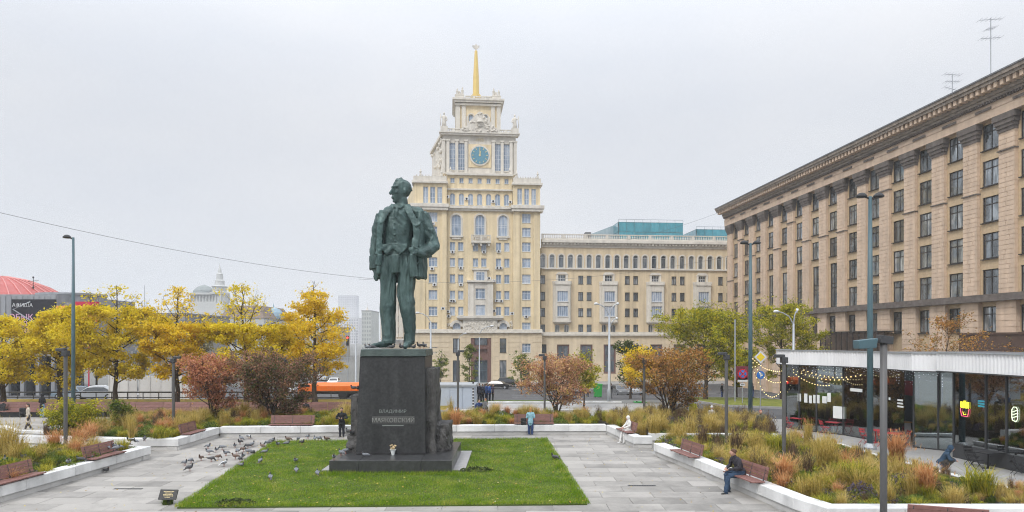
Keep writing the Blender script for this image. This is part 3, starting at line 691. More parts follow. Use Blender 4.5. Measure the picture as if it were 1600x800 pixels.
Q.box(.31, xE-.01, vW+.5, vW+14, 0, ztop-.01)
Q.build('wing_wall', [m_wingcream, m_creambase], wing)
for k, x, y, z in ww: put(wing, k, x, y, z)
Q = MB(); A0, A1 = .32, xE+.3
Q.box(A0, A1, vW-.15, vW+.6, ztop, Zw(385.5)); Q.box(A0, A1, vW-.9, vW+.6, Zw(381), Zw(377)); Q.box(A0, A1, vW-.7, vW+.6, Zw(377)+.002, Zw(375.5)); Q.box(A0, A1, vW-.25, vW+.6, Zw(385.5)+.002, Zw(381)-.002)
Q.box(A0, A1, vW-.35, vW, Zw(422), Zw(420.4)); Q.box(A0, A1, vW-.75, vW, Zw(524.5), Zw(522)); Q.box(A0, A1, vW-.5, vW, Zw(522)+.002, Zw(518.8)+.0)
split(Q, 'cornice', m_trim, wing); Q = MB(); balustrade(Q, A0, A1, vW-.35, Zw(375.5)+.002, Zw(367.5), .36, 4.4); stuff(Q.build('roof_balustrade', m_trim, wing)); Q = MB()
for i in range(25):
    x = Uw(848+14.52*i)
    if x > xE-1: break
    for s in (-1, 1): Q.box(x+s*.68-.14, x+s*.68+.14, vW-.12, vW, Zw(420.3), Zw(402))
    for k in range(8):
        a0, a1 = math.pi*k/8, math.pi*(k+1)/8; zz = Zw(419.3)+2.2
        Q.xprism([(x+q*math.cos(w_), zz+q*math.sin(w_)) for q, w_ in ((.54, a0), (.8, a0), (.8, a1), (.54, a1))], vW-.1, vW)
stuff(Q.build('arch_surround', m_trim, wing))
Q = MB(); x = A0+.3
while x < A1-.4: Q.box(x, x+.3, vW-.72, vW-.252, Zw(384), Zw(381)-.003); x += .72
stuff(Q.build('dentil', m_trim, wing))
for px in orl:
    if U(px, vW) > xE-2: continue
    o = MB(); x = Uw(px); hw = 1.95; z0, z1 = Zw(501), Zw(446); v0 = vW-1.0
    oh = [hole('worl', x, HF.Z(471.5, 985, v0)), hole('worl', x, HF.Z(494.5, 985, v0))]
    wall(o, x-hw+.45, x+hw-.45, z0, z1, oh, v0, .35)
    for s in (-1, 1):
        o.add([(x+s*(hw-.45), v0, z0), (x+s*hw, vW, z0), (x+s*hw, vW, z1), (x+s*(hw-.45), v0, z1)], [(0, 1, 2, 3)])
    o.prism([(x-hw-.05, vW), (x-hw+.35, v0-.2), (x+hw-.35, v0-.2), (x+hw+.05, vW)], z1, z1+.3); o.prism([(x-hw-.1, vW), (x-hw+.3, v0-.15), (x+hw-.3, v0-.15), (x+hw+.1, vW)], z1+.302, z1+.75)
    o.prism([(x-hw+.3, vW), (x-hw+.9, v0+.5), (x+hw-.9, v0+.5), (x+hw-.3, vW)], z0-.7, z0-.4); o.prism([(x-hw-.05, vW), (x-hw+.35, v0-.12), (x+hw-.35, v0-.12), (x+hw+.05, vW)], z0-.398, z0-.002)
    zt_ = Zw(444)
    for s in (-1, 1): o.box(x+s*1.02-.2, x+s*1.02+.2, vW-.16, vW, z1+.752, zt_+1.9)
    o.xprism([(x-1.3, zt_+1.902), (x+1.3, zt_+1.902), (x+.8, zt_+2.4), (x-.8, zt_+2.4)], vW-.25, vW)
    orb = o.build('oriel_bay', m_trim, wing)
    for h in oh: t = WT['worl']; wo = link('window', t[0], orb, (x, v0+.15, h[2])); wo2 = link('window_pane', t[1], orb, (x, v0+.16, h[2]))
tg = thing('glass_office_block', 'teal glass office block rising behind the balustraded roof', 'building', AT(1017, 176, -3), HF.rz)
def glass_block(root, w, d, h, nx, nz):
    b = MB(); b.box(-w/2, w/2, 0, d, 0, h-1.2); b.build('block_core', m_greyroof, root)
    pm = MB(); pm.add([(0, 0, 0), (w/nx-.08, 0, 0), (w/nx-.08, 0, 2.4), (0, 0, 2.4)], [(0, 1, 2, 3)]); pm = pm.mesh('glass_panel', m_tealglass)
    for i in range(nx):
        for j in range(nz): link('glass_panel', pm, root, (-w/2+i*w/nx+.04, -.12, h-2.6-2.5*j))
    k = max(3, int(d/2.4))
    for i in range(k):
        for j in range(nz): o = link('glass_panel', pm, root, (-w/2-.12, d-i*d/k-.04, h-2.6-2.5*j)); o.rotation_euler.z = R(-90); o.scale.x = (d/k-.08)/(w/nx-.08)
    b = MB(); b.box(-w/2-.1, w/2+.1, -.1, d, h-.2, h-.1); b.tube([(-w/2, 0, h+.6), (w/2, 0, h+.6)], .04)
    for i in range(nx+1): b.tube([(-w/2+i*w/nx, 0, h-.2), (-w/2+i*w/nx, 0, h+.6)], .03, n=4)
    b.build('roof_rail', m_teal, root)
glass_block(tg, 17.0, 16, ZA(347, 176)+3, 8, 4)
tg2 = thing('glass_office_block', 'smaller teal glass office block beside the dark stone cornice', 'building', AT(1120, 186, -3), HF.rz)
glass_block(tg2, 11.5, 12, ZA(358, 186)+3, 5, 3)
ph = thing('grey_rooftop_block', 'low slanted pale blue glass wall beside the teal office block', 'building', AT(950, 180, -3), HF.rz)
b = MB(); b.xprism([(-4.6, 20), (3, 20), (3, ZA(352, 180)+3), (1.5, ZA(352, 180)+3), (-4.6, ZA(366, 180)+3)], 0, 8); b.build('sloped_glazing', PANE('pale_glass', [(.25, .35, .4), (.4, .48, .52)]), ph)
b = MB(); b.box(-6, -4.5, 0, 2, 28, ZA(363, 180)+3); b.box(-4.6, 3, .5, 8, 0, 20); b.build('roof_box', m_greyroof, ph)
# ================================================================ STONE OFFICE BUILDING ON THE RIGHT
RF = Frame((47.3, 67.44, 0), R(-84.64))
off = thing('stone_office_building', 'long pink beige stone office building with pilasters and dark windows', 'building', RF.O, RF.rz)
BAY = 4.595
def Zo(py): return HC-(py-HOR)*67.44/F
wtype('off', 2.15, 2.55, 2, (.70,), False, .11, m_darkframe, m_pane3, .1); wtype('offlow', 2.15, 1.6, 2, (), False, .11, m_darkframe, m_pane3, .1)
wtype('offtall', 1.75, 6.2, 2, (.45, .55), False, .14, m_darkframe, m_pane3, .12)
rowz = [Zo(y)-1.27 for y in (212.6, 269.6, 326.6, 383.6, 440.6, 498.8)]; zlow = 2.6
ih = []; iw = []
I0, I1 = -3, 13
def WO(key, x, z): ih.append(hole(key, x, z)); iw.append((key, x, .09, z))
for i in range(I0, I1+1):
    x = -BAY*i
    for r, z in enumerate(rowz):
        if 6 <= i <= 10 and r == 3: continue
        if 6 <= i <= 10 and r == 4: WO('offtall', x, z); continue
        WO('off', x, z)
    WO('offlow', x, zlow)
xa, xb = -BAY*(I1+.5)-1.2, -BAY*(I0-.5)
b = MB(); zA = 27.34
wall(b, xa, xb, -4, zA, ih, 0, .5); b.box(xa+.01, xb, .5, 20, -4, zA)
b.box(xa-.5, xa, -.1, 20.1, -4, zA)
b.build('infill_wall', m_tanbrick, off)
for k, x, y, z in iw: put(off, k, x, y, z)
# sills
# pilasters of stone courses
pm = MB(); hw = .93; z = 10.25; rr = random.Random(2)
while z < 25.5:
    h = .46; k = z > 25.9
    j = rr.uniform(-.35, .35); o = rr.uniform(0, .02)
    pm.box(-hw, j-.012, -.36-o, -.02, z, z+h-.035); pm.box(j+.012, hw, -.36-rr.uniform(0, .02), -.02, z, z+h-.035); z += h
pm.box(-hw+.05, hw-.05, -.31, -.01, 10.2, 25.64)
pmesh = pm.mesh('pilaster', m_pinkstone)
lm = MB(); z = -2.0
while z < 9.3:
    j = rr.uniform(-.6, .6); lm.box(-hw-.25, j-.012, -.44, -.02, z, z+.56); lm.box(j+.012, hw+.25, -.45, -.02, z, z+.56); z += .6
lm.box(-hw-.2, hw+.2, -.38, -.01, -4, 9.5); lmesh = lm.mesh('pier', m_pinkstone)
cm = MB()
for a, z0, z1 in ((.06, 26.5, 26.85), (.16, 26.85, 27.2), (.28, 27.2, 27.6), (.38, 27.6, 28.19)): cm.box(-hw-a, hw+a, -.40-a, -.012, z0+.002, z1)
cmesh = cm.mesh('capital', m_darkstone)
ledge = MB(); ledge.box(-hw-.1, hw+.1, -.5, -.01, -.06, .06); ldm = ledge.mesh('stone_ledge', m_darkstone)
rr = random.Random(9)
for i in range(I0, I1+2):
    x = -BAY*(i-.5); p = link('pilaster', pmesh, off, (x, 0, 0)); link('capital', cmesh, p, (0, 0, -.86)); link('pier', lmesh, off, (x, 0, 0))
    if rr.random() < .9: link('stone_ledge', ldm, p, (0, 0, rr.choice([20.4, 20.4, 16.8, 23.9])))
b = MB()
b.box(xa-.6, xb, -.95, -.013, 9.5, 9.85); b.box(xa-.6, xb, -.8, -.013, 9.852, 10.2)
split(b, 'string_course', m_darkstone, off)
EO = Matrix.Translation((0, 0, -.86)); EC = Matrix.Translation((0, 0, -1.05))
b = MB(); b.M = EO
b.box(xa-.3, xb, -.75, .4, 28.2, 29.0); b.box(xa-.32, xb, -.8, .4, 29.01, 29.35); b.box(xa-.3, xb, -.7, .4, 29.36, 29.86)
split(b, 'frieze', m_pinkstone, off)
b = MB(); b.M = EC; b.box(xa-.5, xb, -1.0, .4, 30.06, 30.35); b.box(xa-.55, xb, -1.15, .4, 30.36, 30.62); b.box(xa-1.3, xb, -2.0, .4, 31.2, 31.5); b.box(xa-1.4, xb, -2.15, .4, 31.51, 31.85); b.box(xa-.5, xb, -1.1, .4, 30.63, 31.19)
split(b, 'cornice', m_cornice, off)
b = MB(); b.M = EC; x = xa-.9
while x < xb: b.box(x, x+.36, -1.85, -1.11, 30.72, 31.19); x += .74
stuff(b.build('dentil', m_pinkstone, off))
b = MB(); b.M = EO; x = xa
while x < xb: b.box(x, x+.16, -1.12, -.82, 29.6, 29.86); x += .34
stuff(b.build('small_dentil', m_darkstone, off))
b = MB(); b.M = EC; b.box(xa-1.5, xb, -2.25, 1.0, 31.86, 32.0); b.add([(xa-1.4, -2.0, 32.0), (xb, -2.0, 32.0), (xb, 10, 35.2), (xa-1.4, 10, 35.2)], [(0, 1, 2, 3)]); b.box(xa, xb, 9.9, 20, 28, 35.1)
b.build('roof', m_greyroof, off)
sb = MB(); sb.M = EO
for i in range(I0, I1+1):
    for j in range(1):
        x = -BAY*i; sb.box(x-1.0, x+1.0, -.9, -.76, 29.05, 29.3)
stuff(sb.build('frieze_block', m_darkstone, off))
g = MB(); x0, x1 = -BAY*2.5, -BAY*-.5
def antenna(px, pyb, pyt, Y, seed, lab, big):
    a = AT(px, Y, ZA(pyb, Y)); h = ZA(pyt, Y)-a.z; root = thing('roof_antenna', lab, 'antenna', (a.x, a.y, a.z), R(20)); b = MB(); b.tube([(0, 0, -3.0), (0, 0, h)], .05, n=6); b.build('mast', m_galv, root)
    rr = random.Random(seed); b = MB()
    for z, L, tl in big:
        z = h*z; b.tube([(-L/2, 0, z-tl), (L/2, 0, z+tl)], .03, n=5)
        for k in range(6): x = -L/2+L*k/5; b.tube([(x-.1, -.45, z-tl+2*tl*k/5+.05), (x+.1, .45, z-tl+2*tl*k/5-.05)], .016, n=4)
    b.build('crossbar', m_galv, root)
antenna(1548, 111, 28, 72, 1, 'tall aerial mast with slanting crossbars on the dark cornice', [(.97, 3.4, .35), (.62, 3.0, .3), (.8, 1.4, .2)])
antenna(1488, 145, 116, 80, 2, 'short aerial with flat crossbars on the office roof', [(.98, 2.6, .1), (.6, 2.3, .15), (.2, 2.6, -.1)])
# dark mesh awnings at ground level
def awning(px0, px1, pyt, pyb, lab):
    u0, u1 = RF.U(px0, -2), RF.U(px1, -2); zz = lambda py: RF.Z(py, (px0+px1)/2, -2)
    root = thing('mesh_enclosure', lab, 'enclosure', RF.O+RF.u*u0+RF.v*-2, RF.rz); w = u1-u0; h0, h1 = zz(pyb), zz(pyt); n = max(2, int(w/1.2))
    b = MB()
    for i in range(n*8): x = w*i/(n*8); b.box(x, x+.07, -.02, .02, h0, h1-.05)
    stuff(b.build('mesh_bar', M('rusty_brown_mesh', (.07, .05, .04), .8, .2, 3), root))
    b = MB()
    for i in range(n+1): x = w*i/n; b.box(x-.06, x+.06, -.07, .07, -1, h1)
    b.box(-.1, w+.1, -.09, 1.8, h1, h1+.12); b.box(-.1, w+.1, -.08, .08, h0-.15, h0); b.build('frame', m_darkframe, root); return root
awning(1282, 1382, 519, 549, 'brown mesh terrace enclosure against the stone building')
aw = thing('brown_canopy', 'brown sheet canopy at the far right over white cafe roof', 'canopy', RF.O, RF.rz)
b = MB(); b.box(1.4, 9, -4.5, 0, 3.9, 6.2); b.box(1.3, 9.1, -4.6, -.2, 6.21, 6.4); b.build('canopy_panel', M('brown_sheet', (.10, .06, .045), .6, .15, 2), aw)
b = MB(); b.box(1.5, 1.7, -4.4, -4.2, -1, 3.89); b.box(8.6, 8.8, -4.4, -4.2, -1, 3.89); b.build('post', m_darkframe, aw)

# ================================================================ BUILDINGS DOWN THE AVENUE ON THE LEFT
def block(name, lab, px0, px1, Y, pyt, depth, mat, cols, rows, wmat, ztop=None, side=0, cat='building', base=-3, roof=None, pitch=0):
    x0, x1 = AT(px0, Y).x, AT(px1, Y).x; zt = ZA(pyt, Y)
    root = thing(name, lab, cat, ((x0+x1)/2, Y, base)); h = zt-base; w = x1-x0
    b = MB(); b.prism([(-w/2, 0), (w/2, 0), (w/2+side, depth), (-w/2+side, depth)], 0, h); b.build('wall', mat, root)
    if rows:
        cw = w/cols; rh = h/(rows+.5); m = MB(); m.box(-cw*.27, cw*.27, -.12, .15, 0, rh*.55); m = m.mesh('window', wmat)
        for i in range(cols):
            for j in range(rows): link('window', m, root, (-w/2+cw*(i+.5), -.05, rh*(j+.45)))
    b = MB()
    if pitch: b.prism([(-w/2-.3, -.3), (w/2+.3, -.3), (w/2+.3+side, depth), (-w/2-.3+side, depth)], h+.002, h+pitch, top=[(-w/2+pitch*.6, pitch*.8), (w/2-pitch*.6, pitch*.8), (w/2-pitch*.6+side, depth-1), (-w/2+pitch*.6+side, depth-1)])
    else: b.box(-w/2-.3, w/2+.3, -.3, depth, h+.002, h+.5)
    b.build('roof', roof or m_greyroof, root); return root
m_fogwin = PANE('far_window', [(.06, .07, .08), (.12, .14, .16)])
# long receding wing at the left of the tower
lf = thing('avenue_apartment_block', 'long beige apartment block receding down the foggy avenue', 'building', (-21.5, 160, -3), 0)
dx, dy = -.232, .973; b = MB(); L = 200; H_ = 26.5
q = [(0, 0), (dx*L, dy*L), (dx*L+10, dy*L+2), (10, 2)]; b.prism(q, 0, H_); b.build('wall', M('dusky_cream_plaster', (.45, .36, .25), .85, .1, .3, streak=.2), lf)
b = MB(); q = [(-.9, -.2), (dx*L-.9, dy*L), (dx*L+10, dy*L+2), (10, 2)]; b.prism(q, H_+.002, H_+.7); b.prism([(p[0]+.3, p[1]) for p in q], 8.5, 9.0); b.build('cornice', m_trim, lf)
wm = MB(); wm.cbox((0, 0, 1), (.2, 1.5, 2)); wm = wm.mesh('window', m_fogwin); om = MB(); om.prism([(-1.1, -1.2), (0, -2.0), (0, 2.0), (-1.1, 1.2)], 0, 13.5); om = om.mesh('oriel_bay', m_trim)
for i in range(36):
    t = 3+i*5.4
    for j in range(6):
        o = link('window', wm, lf, (dx*t-.02, dy*t, 3+j*3.9)); o.rotation_euler.z = R(13.4)
    if i % 4 == 1: o = link('oriel_bay', om, lf, (dx*(t+2.7), dy*(t+2.7), 9.5)); o.rotation_euler.z = R(13.4)
mf = M('fog_paled_concrete', (.46, .48, .52), .9, .06, .05)  # skyscraper walls and windows paled towards the sky, haze put into the colour
for nm, lb, a in (('skyscraper', 'hazy skyscraper fading into fog above the avenue', (528, 556, 1950, 462, 40, mf, 8, 20, PANE('fog_paled_window', [(.3, .32, .35), (.4, .42, .45)]))), ('grid_office_block', 'pale gridded office block below the hazy skyscraper', (499, 560, 1250, 497, 30, M('pale_grid_concrete', (.5, .5, .52), .9, .05, .05), 16, 9, m_fogwin)),
                  ('turreted_apartment_block', 'grey green apartment block with small turret at the end of the avenue', (565, 580, 520, 486, 30, M('fog_paled_green_plaster', (.46, .48, .45), .9, .08, .1), 4, 9, PANE('fog_paled_far_window', [(.2, .22, .23), (.3, .32, .33)])))):  # turreted block's walls and windows also carry distance haze in their colour
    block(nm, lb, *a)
b = MB(); p = AT(573, 525); b.lathe([(2.2, 20), (2.2, 26), (2.6, 26.3), (1.0, 28.5), (.12, 31), (.05, 34)], 8, (p.x, p.y+2, 0)); o = b.build('turret', m_trim); o.parent = bpy.data.objects['turreted_apartment_block']; o.location = -Vector(o.parent.location)
# wedding-cake building with spire
Y = 430; sp = thing('white_spired_building', 'hazy white building with columned attic and tiered spire', 'building', AT(325, Y, -3)); sx = Y/F
mw = M('greyish_white_stone', (.50, .51, .50), .85, .08, .1); mg = M('grey_green_roof', (.24, .27, .27), .7, .1, .2)
fx = lambda px: (px-325)*sx; fz = lambda py: ZA(py, Y)+3
b = MB(); b.box(fx(262), fx(352), 0, 22, 0, fz(487)); b.box(fx(293), fx(336), 1, 20, fz(487), fz(471)); b.box(fx(294), fx(334), 2.4, 18, fz(471), fz(459)); b.lathe([(4.6, fz(487)), (4.6, fz(459))], 16, (fx(341), 5, 0)); b.box(fx(329), fx(349), .3, 3, fz(487), fz(472)); b.build('wall', mw, sp)
b = MB()
for i in range(8): b.lathe([(.34, 0), (.34, fz(460)-fz(471))], 6, (fx(296+i*4.9), 1.6, fz(471)))
for i in range(10): a = math.pi*2*i/10; b.lathe([(.3, 0), (.3, fz(459)-fz(472))], 6, (fx(341)+5.0*math.cos(a), 5+5.0*math.sin(a), fz(472)))
b.build('column', mw, sp)
b = MB(); b.box(fx(291), fx(336), .6, 19, fz(460), fz(457)); b.lathe([(5.98, fz(459)), (5.98, fz(456.5)), (4.16, fz(455)), (4.42, fz(448)), (5.07, fz(447)), (3.12, fz(445)), (2.86, fz(439)), (3.12, fz(438)), (2.08, fz(436)), (1.95, fz(428)), (2.08, fz(427)), (1.17, fz(425)), (0.91, fz(420)), (0.20, fz(414)), (0.05, fz(409))], 12, (fx(338), 5, 0)); b.build('spire', mw, sp)
b = MB(); b.lathe([(6.76, fz(457)), (6.50, fz(453)), (4.16, fz(447)), (3.38, fz(446)), (0.39, fz(443))], 12, (fx(309), 9, 0)); b.prism([(fx(262), 0), (fx(300), 0), (fx(300), 20), (fx(262), 20)], fz(487), fz(480), top=[(fx(268), 6), (fx(294), 6), (fx(294), 14), (fx(268), 14)]); b.build('roof', mg, sp)
for i in range(12):
    for j in range(5):
        wq = MB(); 
        if i == 0 and j == 0: wq.box(-.6, .6, -.1, .2, 0, 2.2); wmesh = wq.mesh('window', m_fogwin)
        link('window', wmesh, sp, (fx(268+i*7), 0, fz(506)-3.9*(j-1)-2))
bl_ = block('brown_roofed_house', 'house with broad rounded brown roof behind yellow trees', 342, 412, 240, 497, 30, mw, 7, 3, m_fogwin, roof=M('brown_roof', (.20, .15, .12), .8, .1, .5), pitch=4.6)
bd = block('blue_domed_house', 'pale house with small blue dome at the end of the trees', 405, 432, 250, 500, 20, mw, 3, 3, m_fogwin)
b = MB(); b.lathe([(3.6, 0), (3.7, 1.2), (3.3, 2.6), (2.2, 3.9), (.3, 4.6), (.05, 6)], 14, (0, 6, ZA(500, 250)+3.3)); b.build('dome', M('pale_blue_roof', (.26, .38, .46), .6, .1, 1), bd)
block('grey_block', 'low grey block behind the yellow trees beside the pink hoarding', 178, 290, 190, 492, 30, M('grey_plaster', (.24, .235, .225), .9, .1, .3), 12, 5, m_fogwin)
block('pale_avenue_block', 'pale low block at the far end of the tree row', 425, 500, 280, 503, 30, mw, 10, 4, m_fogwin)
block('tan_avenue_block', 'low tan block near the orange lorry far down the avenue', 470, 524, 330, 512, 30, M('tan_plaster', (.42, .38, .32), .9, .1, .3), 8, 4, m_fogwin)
# theatre with red dome
Y = 96.0; th = thing('grey_theatre', 'grey theatre with red ribbed dome and rooftop drum', 'building', AT(60, Y, -2.2)); sx = Y/F
fx = lambda px: (px-60)*sx; fz = lambda py: ZA(py, Y)+2.2
m_theatre = M('grey_theatre_concrete', (.30, .31, .33), .85, .08, .4, streak=.15)
b = MB(); b.box(fx(-190), fx(88), 0, 20, fz(552), fz(460)); b.box(fx(88), fx(117), 1, 2.2, fz(552), fz(472)); b.build('wall', m_theatre, th)
b = MB()
for i in range(32):
    px = -190+i*8.7; b.box(fx(px)+.1, fx(px+8.7)-.1, -.07, -.001, fz(548), fz(463))
stuff(b.build('wall_panel', m_theatre, th))
b = MB(); b.lathe([(4.5*1, 0), (4.5, fz(458)-fz(472)), ], 24, (fx(63), 7, fz(472))); b.lathe([(4.65, 0), (4.65, .3)], 24, (fx(63), 7, fz(458))); b.build('roof_drum', m_theatre, th)
b = MB(); n = 40; prof = [(10.0, 0), (9.0, .7), (6.8, 2.0), (4.2, 3.0), (1.5, 3.5), (.2, 3.6)]; cx, cy, cz = fx(-92), 10.5, fz(461)
b.lathe([(p[0], p[1]) for p in prof], n, (cx, cy, cz)); b.build('dome', M('red_dome_metal', (.42, .10, .09), .5, .1, .5), th, smooth=False)
b = MB()
for k in range(n):
    a = 2*math.pi*k/n; b.tube([(cx+p[0]*math.cos(a), cy+p[0]*math.sin(a), cz+p[1]+.06) for p in prof[:-1]], .09, n=4)
b.lathe([(10.4, -.6), (10.4, 0)], n, (cx, cy, cz)); b.build('dome_rib', M('pale_red_seam', (.60, .24, .22), .5, .1, .5), th)
b = MB(); b.box(fx(-190), fx(117), 1.2, 2.1, 0, fz(552)-.01); b.build('shop_front', m_carglass, th)
b = MB()
for i in range(13): x = fx(-180+i*24); b.box(x-.25, x+.25, -.2, .3, 0, fz(552)-.01)
b.box(fx(-190), fx(118), -.3, 1.2, fz(556), fz(552)-.012); b.build('column', m_theatre, th)
pb = thing('theatre_poster', 'large black poster with pale lettering on the grey theatre', 'poster', AT(53, Y-.4, 0)); 
b = MB(); b.box(-34*sx, 34*sx, -.1, .15, ZA(521, Y), ZA(468, Y)); b.build('poster_board', M('black_poster', (.012, .012, .02), .5, .1, 1), pb)
mpi = M('pink_print', (.75, .42, .60), .6, .1, 2); mor = M('orange_print', (.75, .22, .10), .6, .3, 1)
for tx, py, sz, px, mm in (('АФИША', 480, .75, 36, m_winframe), ('ОБЫК', 500, 1.15, 34, mpi), ('ЛЮД', 509.5, .95, 31, mpi), ('ПРЕМЬЕРА', 520, .8, 41, mpi)):
    text(tx, sz, mm, pb, ((px-53)*sx, -.12, ZA(py, Y)), ext=.01)
b = MB(); b.box(3.2, 5.6, -.13, -.101, ZA(515, Y), ZA(478, Y)); b.build('poster_print', mor, pb)
b = MB(); b.tube([(fx(70)-.5, -1.4, fz(505)), (fx(19)+1, -1.2, fz(484)), (fx(52), -.6, fz(472))], .09, n=5); b.build('cable_bracket', m_galv, th)
b = MB(); b.box(AT(117.5, 97).x, AT(153, 97).x, 96.9, 97.3, ZA(503, 99), ZA(472.5, 99)); b.box(AT(119, 99).x, AT(120, 99).x, 97.31, 97.5, -3, ZA(474, 99)); b.box(AT(149, 99).x, AT(150, 99).x, 97.31, 97.5, -3, ZA(474, 99))
tag(b.build('red_hoarding', M('crimson_banner', (.55, .025, .07), .6, .06, .3)), 'bright crimson hoarding beside the grey theatre', 'hoarding')
b = MB(); p = AT(52, 104); z = ZA(457, 104); b.tube([(p.x, p.y, z-1), (p.x, p.y, z+2.4)], .05, n=5); b.tube([(p.x-.8, p.y, z+1.7), (p.x+.8, p.y, z+1.8)], .04, n=4)
for q in (.2, .8, 2.3): b.ball((p.x, p.y, z+q), .16, 6)
tag(b.build('roof_mast', m_steel), 'thin mast with dark knobs on the theatre roof', 'mast')
b = MB(); p = AT(226, 188); b.tube([(p.x, p.y, ZA(486, 188)), (p.x, p.y, ZA(446, 188))], .07, n=5); tag(b.build('roof_mast', m_galv), 'thin pale mast on the low grey block', 'mast')
# white hoarding boards along the street
def hoard(px0, px1, Y, pyt, lab):
    x0, x1 = AT(px0, Y).x, AT(px1, Y).x; root = thing('site_fence', lab, 'fence', (x0, Y, terr(Y)), 0); zt = ZA(pyt, Y)-terr(Y); n = max(2, round((x1-x0)/1.1)); w = (x1-x0)/n
    m = MB(); m.box(.02, w-.02, 0, .08, .1, zt); m.box(.0, .09, -.05, .0, .0, zt+.1); me = m.mesh('fence_panel', M('white_panel', (.60, .58, .55), .7, .08, 1, rnd=.06))
    for i in range(n): link('fence_panel', me, root, (w*i, 0, 0))
hoard(170, 214, 72, 568, 'tall white fence panels behind the second yellow tree')
hoard(217, 300, 72, 588, 'long pale fence panels behind the red shrub')
# ================================================================ FIGURES: one continuous remeshed body
def remesh(mb, vox, smooth_it=2):
    me = mb.mesh('tmp', m_black); o = link('tmp', me)
    r = o.modifiers.new('r', 'REMESH'); r.mode = 'VOXEL'; r.voxel_size = vox; r.use_smooth_shade = True
    if smooth_it: q = o.modifiers.new('s', 'SMOOTH'); q.iterations = smooth_it; q.factor = .5
    bpy.context.view_layer.update()
    out = bpy.data.meshes.new_from_object(o.evaluated_get(bpy.context.evaluated_depsgraph_get()))
    bpy.data.objects.remove(o); out.materials.clear(); return out
class Fig:
    def __init__(s): s.mb = MB(); s.seg = []
    def cap(s, p0, r0, p1, r1, k, n=10): s.mb.cap(p0, r0, p1, r1, n); s.seg.append((p0, r0, p1, r1, k))
    def loft(s, pts, rx, ry, k, right=(1, 0, 0), n=14):
        s.mb.tube(pts, rx, ry, n=n, right=right); ks = k if isinstance(k, list) else [k]*(len(pts)-1)
        for i in range(len(pts)-1): s.seg.append((pts[i], (rx[i]+ry[i])/2, pts[i+1], (rx[i+1]+ry[i+1])/2, ks[i]))
    def ball(s, c, r, k, n=10): s.mb.ball(c, r, n); rr = r if not isinstance(r, (tuple, list)) else sum(r)/3; s.seg.append((c, rr, (c[0], c[1], c[2]+.001), rr, k))
    def mesh(s, vox, keys, mats, folds=0, headz=9):
        me = remesh(s.mb, vox); nv = len(me.vertices); co = np.empty(nv*3, np.float32); me.vertices.foreach_get('co', co); co = co.reshape(-1, 3); no = np.empty(nv*3, np.float32); me.vertex_normals.foreach_get('vector', no); no = no.reshape(-1, 3)
        if folds:
            dd = np.array([noise.fractal(Vector((p[0]*7, p[1]*7, p[2]*5)), .7, 2, 3) if p[2] < headz and p[2] > .13 else 0 for p in co])*folds
            co += no*dd[:, None].astype(np.float32); me.vertices.foreach_set('co', co.ravel())
        n = len(me.polygons); c = np.empty(n*3, np.float32); me.polygons.foreach_get('center', c); c = c.reshape(-1, 3)
        best = np.full(n, 1e9); idx = np.zeros(n, np.int32)
        for p0, r0, p1, r1, k in s.seg:
            a = np.array(p0); d = np.array(p1)-a; L = max(1e-9, d@d); t = np.clip(((c-a)@d)/L, 0, 1); dist = np.linalg.norm(c-a-t[:, None]*d, axis=1)-(r0+(r1-r0)*t)
            w = dist < best; best[w] = dist[w]; idx[w] = keys.index(k)
        for m in mats: me.materials.append(m)
        me.polygons.foreach_set('material_index', idx); return me
m_skin = M('skin', (.50, .29, .21), .6, .06, 6); m_shoe = M('dark_shoe_leather', (.03, .03, .03), .5, .1, 6)
CLO = {}
def cloth(col):
    if col not in CLO: CLO[col] = M('woven_cloth', col, .85, .12, 9, .25, 40)
    return CLO[col]
def hand(f, w, d, k, s=1.0, curl=.4, side=1, perp=None):
    w = Vector(w); d = Vector(d).normalized(); pr = Vector(perp) if perp else d.cross(Vector((0, 0, 1))); pr = pr.normalized() if pr.length > .01 else Vector((1, 0, 0)); nrm = d.cross(pr).normalized()
    f.cap(w, .027*s, w+d*.07*s, .034*s, k)
    for i, l in enumerate((.062, .072, .068, .052)):
        a = w+d*.085*s+pr*(.026-.0175*i)*s; b = a+(d*(1-curl*.5)+nrm*curl*.5)*l*.55*s; c = b+(d*(1-curl)+nrm*curl)*l*.5*s
        f.cap(a, .0095*s, b, .009*s, k, 6); f.cap(b, .009*s, c, .0075*s, k, 6)
    a = w+d*.03*s+pr*.03*s*side; f.cap(a, .012*s, a+(d*.6+pr*side*.7)*.045*s, .010*s, k, 6)
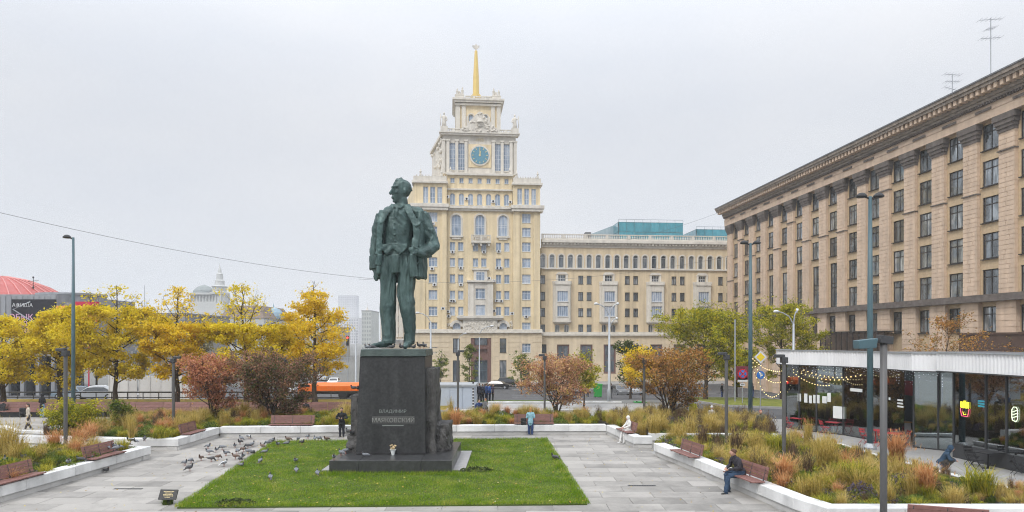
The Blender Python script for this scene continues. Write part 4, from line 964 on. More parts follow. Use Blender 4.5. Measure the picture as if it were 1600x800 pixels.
def person(label, loc, rz, top, legs, hair, hairstyle='short', pose='stand', shoes=None, h=1.75, vox=.018, arms=None, feet=None, knees=None, hood=None, coat=0.0, lean=0.0, look=0.0, hip=None, hat=None, slim=1.0, group=None, name='person'):
    f = Fig(); q = h/1.75
    hz = .93 if pose == 'stand' else (hip or .60)
    sp0 = Vector((0, 0, hz)); sd = Vector((0, -math.sin(lean), math.cos(lean)))
    P = lambda t, fwd=0: sp0+sd*t+Vector((0, -math.cos(lean)*fwd, -math.sin(lean)*fwd))
    tk = 'top'
    f.loft([P(-.06), P(.04), P(.18), P(.34), P(.46), P(.52)], [x*slim for x in (.165, .165, .155, .185, .19, .12)], [.115, .12, .115, .13, .105, .07], tk)
    if True:
        coat = coat or .10
        if pose == 'stand': f.loft([P(.1), P(-.15), P(-coat)], [.17*slim, .19*slim, .215*slim], [.13, .14, .16], tk)
        else: f.loft([P(.1), P(-.03), P(-.07)], [.175*slim, .195*slim, .19*slim], [.145, .165, .155], tk); f.cap(P(.52)+Vector((-.05, -.03, 0)), .05, P(.52)+Vector((.05, -.03, 0)), .05, tk)
    f.loft([P(.5), P(.58), P(.62)], [.058, .052, .05], [.058, .052, .05], 'skin' if not hood else 'top')
    hc = P(.70, .025); hd = Vector((math.sin(look), -math.cos(look), 0))
    f.ball(hc, (.078, .095, .115), 'skin', 14); f.ball(hc+hd*.028-Vector((0, 0, .05)), (.055, .06, .065), 'skin'); f.cap(hc+hd*.088+Vector((0, 0, .015)), .008, hc+hd*.108-Vector((0, 0, .02)), .015, 'skin', 6)
    sdv = Vector((hd.y, -hd.x, 0))
    f.ball(hc+hd*.083+Vector((0, 0, .04)), (.05, .02, .014) if abs(look) < .7 else (.02, .05, .014), 'skin', 8)
    for s in (-1, 1): f.ball(hc+sdv*.078*s, (.018, .022, .032), 'skin', 8)
    if hood: f.ball(hc-hd*.025+Vector((0, 0, .015)), (.105, .118, .14), 'top', 14); f.loft([P(.5, -.02), P(.6, -.02)], [.12, .10], [.10, .10], 'top')
    elif hat: f.ball(hc+Vector((0, 0, .055)), (.092, .107, .09), 'hair', 12)
    else:
        f.ball(hc-hd*.02+Vector((0, 0, .035)), (.088, .104, .10), 'hair', 12)
        if hairstyle == 'long': f.loft([hc-hd*.05, hc-hd*.075-Vector((0, 0, .15)), hc-hd*.08-Vector((0, 0, .25))], [.085, .085, .06], [.06, .05, .035], 'hair')
        if hairstyle == 'bun': f.ball(hc-hd*.1+Vector((0, 0, .07)), .05, 'hair')
    # legs
    for i, s in enumerate((-1, 1)):
        hp = sp0+Vector((s*.09, 0, -.02))
        if pose == 'stand':
            kn = Vector(knees[i]) if knees else Vector((s*.095, -.02, .50)); an = Vector(feet[i]) if feet else Vector((s*.10, .01, .085))
        else:
            kn = Vector(knees[i]) if knees else Vector((s*.11, -.46, hz+.02)); an = Vector(feet[i]) if feet else Vector((s*.11, -.44, .085))
        f.loft([hp+Vector((0, 0, .03)), hp.lerp(kn, .5), kn], [.10, .095, .078], [.105, .10, .08], 'legs'); f.loft([kn, kn.lerp(an, .35), an], [.077, .075, .062], [.078, .077, .066], 'legs')
        fd = Vector((s*.12, -1, 0)).normalized(); f.cap(an+Vector((0, 0, -.045))-fd*.03, .042, an+fd*.15+Vector((0, 0, -.05)), .036, 'shoe', 8)
    # arms
    for i, s in enumerate((-1, 1)):
        sh = P(.455)+Vector((s*.19*slim, 0, 0))
        el, wr = (Vector(a) for a in (arms[i] if arms else ((s*.24, .03, hz+.19), (s*.23, -.06, hz-.05))))
        f.cap(sh, .072, el, .060, tk); f.cap(el, .061, wr, .047, tk); d = (wr-el).normalized(); hand(f, wr+d*.02, d, 'skin', 1.0, .45, -s)
    keys = ['skin', 'top', 'legs', 'hair', 'shoe']
    me = f.mesh(vox, keys, [m_skin, cloth(top), cloth(legs), cloth(hair), cloth(shoes) if shoes else m_shoe], .022, P(.56).z); me.name = name
    o = link(name, me, None, loc, rz); o.scale = (q,)*3; return tag(o, label, 'person', group)

# ================================================================ MONUMENT
ped = thing('granite_pedestal', 'dark granite pedestal with inscription standing on a stepped slab in the lawn', 'pedestal', (-5.2, 29.2, 0), 0)
def PL(x, y, z): return (x+5.2, y-29.2, z)
mb = MB(); mb.box(-8.3+5.2, -2.05+5.2, .55, 5.7, 0, .1); mb.build('ground_pad', m_kerb, ped)
mb = MB()
xs = [-7.83, -6.55, -3.9, -2.57]
for a, b in zip(xs[:-1], xs[1:]):
    for y0, y1 in ((0, 2.6), (2.6, 5.35)): mb = MB(); mb.box(a+5.2+.006, b+5.2-.006, y0+.006, y1-.006, .03, .61); mb.build('slab_stone', m_granmid if y0 else m_granmid, ped, bevel=.015)
mb = MB(); x0, x1 = -6.92+5.2, -3.92+5.2
mb.prism([(x0-.12, 1.55), (x1+.03, 1.55), (x1+.03, 4.7), (x0-.12, 4.7)], .612, 5.02, top=[(x0+.02, 1.78), (x1-.02, 1.78), (x1-.02, 4.5), (x0+.02, 4.5)])
mb.build('pedestal_block', m_granite, ped, bevel=.03)
mb = MB(); mb.prism([(x0+.04, 1.7), (x1+.03, 1.7), (x1+.03, 4.5), (x0+.04, 4.5)], 5.022, 5.34, top=[(x0+.07, 1.74), (x1, 1.74), (x1, 4.46), (x0+.07, 4.46)]); mb.build('bronze_plinth', M('stained_bronze', (.05, .075, .07), .55, .25, 3, .3, 15, metal=.2, streak=.4, col2=(.09, .115, .105)), ped, bevel=.02)
# unhewn side stones
def rough(cx, cy, cz, sx, sy, sz, seed, parent, amp=.16):
    bm = bmesh.new(); bmesh.ops.create_cube(bm, size=1)
    bmesh.ops.subdivide_edges(bm, edges=bm.edges[:], cuts=9, use_grid_fill=True)
    for v in bm.verts:
        c = Vector((v.co.x*sx, v.co.y*sy, v.co.z*sz)); n = v.co.normalized(); k = noise.fractal(c*1.6+Vector((seed, 0, 0)), .7, 2.1, 5)
        taper = 1-.10*(v.co.z+.5); v.co = Vector((c.x*taper, c.y*taper, c.z))+n*k*amp
    me = bpy.data.meshes.new('rough_stone'); bm.to_mesh(me); bm.free(); me.materials.append(m_granrough); return link('rough_stone', me, parent, (cx, cy, cz))
rough(x1+.17, 3.15, 2.5, .5, 2.5, 3.9, 3, ped, .14); rough(x1+.62, 3.4, 1.2, .75, 2.2, 1.25, 8, ped, .18)
rough(x0-.22, 3.1, 1.9, .5, 2.2, 2.6, 12, ped, .13); rough(x0-.36, 2.9, .98, .6, 2.0, .8, 19, ped, .13)
yI = 1.62
def yf(z): return 1.55+(z-.612)*.23/4.41
def mid(px): return (px-800)*30.9/F+5.2
zl = lambda py: HC-(py-HOR)*30.85/F
z = zl(645); o = text('ВЛАДИМИР', .20, m_letter, ped, (mid(614), yf(z)-.005, z), rx=R(90-3), ext=.02, name='inscription', sx=1.05)
z = zl(659.5); b = MB(); b.box(mid(582), mid(648), yf(z+.35)-.02, yf(z)-.006, z-.06, z+.27); b.build('inscription_panel', M('dull_grey_panel', (.085, .085, .083), .6, .15, 8), ped)
o = text('МАЯКОВСКИЙ', .265, M('worn_letters', (.24, .24, .23), .6, .3, 6), ped, (mid(615), yf(z)-.032, z), rx=R(90-3), ext=.012, name='inscription', sx=1.02)
z = zl(665.5); b = MB(); b.box(mid(598), mid(631), yf(z)-.02, yf(z)+.01, z, z+.05); b.build('inscription_rule', m_letter, ped)
# bunch of pale flowers in front
fl = thing('flower_bunch', 'small bunch of dry white flowers leaning against the pedestal front', 'flowers', (AT(614, 30.6).x, 30.6, .61))
b = MB(); b.lathe([(.06, 0), (.12, .22), (.15, .25)], 8); b.build('wrapping', m_paper, fl)
b = MB(); rr = random.Random(4)
for i in range(16):
    a = rr.uniform(0, 6.28); r = rr.uniform(.03, .17); h = rr.uniform(.28, .46); b.tube([(0, 0, .1), (r*math.cos(a), r*math.sin(a), h)], .008, n=4); b.ball((r*math.cos(a), r*math.sin(a), h), (.045, .045, .035), 6)
b.build('blossom', M('cream_petals', (.55, .42, .24), .8, .4, 20), fl)

# --- the bronze figure, in units measured from the photo (1 m = 82.5)
u_ = 82.5
def c3(x, y, d=0.0): return Vector(((x-295)/u_, d/u_, (757-y)/u_))
f = Fig()
def lf_(rows, k='b', right=(1, 0, 0), n=18): f.loft([c3(r[0], r[1], r[4] if len(r) > 4 else 0) for r in rows], [r[2]/u_ for r in rows], [r[3]/u_ for r in rows], k, right, n)
def cp(a, r0, b, r1): f.cap(c3(*a), r0/u_, c3(*b), r1/u_, 'b', 12)
lf_([(266, 395, 32, 38), (262, 440, 36, 42), (263, 500, 33, 39), (263, 560, 31, 35, -2), (262, 610, 30, 33, -4), (264, 650, 28, 31, 0), (267, 700, 25, 29, 3), (267, 742, 25, 29, 3)])
lf_([(334, 395, 34, 38), (337, 440, 36, 42), (335, 500, 34, 39), (334, 560, 31, 35, -4), (340, 605, 30, 33, -8), (344, 650, 27, 31, -5), (346, 700, 23, 27, -2), (346, 744, 21, 27, -4)])
lf_([(300, 470, 52, 40), (300, 430, 68, 46), (302, 385, 64, 46), (303, 350, 59, 46), (303, 300, 59, 51), (306, 262, 60, 50), (312, 232, 64, 42), (318, 212, 40, 30)])
# vest with pointed hem and buttons
for s, x in ((-1, 268), (1, 318)):
    f.mb.xprism([tuple(q) for q in (((x-27-295)/u_, (757-360)/u_), ((x+27-295)/u_, (757-360)/u_), ((x+27-295)/u_, (757-376)/u_), ((x-295)/u_, (757-402)/u_), ((x-27-295)/u_, (757-376)/u_))], -52/u_, -36/u_)
for y in (280, 303, 326, 349, 370): f.ball(c3(297, y, -52), .035, 'b', 8)
# shoulders, coat
cp((242, 240, 4), 19, (398, 243, 4), 20); cp((262, 226, 0), 20, (380, 228, 0), 22)
lf_([(252, 228, 22, 40), (243, 270, 15, 46), (238, 330, 12, 48), (236, 400, 12, 47), (234, 470, 11, 44)], n=12)
lf_([(390, 230, 24, 40), (393, 290, 20, 48), (391, 350, 19, 50), (391, 410, 19, 50), (393, 487, 20, 48)], n=14)
lf_([(315, 235, 70, 16, 36), (312, 300, 78, 14, 42), (310, 380, 80, 12, 46), (312, 480, 78, 10, 46)])
def strip_(pts, w, d=-50, t=5):
    for a, b in zip(pts[:-1], pts[1:]):
        f.mb.tube([c3(a[0], a[1], a[2] if len(a) > 2 else d), c3(b[0], b[1], b[2] if len(b) > 2 else d)], w/u_, t*.7/u_, n=8, right=(1, 0, 0)); f.seg.append((c3(*a[:2], d), .05, c3(*b[:2], d), .05, 'b'))
strip_([(338, 206, -26), (356, 240, -44), (380, 285, -53), (383, 330, -54), (371, 390, -56), (374, 486, -54)], 15)
strip_([(292, 206, -26), (265, 235, -44), (245, 275, -53), (240, 330, -53), (238, 390, -52), (234, 440, -48)], 14)
strip_([(385, 262, -50), (398, 282, -54), (378, 292, -57)], 6); strip_([(258, 245, -46), (238, 268, -50), (250, 282, -56)], 6)
strip_([(306, 206, -34), (302, 240, -47), (300, 262, -50)], 7); strip_([(296, 202, -28), (303, 218, -40)], 9); strip_([(328, 203, -28), (312, 220, -40)], 9)
cp((398, 430, -44), 5, (378, 434, -50), 5)
# arm hanging on the viewer's left
lf_([(239, 240, 22, 30), (228, 290, 23, 29), (219, 345, 22, 28), (214, 400, 21, 26, -2), (212, 452, 19, 24, -4)])
cp((213, 452, -4), 14, (217, 474, -8), 13)
for i, (x, l) in enumerate(((208, 492), (215, 497), (221, 495), (227, 489))): cp((x+1, 472, -10), 5, (x+1, (472+l)/2, -15), 4.6); cp((x+1, (472+l)/2, -15), 4.6, (x+2, l, -12), 4)
cp((225, 466, -16), 5.5, (231, 484, -24), 4.5)
# bent arm on the right, coat held open
lf_([(398, 240, 28, 32), (414, 285, 27, 30, 2), (434, 335, 26, 28, 4), (441, 362, 25, 27, -2)])
cp((441, 360, -2), 27, (420, 386, -42), 22); cp((420, 386, -42), 21, (404, 396, -66), 17); cp((404, 396, -66), 14, (388, 394, -84), 13); 
for a, b in (((441, 330, -20), (415, 372, -40)), ((452, 345, 0), (428, 400, -30)), ((440, 300, -22), (452, 330, -10)), ((425, 300, -24), (446, 315, -16))): cp(a, 5, b, 5)
for i, (y, l) in enumerate(((386, 363), (391, 361), (396, 364), (401, 370))): cp((386, y, -86), 5, ((386+l)/2, y-1, -96), 4.8); cp(((386+l)/2, y-1, -96), 4.8, (l, y-4+i, -94), 4)
cp((392, 383, -88), 5.5, (376, 376, -96), 4.6)
# neck and head turned to the viewer's left
fd = Vector((-.83, -.56, 0)); sd_ = Vector((-.56, .83, 0))
cp((318, 222, -2), 27, (316, 180, -6), 24); f.loft([c3(318, 214, -4), c3(318, 204, -4)], [.36, .31], [.36, .31], 'b')
hc = c3(315, 150, -6)
def hd(a, s, z): return hc+fd*(a/u_*1.09)+sd_*(s/u_*1.07)+Vector((0, 0, z/u_*1.06))
f.loft([hd(-4, 0, 44), hd(-3, 0, 36), hd(0, 0, 22), hd(2, 0, 5), hd(6, 0, -12), hd(10, 0, -28), hd(14, 0, -42), hd(17, 0, -47)], [x/u_ for x in (14, 26, 32, 32, 30, 25, 17, 8)], [x/u_ for x in (12, 22, 27, 27.5, 26, 22, 16, 9)], 'b', right=fd)
f.ball(hd(-8, 0, 8), (32/u_, 30/u_, 33/u_), 'b', 16)
f.loft([hd(32, 0, 9), hd(37, 0, -2), hd(41, 0, -11), hd(37, 0, -15)], [.03, .05, .065, .045], [.045, .055, .09, .07], 'b', right=sd_)   # nose
for s in (-1, 1):
    f.cap(hd(32, s*4, 13), .055, hd(25, s*19, 13), .05, 'b'); f.ball(hd(24, s*15, -8), .095, 'b'); f.ball(hd(-2, s*28, -3), (.07, .07, .15), 'b'); f.ball(hd(28, s*11, 5), .04, 'b', 8)
f.cap(hd(33, -6, -23), .035, hd(33, 6, -23), .035, 'b'); f.cap(hd(32, -6, -28), .035, hd(32, 6, -28), .035, 'b'); f.ball(hd(26, 0, -38), (.09, .09, .08), 'b')
# hair swept back
f.ball(hd(-10, 0, 15), (32/u_, 31/u_, 31/u_), 'b', 16)
for i in range(8):
    s = -23+46*i/7; h = 40-.02*s*s+(2.5 if i % 2 else -1.5); f.cap(hd(19-abs(s)*.3, s*.8, h-7), .045, hd(4, s+2, h+2), .062, 'b'); f.cap(hd(4, s+2, h+2), .062, hd(-16, s*.95, h-3), .055, 'b'); f.cap(hd(-16, s, h-3), .055, hd(-34, s*.8, h-24), .04, 'b')
f.cap(hd(20, -8, 36), .07, hd(10, 9, 44), .08, 'b'); f.cap(hd(16, 8, 39), .06, hd(2, -6, 46), .07, 'b')
# shoes
for a, b, r in (((266, 744, 4), (232, 747, -24), 13), ((232, 747, -24), (212, 750, -38), 10), ((345, 744, 0), (342, 746, -44), 14), ((342, 746, -44), (340, 750, -66), 11)): cp(a, r, b, r*.9)
me = remesh(f.mb, .03, 1); me.name = 'bronze_statue'
n = len(me.vertices); co = np.empty(n*3, np.float32); me.vertices.foreach_get('co', co); co = co.reshape(-1, 3); no = np.empty(n*3, np.float32); me.vertex_normals.foreach_get('vector', no); no = no.reshape(-1, 3)
dd = np.zeros(n)
for i in range(n):
    x, y, z = co[i]; yy = 757-z*u_
    if yy < 205: continue
    if yy > 400:
        a = .10 if yy < 735 else .01
        d = noise.fractal(Vector((x*3.2, y*3.2, z*.55)), .8, 2, 3)*a
        if 580 < yy < 640 or yy > 700: d += .03*math.sin(z*14+x*3)*max(0, noise.noise(Vector((x*2, y*2, z*2))))*2
    else:
        d = noise.fractal(Vector((x*2.6+z*1.2, y*2.6, z*1.5)), .8, 2, 4)*.045
        if abs(x-.05) < .75 and y < -.3: d += .022*math.sin((z*1.0+abs(x-.1)*.9)*16)*max(0, noise.noise(Vector((x*1.5, 3, z*1.5))))*2
        if x > 1.25 or x < -.75: d += .035*math.sin(z*11+x*9)*max(0, .3+noise.noise(Vector((x*2, y*2, z*1.2))))
    dd[i] = d
co += no*dd[:, None].astype(np.float32); me.vertices.foreach_set('co', co.ravel()); me.materials.append(m_bronze)
me.polygons.foreach_set('use_smooth', [True]*len(me.polygons)); me.update()
stt = link('bronze_statue', me, None, (AT(619, 32.3).x, 32.3, 5.34+.07)); tag(stt, 'tall green bronze statue of a man in an open jacket on granite pedestal', 'statue')

# ================================================================ PLANTER WALLS AND BENCHES
WALLZ = .62; WI = 0
def planter(label, pts, width=.55, closed=False, inward=1, z0=0.0):      # pts: ground line of the visible face
    global WI
    root = thing('planter_wall', label, 'wall', (pts[0][0], pts[0][1], 0)); o0 = Vector((pts[0][0], pts[0][1], 0))
    for i in range(len(pts)-1):
        a, b = Vector((*pts[i], 0)), Vector((*pts[i+1], 0)); d = (b-a).normalized(); nrm = Vector((-d.y, d.x, 0))*inward; L = (b-a).length; k = max(1, round(L/2.5)); WI += 1; dz = (WI % 4)*.003
        for j in range(k):
            p = a+d*(L*(j+.5)/k)+nrm*width/2; w = L/k-.012
            m = MB(); m.cbox((0, 0, (WALLZ+.235)/2), (w, width, WALLZ-.235)); m.build('concrete_block', m_white, root, Vector((p.x, p.y, dz))-o0, math.atan2(d.y, d.x), bevel=.02)
        p = a.lerp(b, .5)+nrm*(width/2+.06); m = MB(); m.cbox((0, 0, .108+dz), (L-.02, width, .215)); m.build('plinth', m_whitebase, root, Vector((p.x, p.y, 0))-o0, math.atan2(d.y, d.x))
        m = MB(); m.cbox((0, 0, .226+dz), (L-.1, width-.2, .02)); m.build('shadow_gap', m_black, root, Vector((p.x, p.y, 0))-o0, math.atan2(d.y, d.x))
    return root
planter('white concrete planter wall at the left edge with two benches and pigeons', [(-18.25, 20.0), (-17.5, 33.1), (-18.3, 33.15)])
planter('far wall of the left edge planter beside the orange grass', [(-18.75, 33.17), (-27, 33.3)])
planter('white planter wall bending round behind the pigeon flock', [(-26.5, 36.6), (-19.4, 35.4), (-17.3, 35.4), (-17.2, 40.2), (-5.6, 41.0)], inward=1)
planter('long white planter wall behind the lawn right of the pedestal', [(-5.58, 41.0), (5.7, 41.3), (6.46, 36.25), (7.45, 36.2)])
planter('white planter wall on the right with the seated man in jeans', [(7.05, 34.0), (8.02, 29.0), (9.2, 22.3), (9.65, 20.9), (24, 20.9)], width=.6)
planter('low white kerb wall behind the right flower bed by the cafe', [(17.6, 36.6), (17.7, 33.0), (18.2, 29.2), (18.5, 26.6), (19.5, 24.2)], width=.3, inward=-1).scale.z = .38
planter('narrow white wall between the two right flower beds', [(7.5, 37.4), (14.5, 37.2)], width=.4)
planter('diagonal white kerb wall behind couple at the left', [(-33, 44.0), (-30.0, 41.4), (-26.0, 40.6)], width=.3).scale.z = .42
slat = MB(); slat.box(-1.06, 1.06, -.055, .055, -.02, .02); slat = slat.mesh('slat', m_wood)
brk = MB(); brk.box(-.025, .025, -.03, .5, -.05, -.025); brk.tube([(0, .47, -.05), (0, .55, .2), (0, .62, .48)], .025, n=6); brk = brk.mesh('bracket', m_steel)
def bench(label, x, y, rz, L=2.12, group='timber benches on the planter walls', z=.70):
    r = thing('timber_bench', label, 'bench', (x, y, z), rz, group); s = L/2.12
    for i in range(4): o = link('slat', slat, r, (0, .04+.125*i, 0)); o.scale.x = s
    for i in range(4): o = link('slat', slat, r, (0, .53+.028*i, .1+.118*i)); o.rotation_euler.x = R(76); o.scale.x = s
    for i in (-.9, 0, .9): link('bracket', brk, r, (i*s, 0, 0))
    return r
bench('bare timber bench behind the seated man in jeans', 7.5, 30.5, math.atan2(-4.9, .97))
bench('timber bench with the seated man in jeans on its end', 8.36, 25.3, math.atan2(-4.9, .97)*1.0)
bench('small timber bench with the person in a white hooded suit', 6.1, 38.1, math.atan2(-5, .76), 1.9)
bench('timber bench behind the woman in the pale blue jacket', 1.35, 41.28, R(1.5), 2.4)
bench('timber bench on the back wall left of the man looking at his phone', -13.2, 40.62, R(2), 2.6)
bench('timber bench on the angled wall above the pigeon flock', -17.28, 37.6, R(90), 1.9)
bench('timber bench at the left edge with a cluster of pigeons on its end', -17.6, 30.0, R(87))
bench('timber bench cut by the left edge of the picture', -17.9, 25.0, R(87), 2.3)
b9 = bench('end of a timber bench at the bottom edge beside the big grey lamp', 12.6, 20.0, R(-20)+R(180), 2.0, z=.52)
# long brown bench across the far side of the square
lb = thing('long_brown_bench', 'very long brown timber bench along the yellow tree row', 'bench', (-27, 50.3, 0))
for i in range(15):
    x = -27+i*2.05
    for k in range(3):
        m = MB(); 
        if i == 0: m.box(-1.01, 1.01, -.1, .1, -.03, .03); lslat = m.mesh('slat', m_wood) if k == 0 else lslat
        o = link('slat', lslat, lb, (x+12.5-.0, .1+.22*k, .46))
        o = link('slat', lslat, lb, (x+12.5, .78+.06*k, .58+.205*k)); o.rotation_euler.x = R(74)
m = MB(); m.box(-15.5, 15.7, .35, .6, 0, .42)
for i in range(16): m.box(-15.5+i*2.05, -15.4+i*2.05, .05, .8, .0, .42)
m.build('frame', m_steel, lb)
strip_y = sheet('leaf_strip', [(-75, 51.5), (-5, 51.5), (-5, 61), (-75, 61)], .45, m_leaflitter, kind='structure')
m = MB(); m.box(-75, -5, 51.35, 51.49, 0, .47); m.box(-5, -4.85, 51.35, 61, 0, .47); struct(m.build('raised_bed_kerb', m_kerb))
m = MB()
for i in range(52): x = -75+i*1.4; m.box(x, x+.06, 61.0, 61.06, .4, 1.0)
m.box(-75, -4, 60.98, 61.08, 1.0, 1.12); m.box(-75, -4, 61.0, 61.06, .55, .62); tag(m.build('street_railing', m_steel), 'low dark railing between the yellow trees and the street', 'railing')
lw2 = sheet('far_lawn', [AT(660, 66), AT(860, 64), AT(890, 70), AT(660, 72)], .05, m_lawn); 
m = MB(); m.box(-4.8, 6.0, 52.9, 53.2, 0, .33); tag(m.build('low_kerb_wall', m_white), 'low white wall behind the bed in front of the kiosk', 'wall')
m = MB(); m.box(-2.2, 10, 62.2, 62.5, -.1, .13); tag(m.build('low_kerb_wall', m_white), 'low white kerb before the far green lawn', 'wall')
# ================================================================ TREES AND PLANTS
def tubes_np(paths, n=6):      # list of (pts Nx3, radii N) -> quads
    VV = []; FF = []; o = 0
    for pts, rad in paths:
        pts = np.asarray(pts, float); k = len(pts); t = np.gradient(pts, axis=0); t /= np.linalg.norm(t, axis=1)[:, None]+1e-9
        ref = np.array([1., 0, 0]) if abs(t[0][0]) < .8 else np.array([0, 1., 0]); a = ref-t*(t@ref)[:, None]; a /= np.linalg.norm(a, axis=1)[:, None]+1e-9; b = np.cross(t, a)
        w = np.arange(n)*2*np.pi/n; r = np.asarray(rad, float)
        V = pts[:, None, :]+r[:, None, None]*(a[:, None, :]*np.cos(w)[None, :, None]+b[:, None, :]*np.sin(w)[None, :, None])
        VV.append(V.reshape(-1, 3)); i = np.arange(k-1)[:, None]*n; j = np.arange(n)[None, :]; j2 = (j+1) % n
        FF.append(np.stack([i+j, i+j2, i+n+j2, i+n+j], -1).reshape(-1, 4)+o); o += k*n
    return np.concatenate(VV), np.concatenate(FF)
def tree(name, label, loc, H, spread, leafm, nleaf, seed, trunk=.22, z0=.28, lsize=.23, cat='tree', group=None, stems=1, bare=.80, up=.75, nl=26, tr=None, limb_r=.35, shape='egg', bark=None, clump=.42, droop=0.0):
    rg = np.random.default_rng(seed); paths = []; ends = []
    def prof(t):     # crown radius by relative height
        if shape == 'egg': return max(.06, math.sin(math.pi*min(1, max(0, (t*.93+.12)))**.85)**.8)
        if shape == 'lime': return max(.08, (.62+.95*t if t < .4 else 1.0-1.52*(t-.4)**1.0))
        if shape == 'cone': return max(.05, (1-t)*.95+.12)
        if shape == 'vase': return max(.1, .35+.75*math.sin(math.pi*min(1, .2+.62*t)))
        return max(.1, math.sqrt(max(0, 1-(2*t-1)**2)))
    def branch(p, d, L, r, lvl, curv):
        k = 6 if lvl < 2 else 4; pts = [p]; q = p.copy(); dd = d.copy()
        for i in range(k):
            dd = dd+rg.normal(0, .14, 3)+np.array([0, 0, curv]); dd /= np.linalg.norm(dd); q = q+dd*L/k; pts.append(q)
        rad = [r*(1-.8*i/k) for i in range(k+1)]; paths.append((pts, rad)); return pts
    tops = []
    for s in range(stems):
        base = np.array([rg.normal(0, .12*(stems > 1)), rg.normal(0, .12*(stems > 1)), 0.]); az0 = 2*np.pi*s/stems+rg.uniform(-.4, .4)
        lean = np.array([math.cos(az0), math.sin(az0), 0])*(spread*.55 if stems > 1 else rg.normal(0, .12))
        hh = H*(rg.uniform(.75, 1.0) if stems > 1 else 1.0); n = 9; pts = [base+lean*(i/n)**1.2+np.array([rg.normal(0, .05), rg.normal(0, .05), hh*i/n])*(1 if i else 0)+np.array([0, 0, 0]) for i in range(n+1)]
        rr = trunk*(1 if stems == 1 else .55); rad = [rr*(1.25 if i == 0 else (1-.9*i/n)) for i in range(n+1)]; paths.append((pts, rad)); P = np.array(pts)
        m = nl if stems == 1 else max(6, nl//stems)
        for b in range(m):
            t = (b+rg.uniform(0, .8))/m; zf = z0+(1-z0)*t*.98; x = zf*n; i = min(n-1, int(x)); p = P[i]+(P[i+1]-P[i])*(x-i); R_ = spread*prof(t)*rg.uniform(.75, 1.1)
            az = b*2.4+rg.uniform(-.4, .4); el = up*rg.uniform(.6, 1.3)+.3*t; d = np.array([math.cos(az)*math.cos(el), math.sin(az)*math.cos(el), math.sin(el)])
            if stems > 1: d = d+np.array([math.cos(az0), math.sin(az0), 0])*.3; d /= np.linalg.norm(d)
            L = R_/max(.35, math.cos(el)); L = min(L, (1.02-zf)*H+spread*.55); lp = branch(p, d, L, max(.018, rad[i]*limb_r), 1, .05-droop)
            ns = max(3, int(L*2.2))
            for c in range(ns):
                f_ = rg.uniform(.25, 1); xx = f_*6; ii = min(5, int(xx)); p2 = lp[ii]+(lp[ii+1]-lp[ii])*(xx-ii); d2 = (lp[ii+1]-lp[ii]); d2 = d2/np.linalg.norm(d2)+rg.normal(0, .65, 3); d2 /= np.linalg.norm(d2)
                L2 = L*rg.uniform(.22, .42)*(1.15-f_*.4); sp = branch(p2, d2, L2, max(.010, rad[i]*limb_r*.4), 2, .04-droop)
                for q in sp[1:]: ends.append((q, f_, zf))
                for e in range(2):
                    d3 = d2+rg.normal(0, .6, 3); d3 /= np.linalg.norm(d3); j = rg.integers(1, 4); tp = branch(sp[j], d3, L2*.6, .007, 3, .03); ends += [(q, 1, zf) for q in tp[1:]]
    Pall = np.array([e_[0] for e_ in ends]); kr = spread/np.percentile(np.hypot(Pall[:, 0], Pall[:, 1]), 95); kz = H/np.percentile(Pall[:, 2], 99.7); SC = np.array([kr, kr, kz])
    paths = [([p_*SC for p_ in q_[0]], q_[1]) for q_ in paths]; ends = [(p_*SC, f_, z_) for p_, f_, z_ in ends]
    V, Fc = tubes_np([p for p in paths if p[1][0] > .03], 6)
    thin = [p for p in paths if p[1][0] <= .03]
    if thin: V2, F2 = tubes_np(thin, 3); Fc = np.concatenate([Fc, F2+len(V)]); V = np.concatenate([V, V2])
    root = thing(name, label, cat, loc, 0, group); link('trunk', npmesh('trunk', V, Fc, bark or m_bark, smooth=True), root)
    E = np.array([e[0] for e in ends]); hz = E[:, 2]/H
    wgt = np.where(hz > bare, .06, 1.0)*(0.45+rg.random(len(E))**2)
    # clumps: some sprays carry far more leaves than others
    cl = np.sin(E[:, 0]*2.1+seed)*np.sin(E[:, 1]*2.3+1)*np.sin(E[:, 2]*2.6+seed*.7); wgt *= np.where(cl > -.15, 1.0, .25); wgt /= wgt.sum()
    ix = rg.choice(len(E), nleaf, p=wgt); C = E[ix]+rg.normal(0, clump*.5, (nleaf, 3))*np.array([1, 1, .55])
    nrm = rg.normal(0, 1, (nleaf, 3))+np.array([0, 0, .9]); nrm /= np.linalg.norm(nrm, axis=1)[:, None]
    a = np.cross(nrm, rg.normal(0, 1, (nleaf, 3))); a /= np.linalg.norm(a, axis=1)[:, None]; b = np.cross(nrm, a); sz = lsize*rg.uniform(.55, 1.15, nleaf)[:, None]
    V = np.stack([C-a*sz*.5, C+b*sz*.3+nrm*sz*.06, C+a*sz*.55, C-b*sz*.3+nrm*sz*.06], 1).reshape(-1, 3)
    link('crown', npmesh('crown', V, np.arange(4*nleaf).reshape(-1, 4), leafm), root); return root
L_yel = LEAF('yellow_linden_leaves', [(.46, .39, .016), (.68, .54, .014), (.82, .65, .025), (.88, .74, .07)], .48)
L_yel2 = LEAF('golden_leaves', [(.52, .38, .014), (.72, .51, .014), (.84, .61, .025), (.88, .70, .09)], .48)
L_red = LEAF('russet_pink_leaves', [(.24, .12, .05), (.46, .18, .10), (.60, .28, .17), (.62, .38, .12)], .35)
L_maroon = LEAF('purple_brown_leaves', [(.07, .10, .025), (.16, .13, .05), (.30, .14, .11), (.38, .22, .10)], .3)
L_orange = LEAF('orange_brown_leaves', [(.16, .15, .03), (.32, .16, .05), (.46, .22, .07), (.58, .34, .05)], .35)
L_olive = LEAF('yellow_green_leaves', [(.14, .17, .014), (.30, .31, .018), (.48, .43, .022), (.62, .50, .035)], .4)
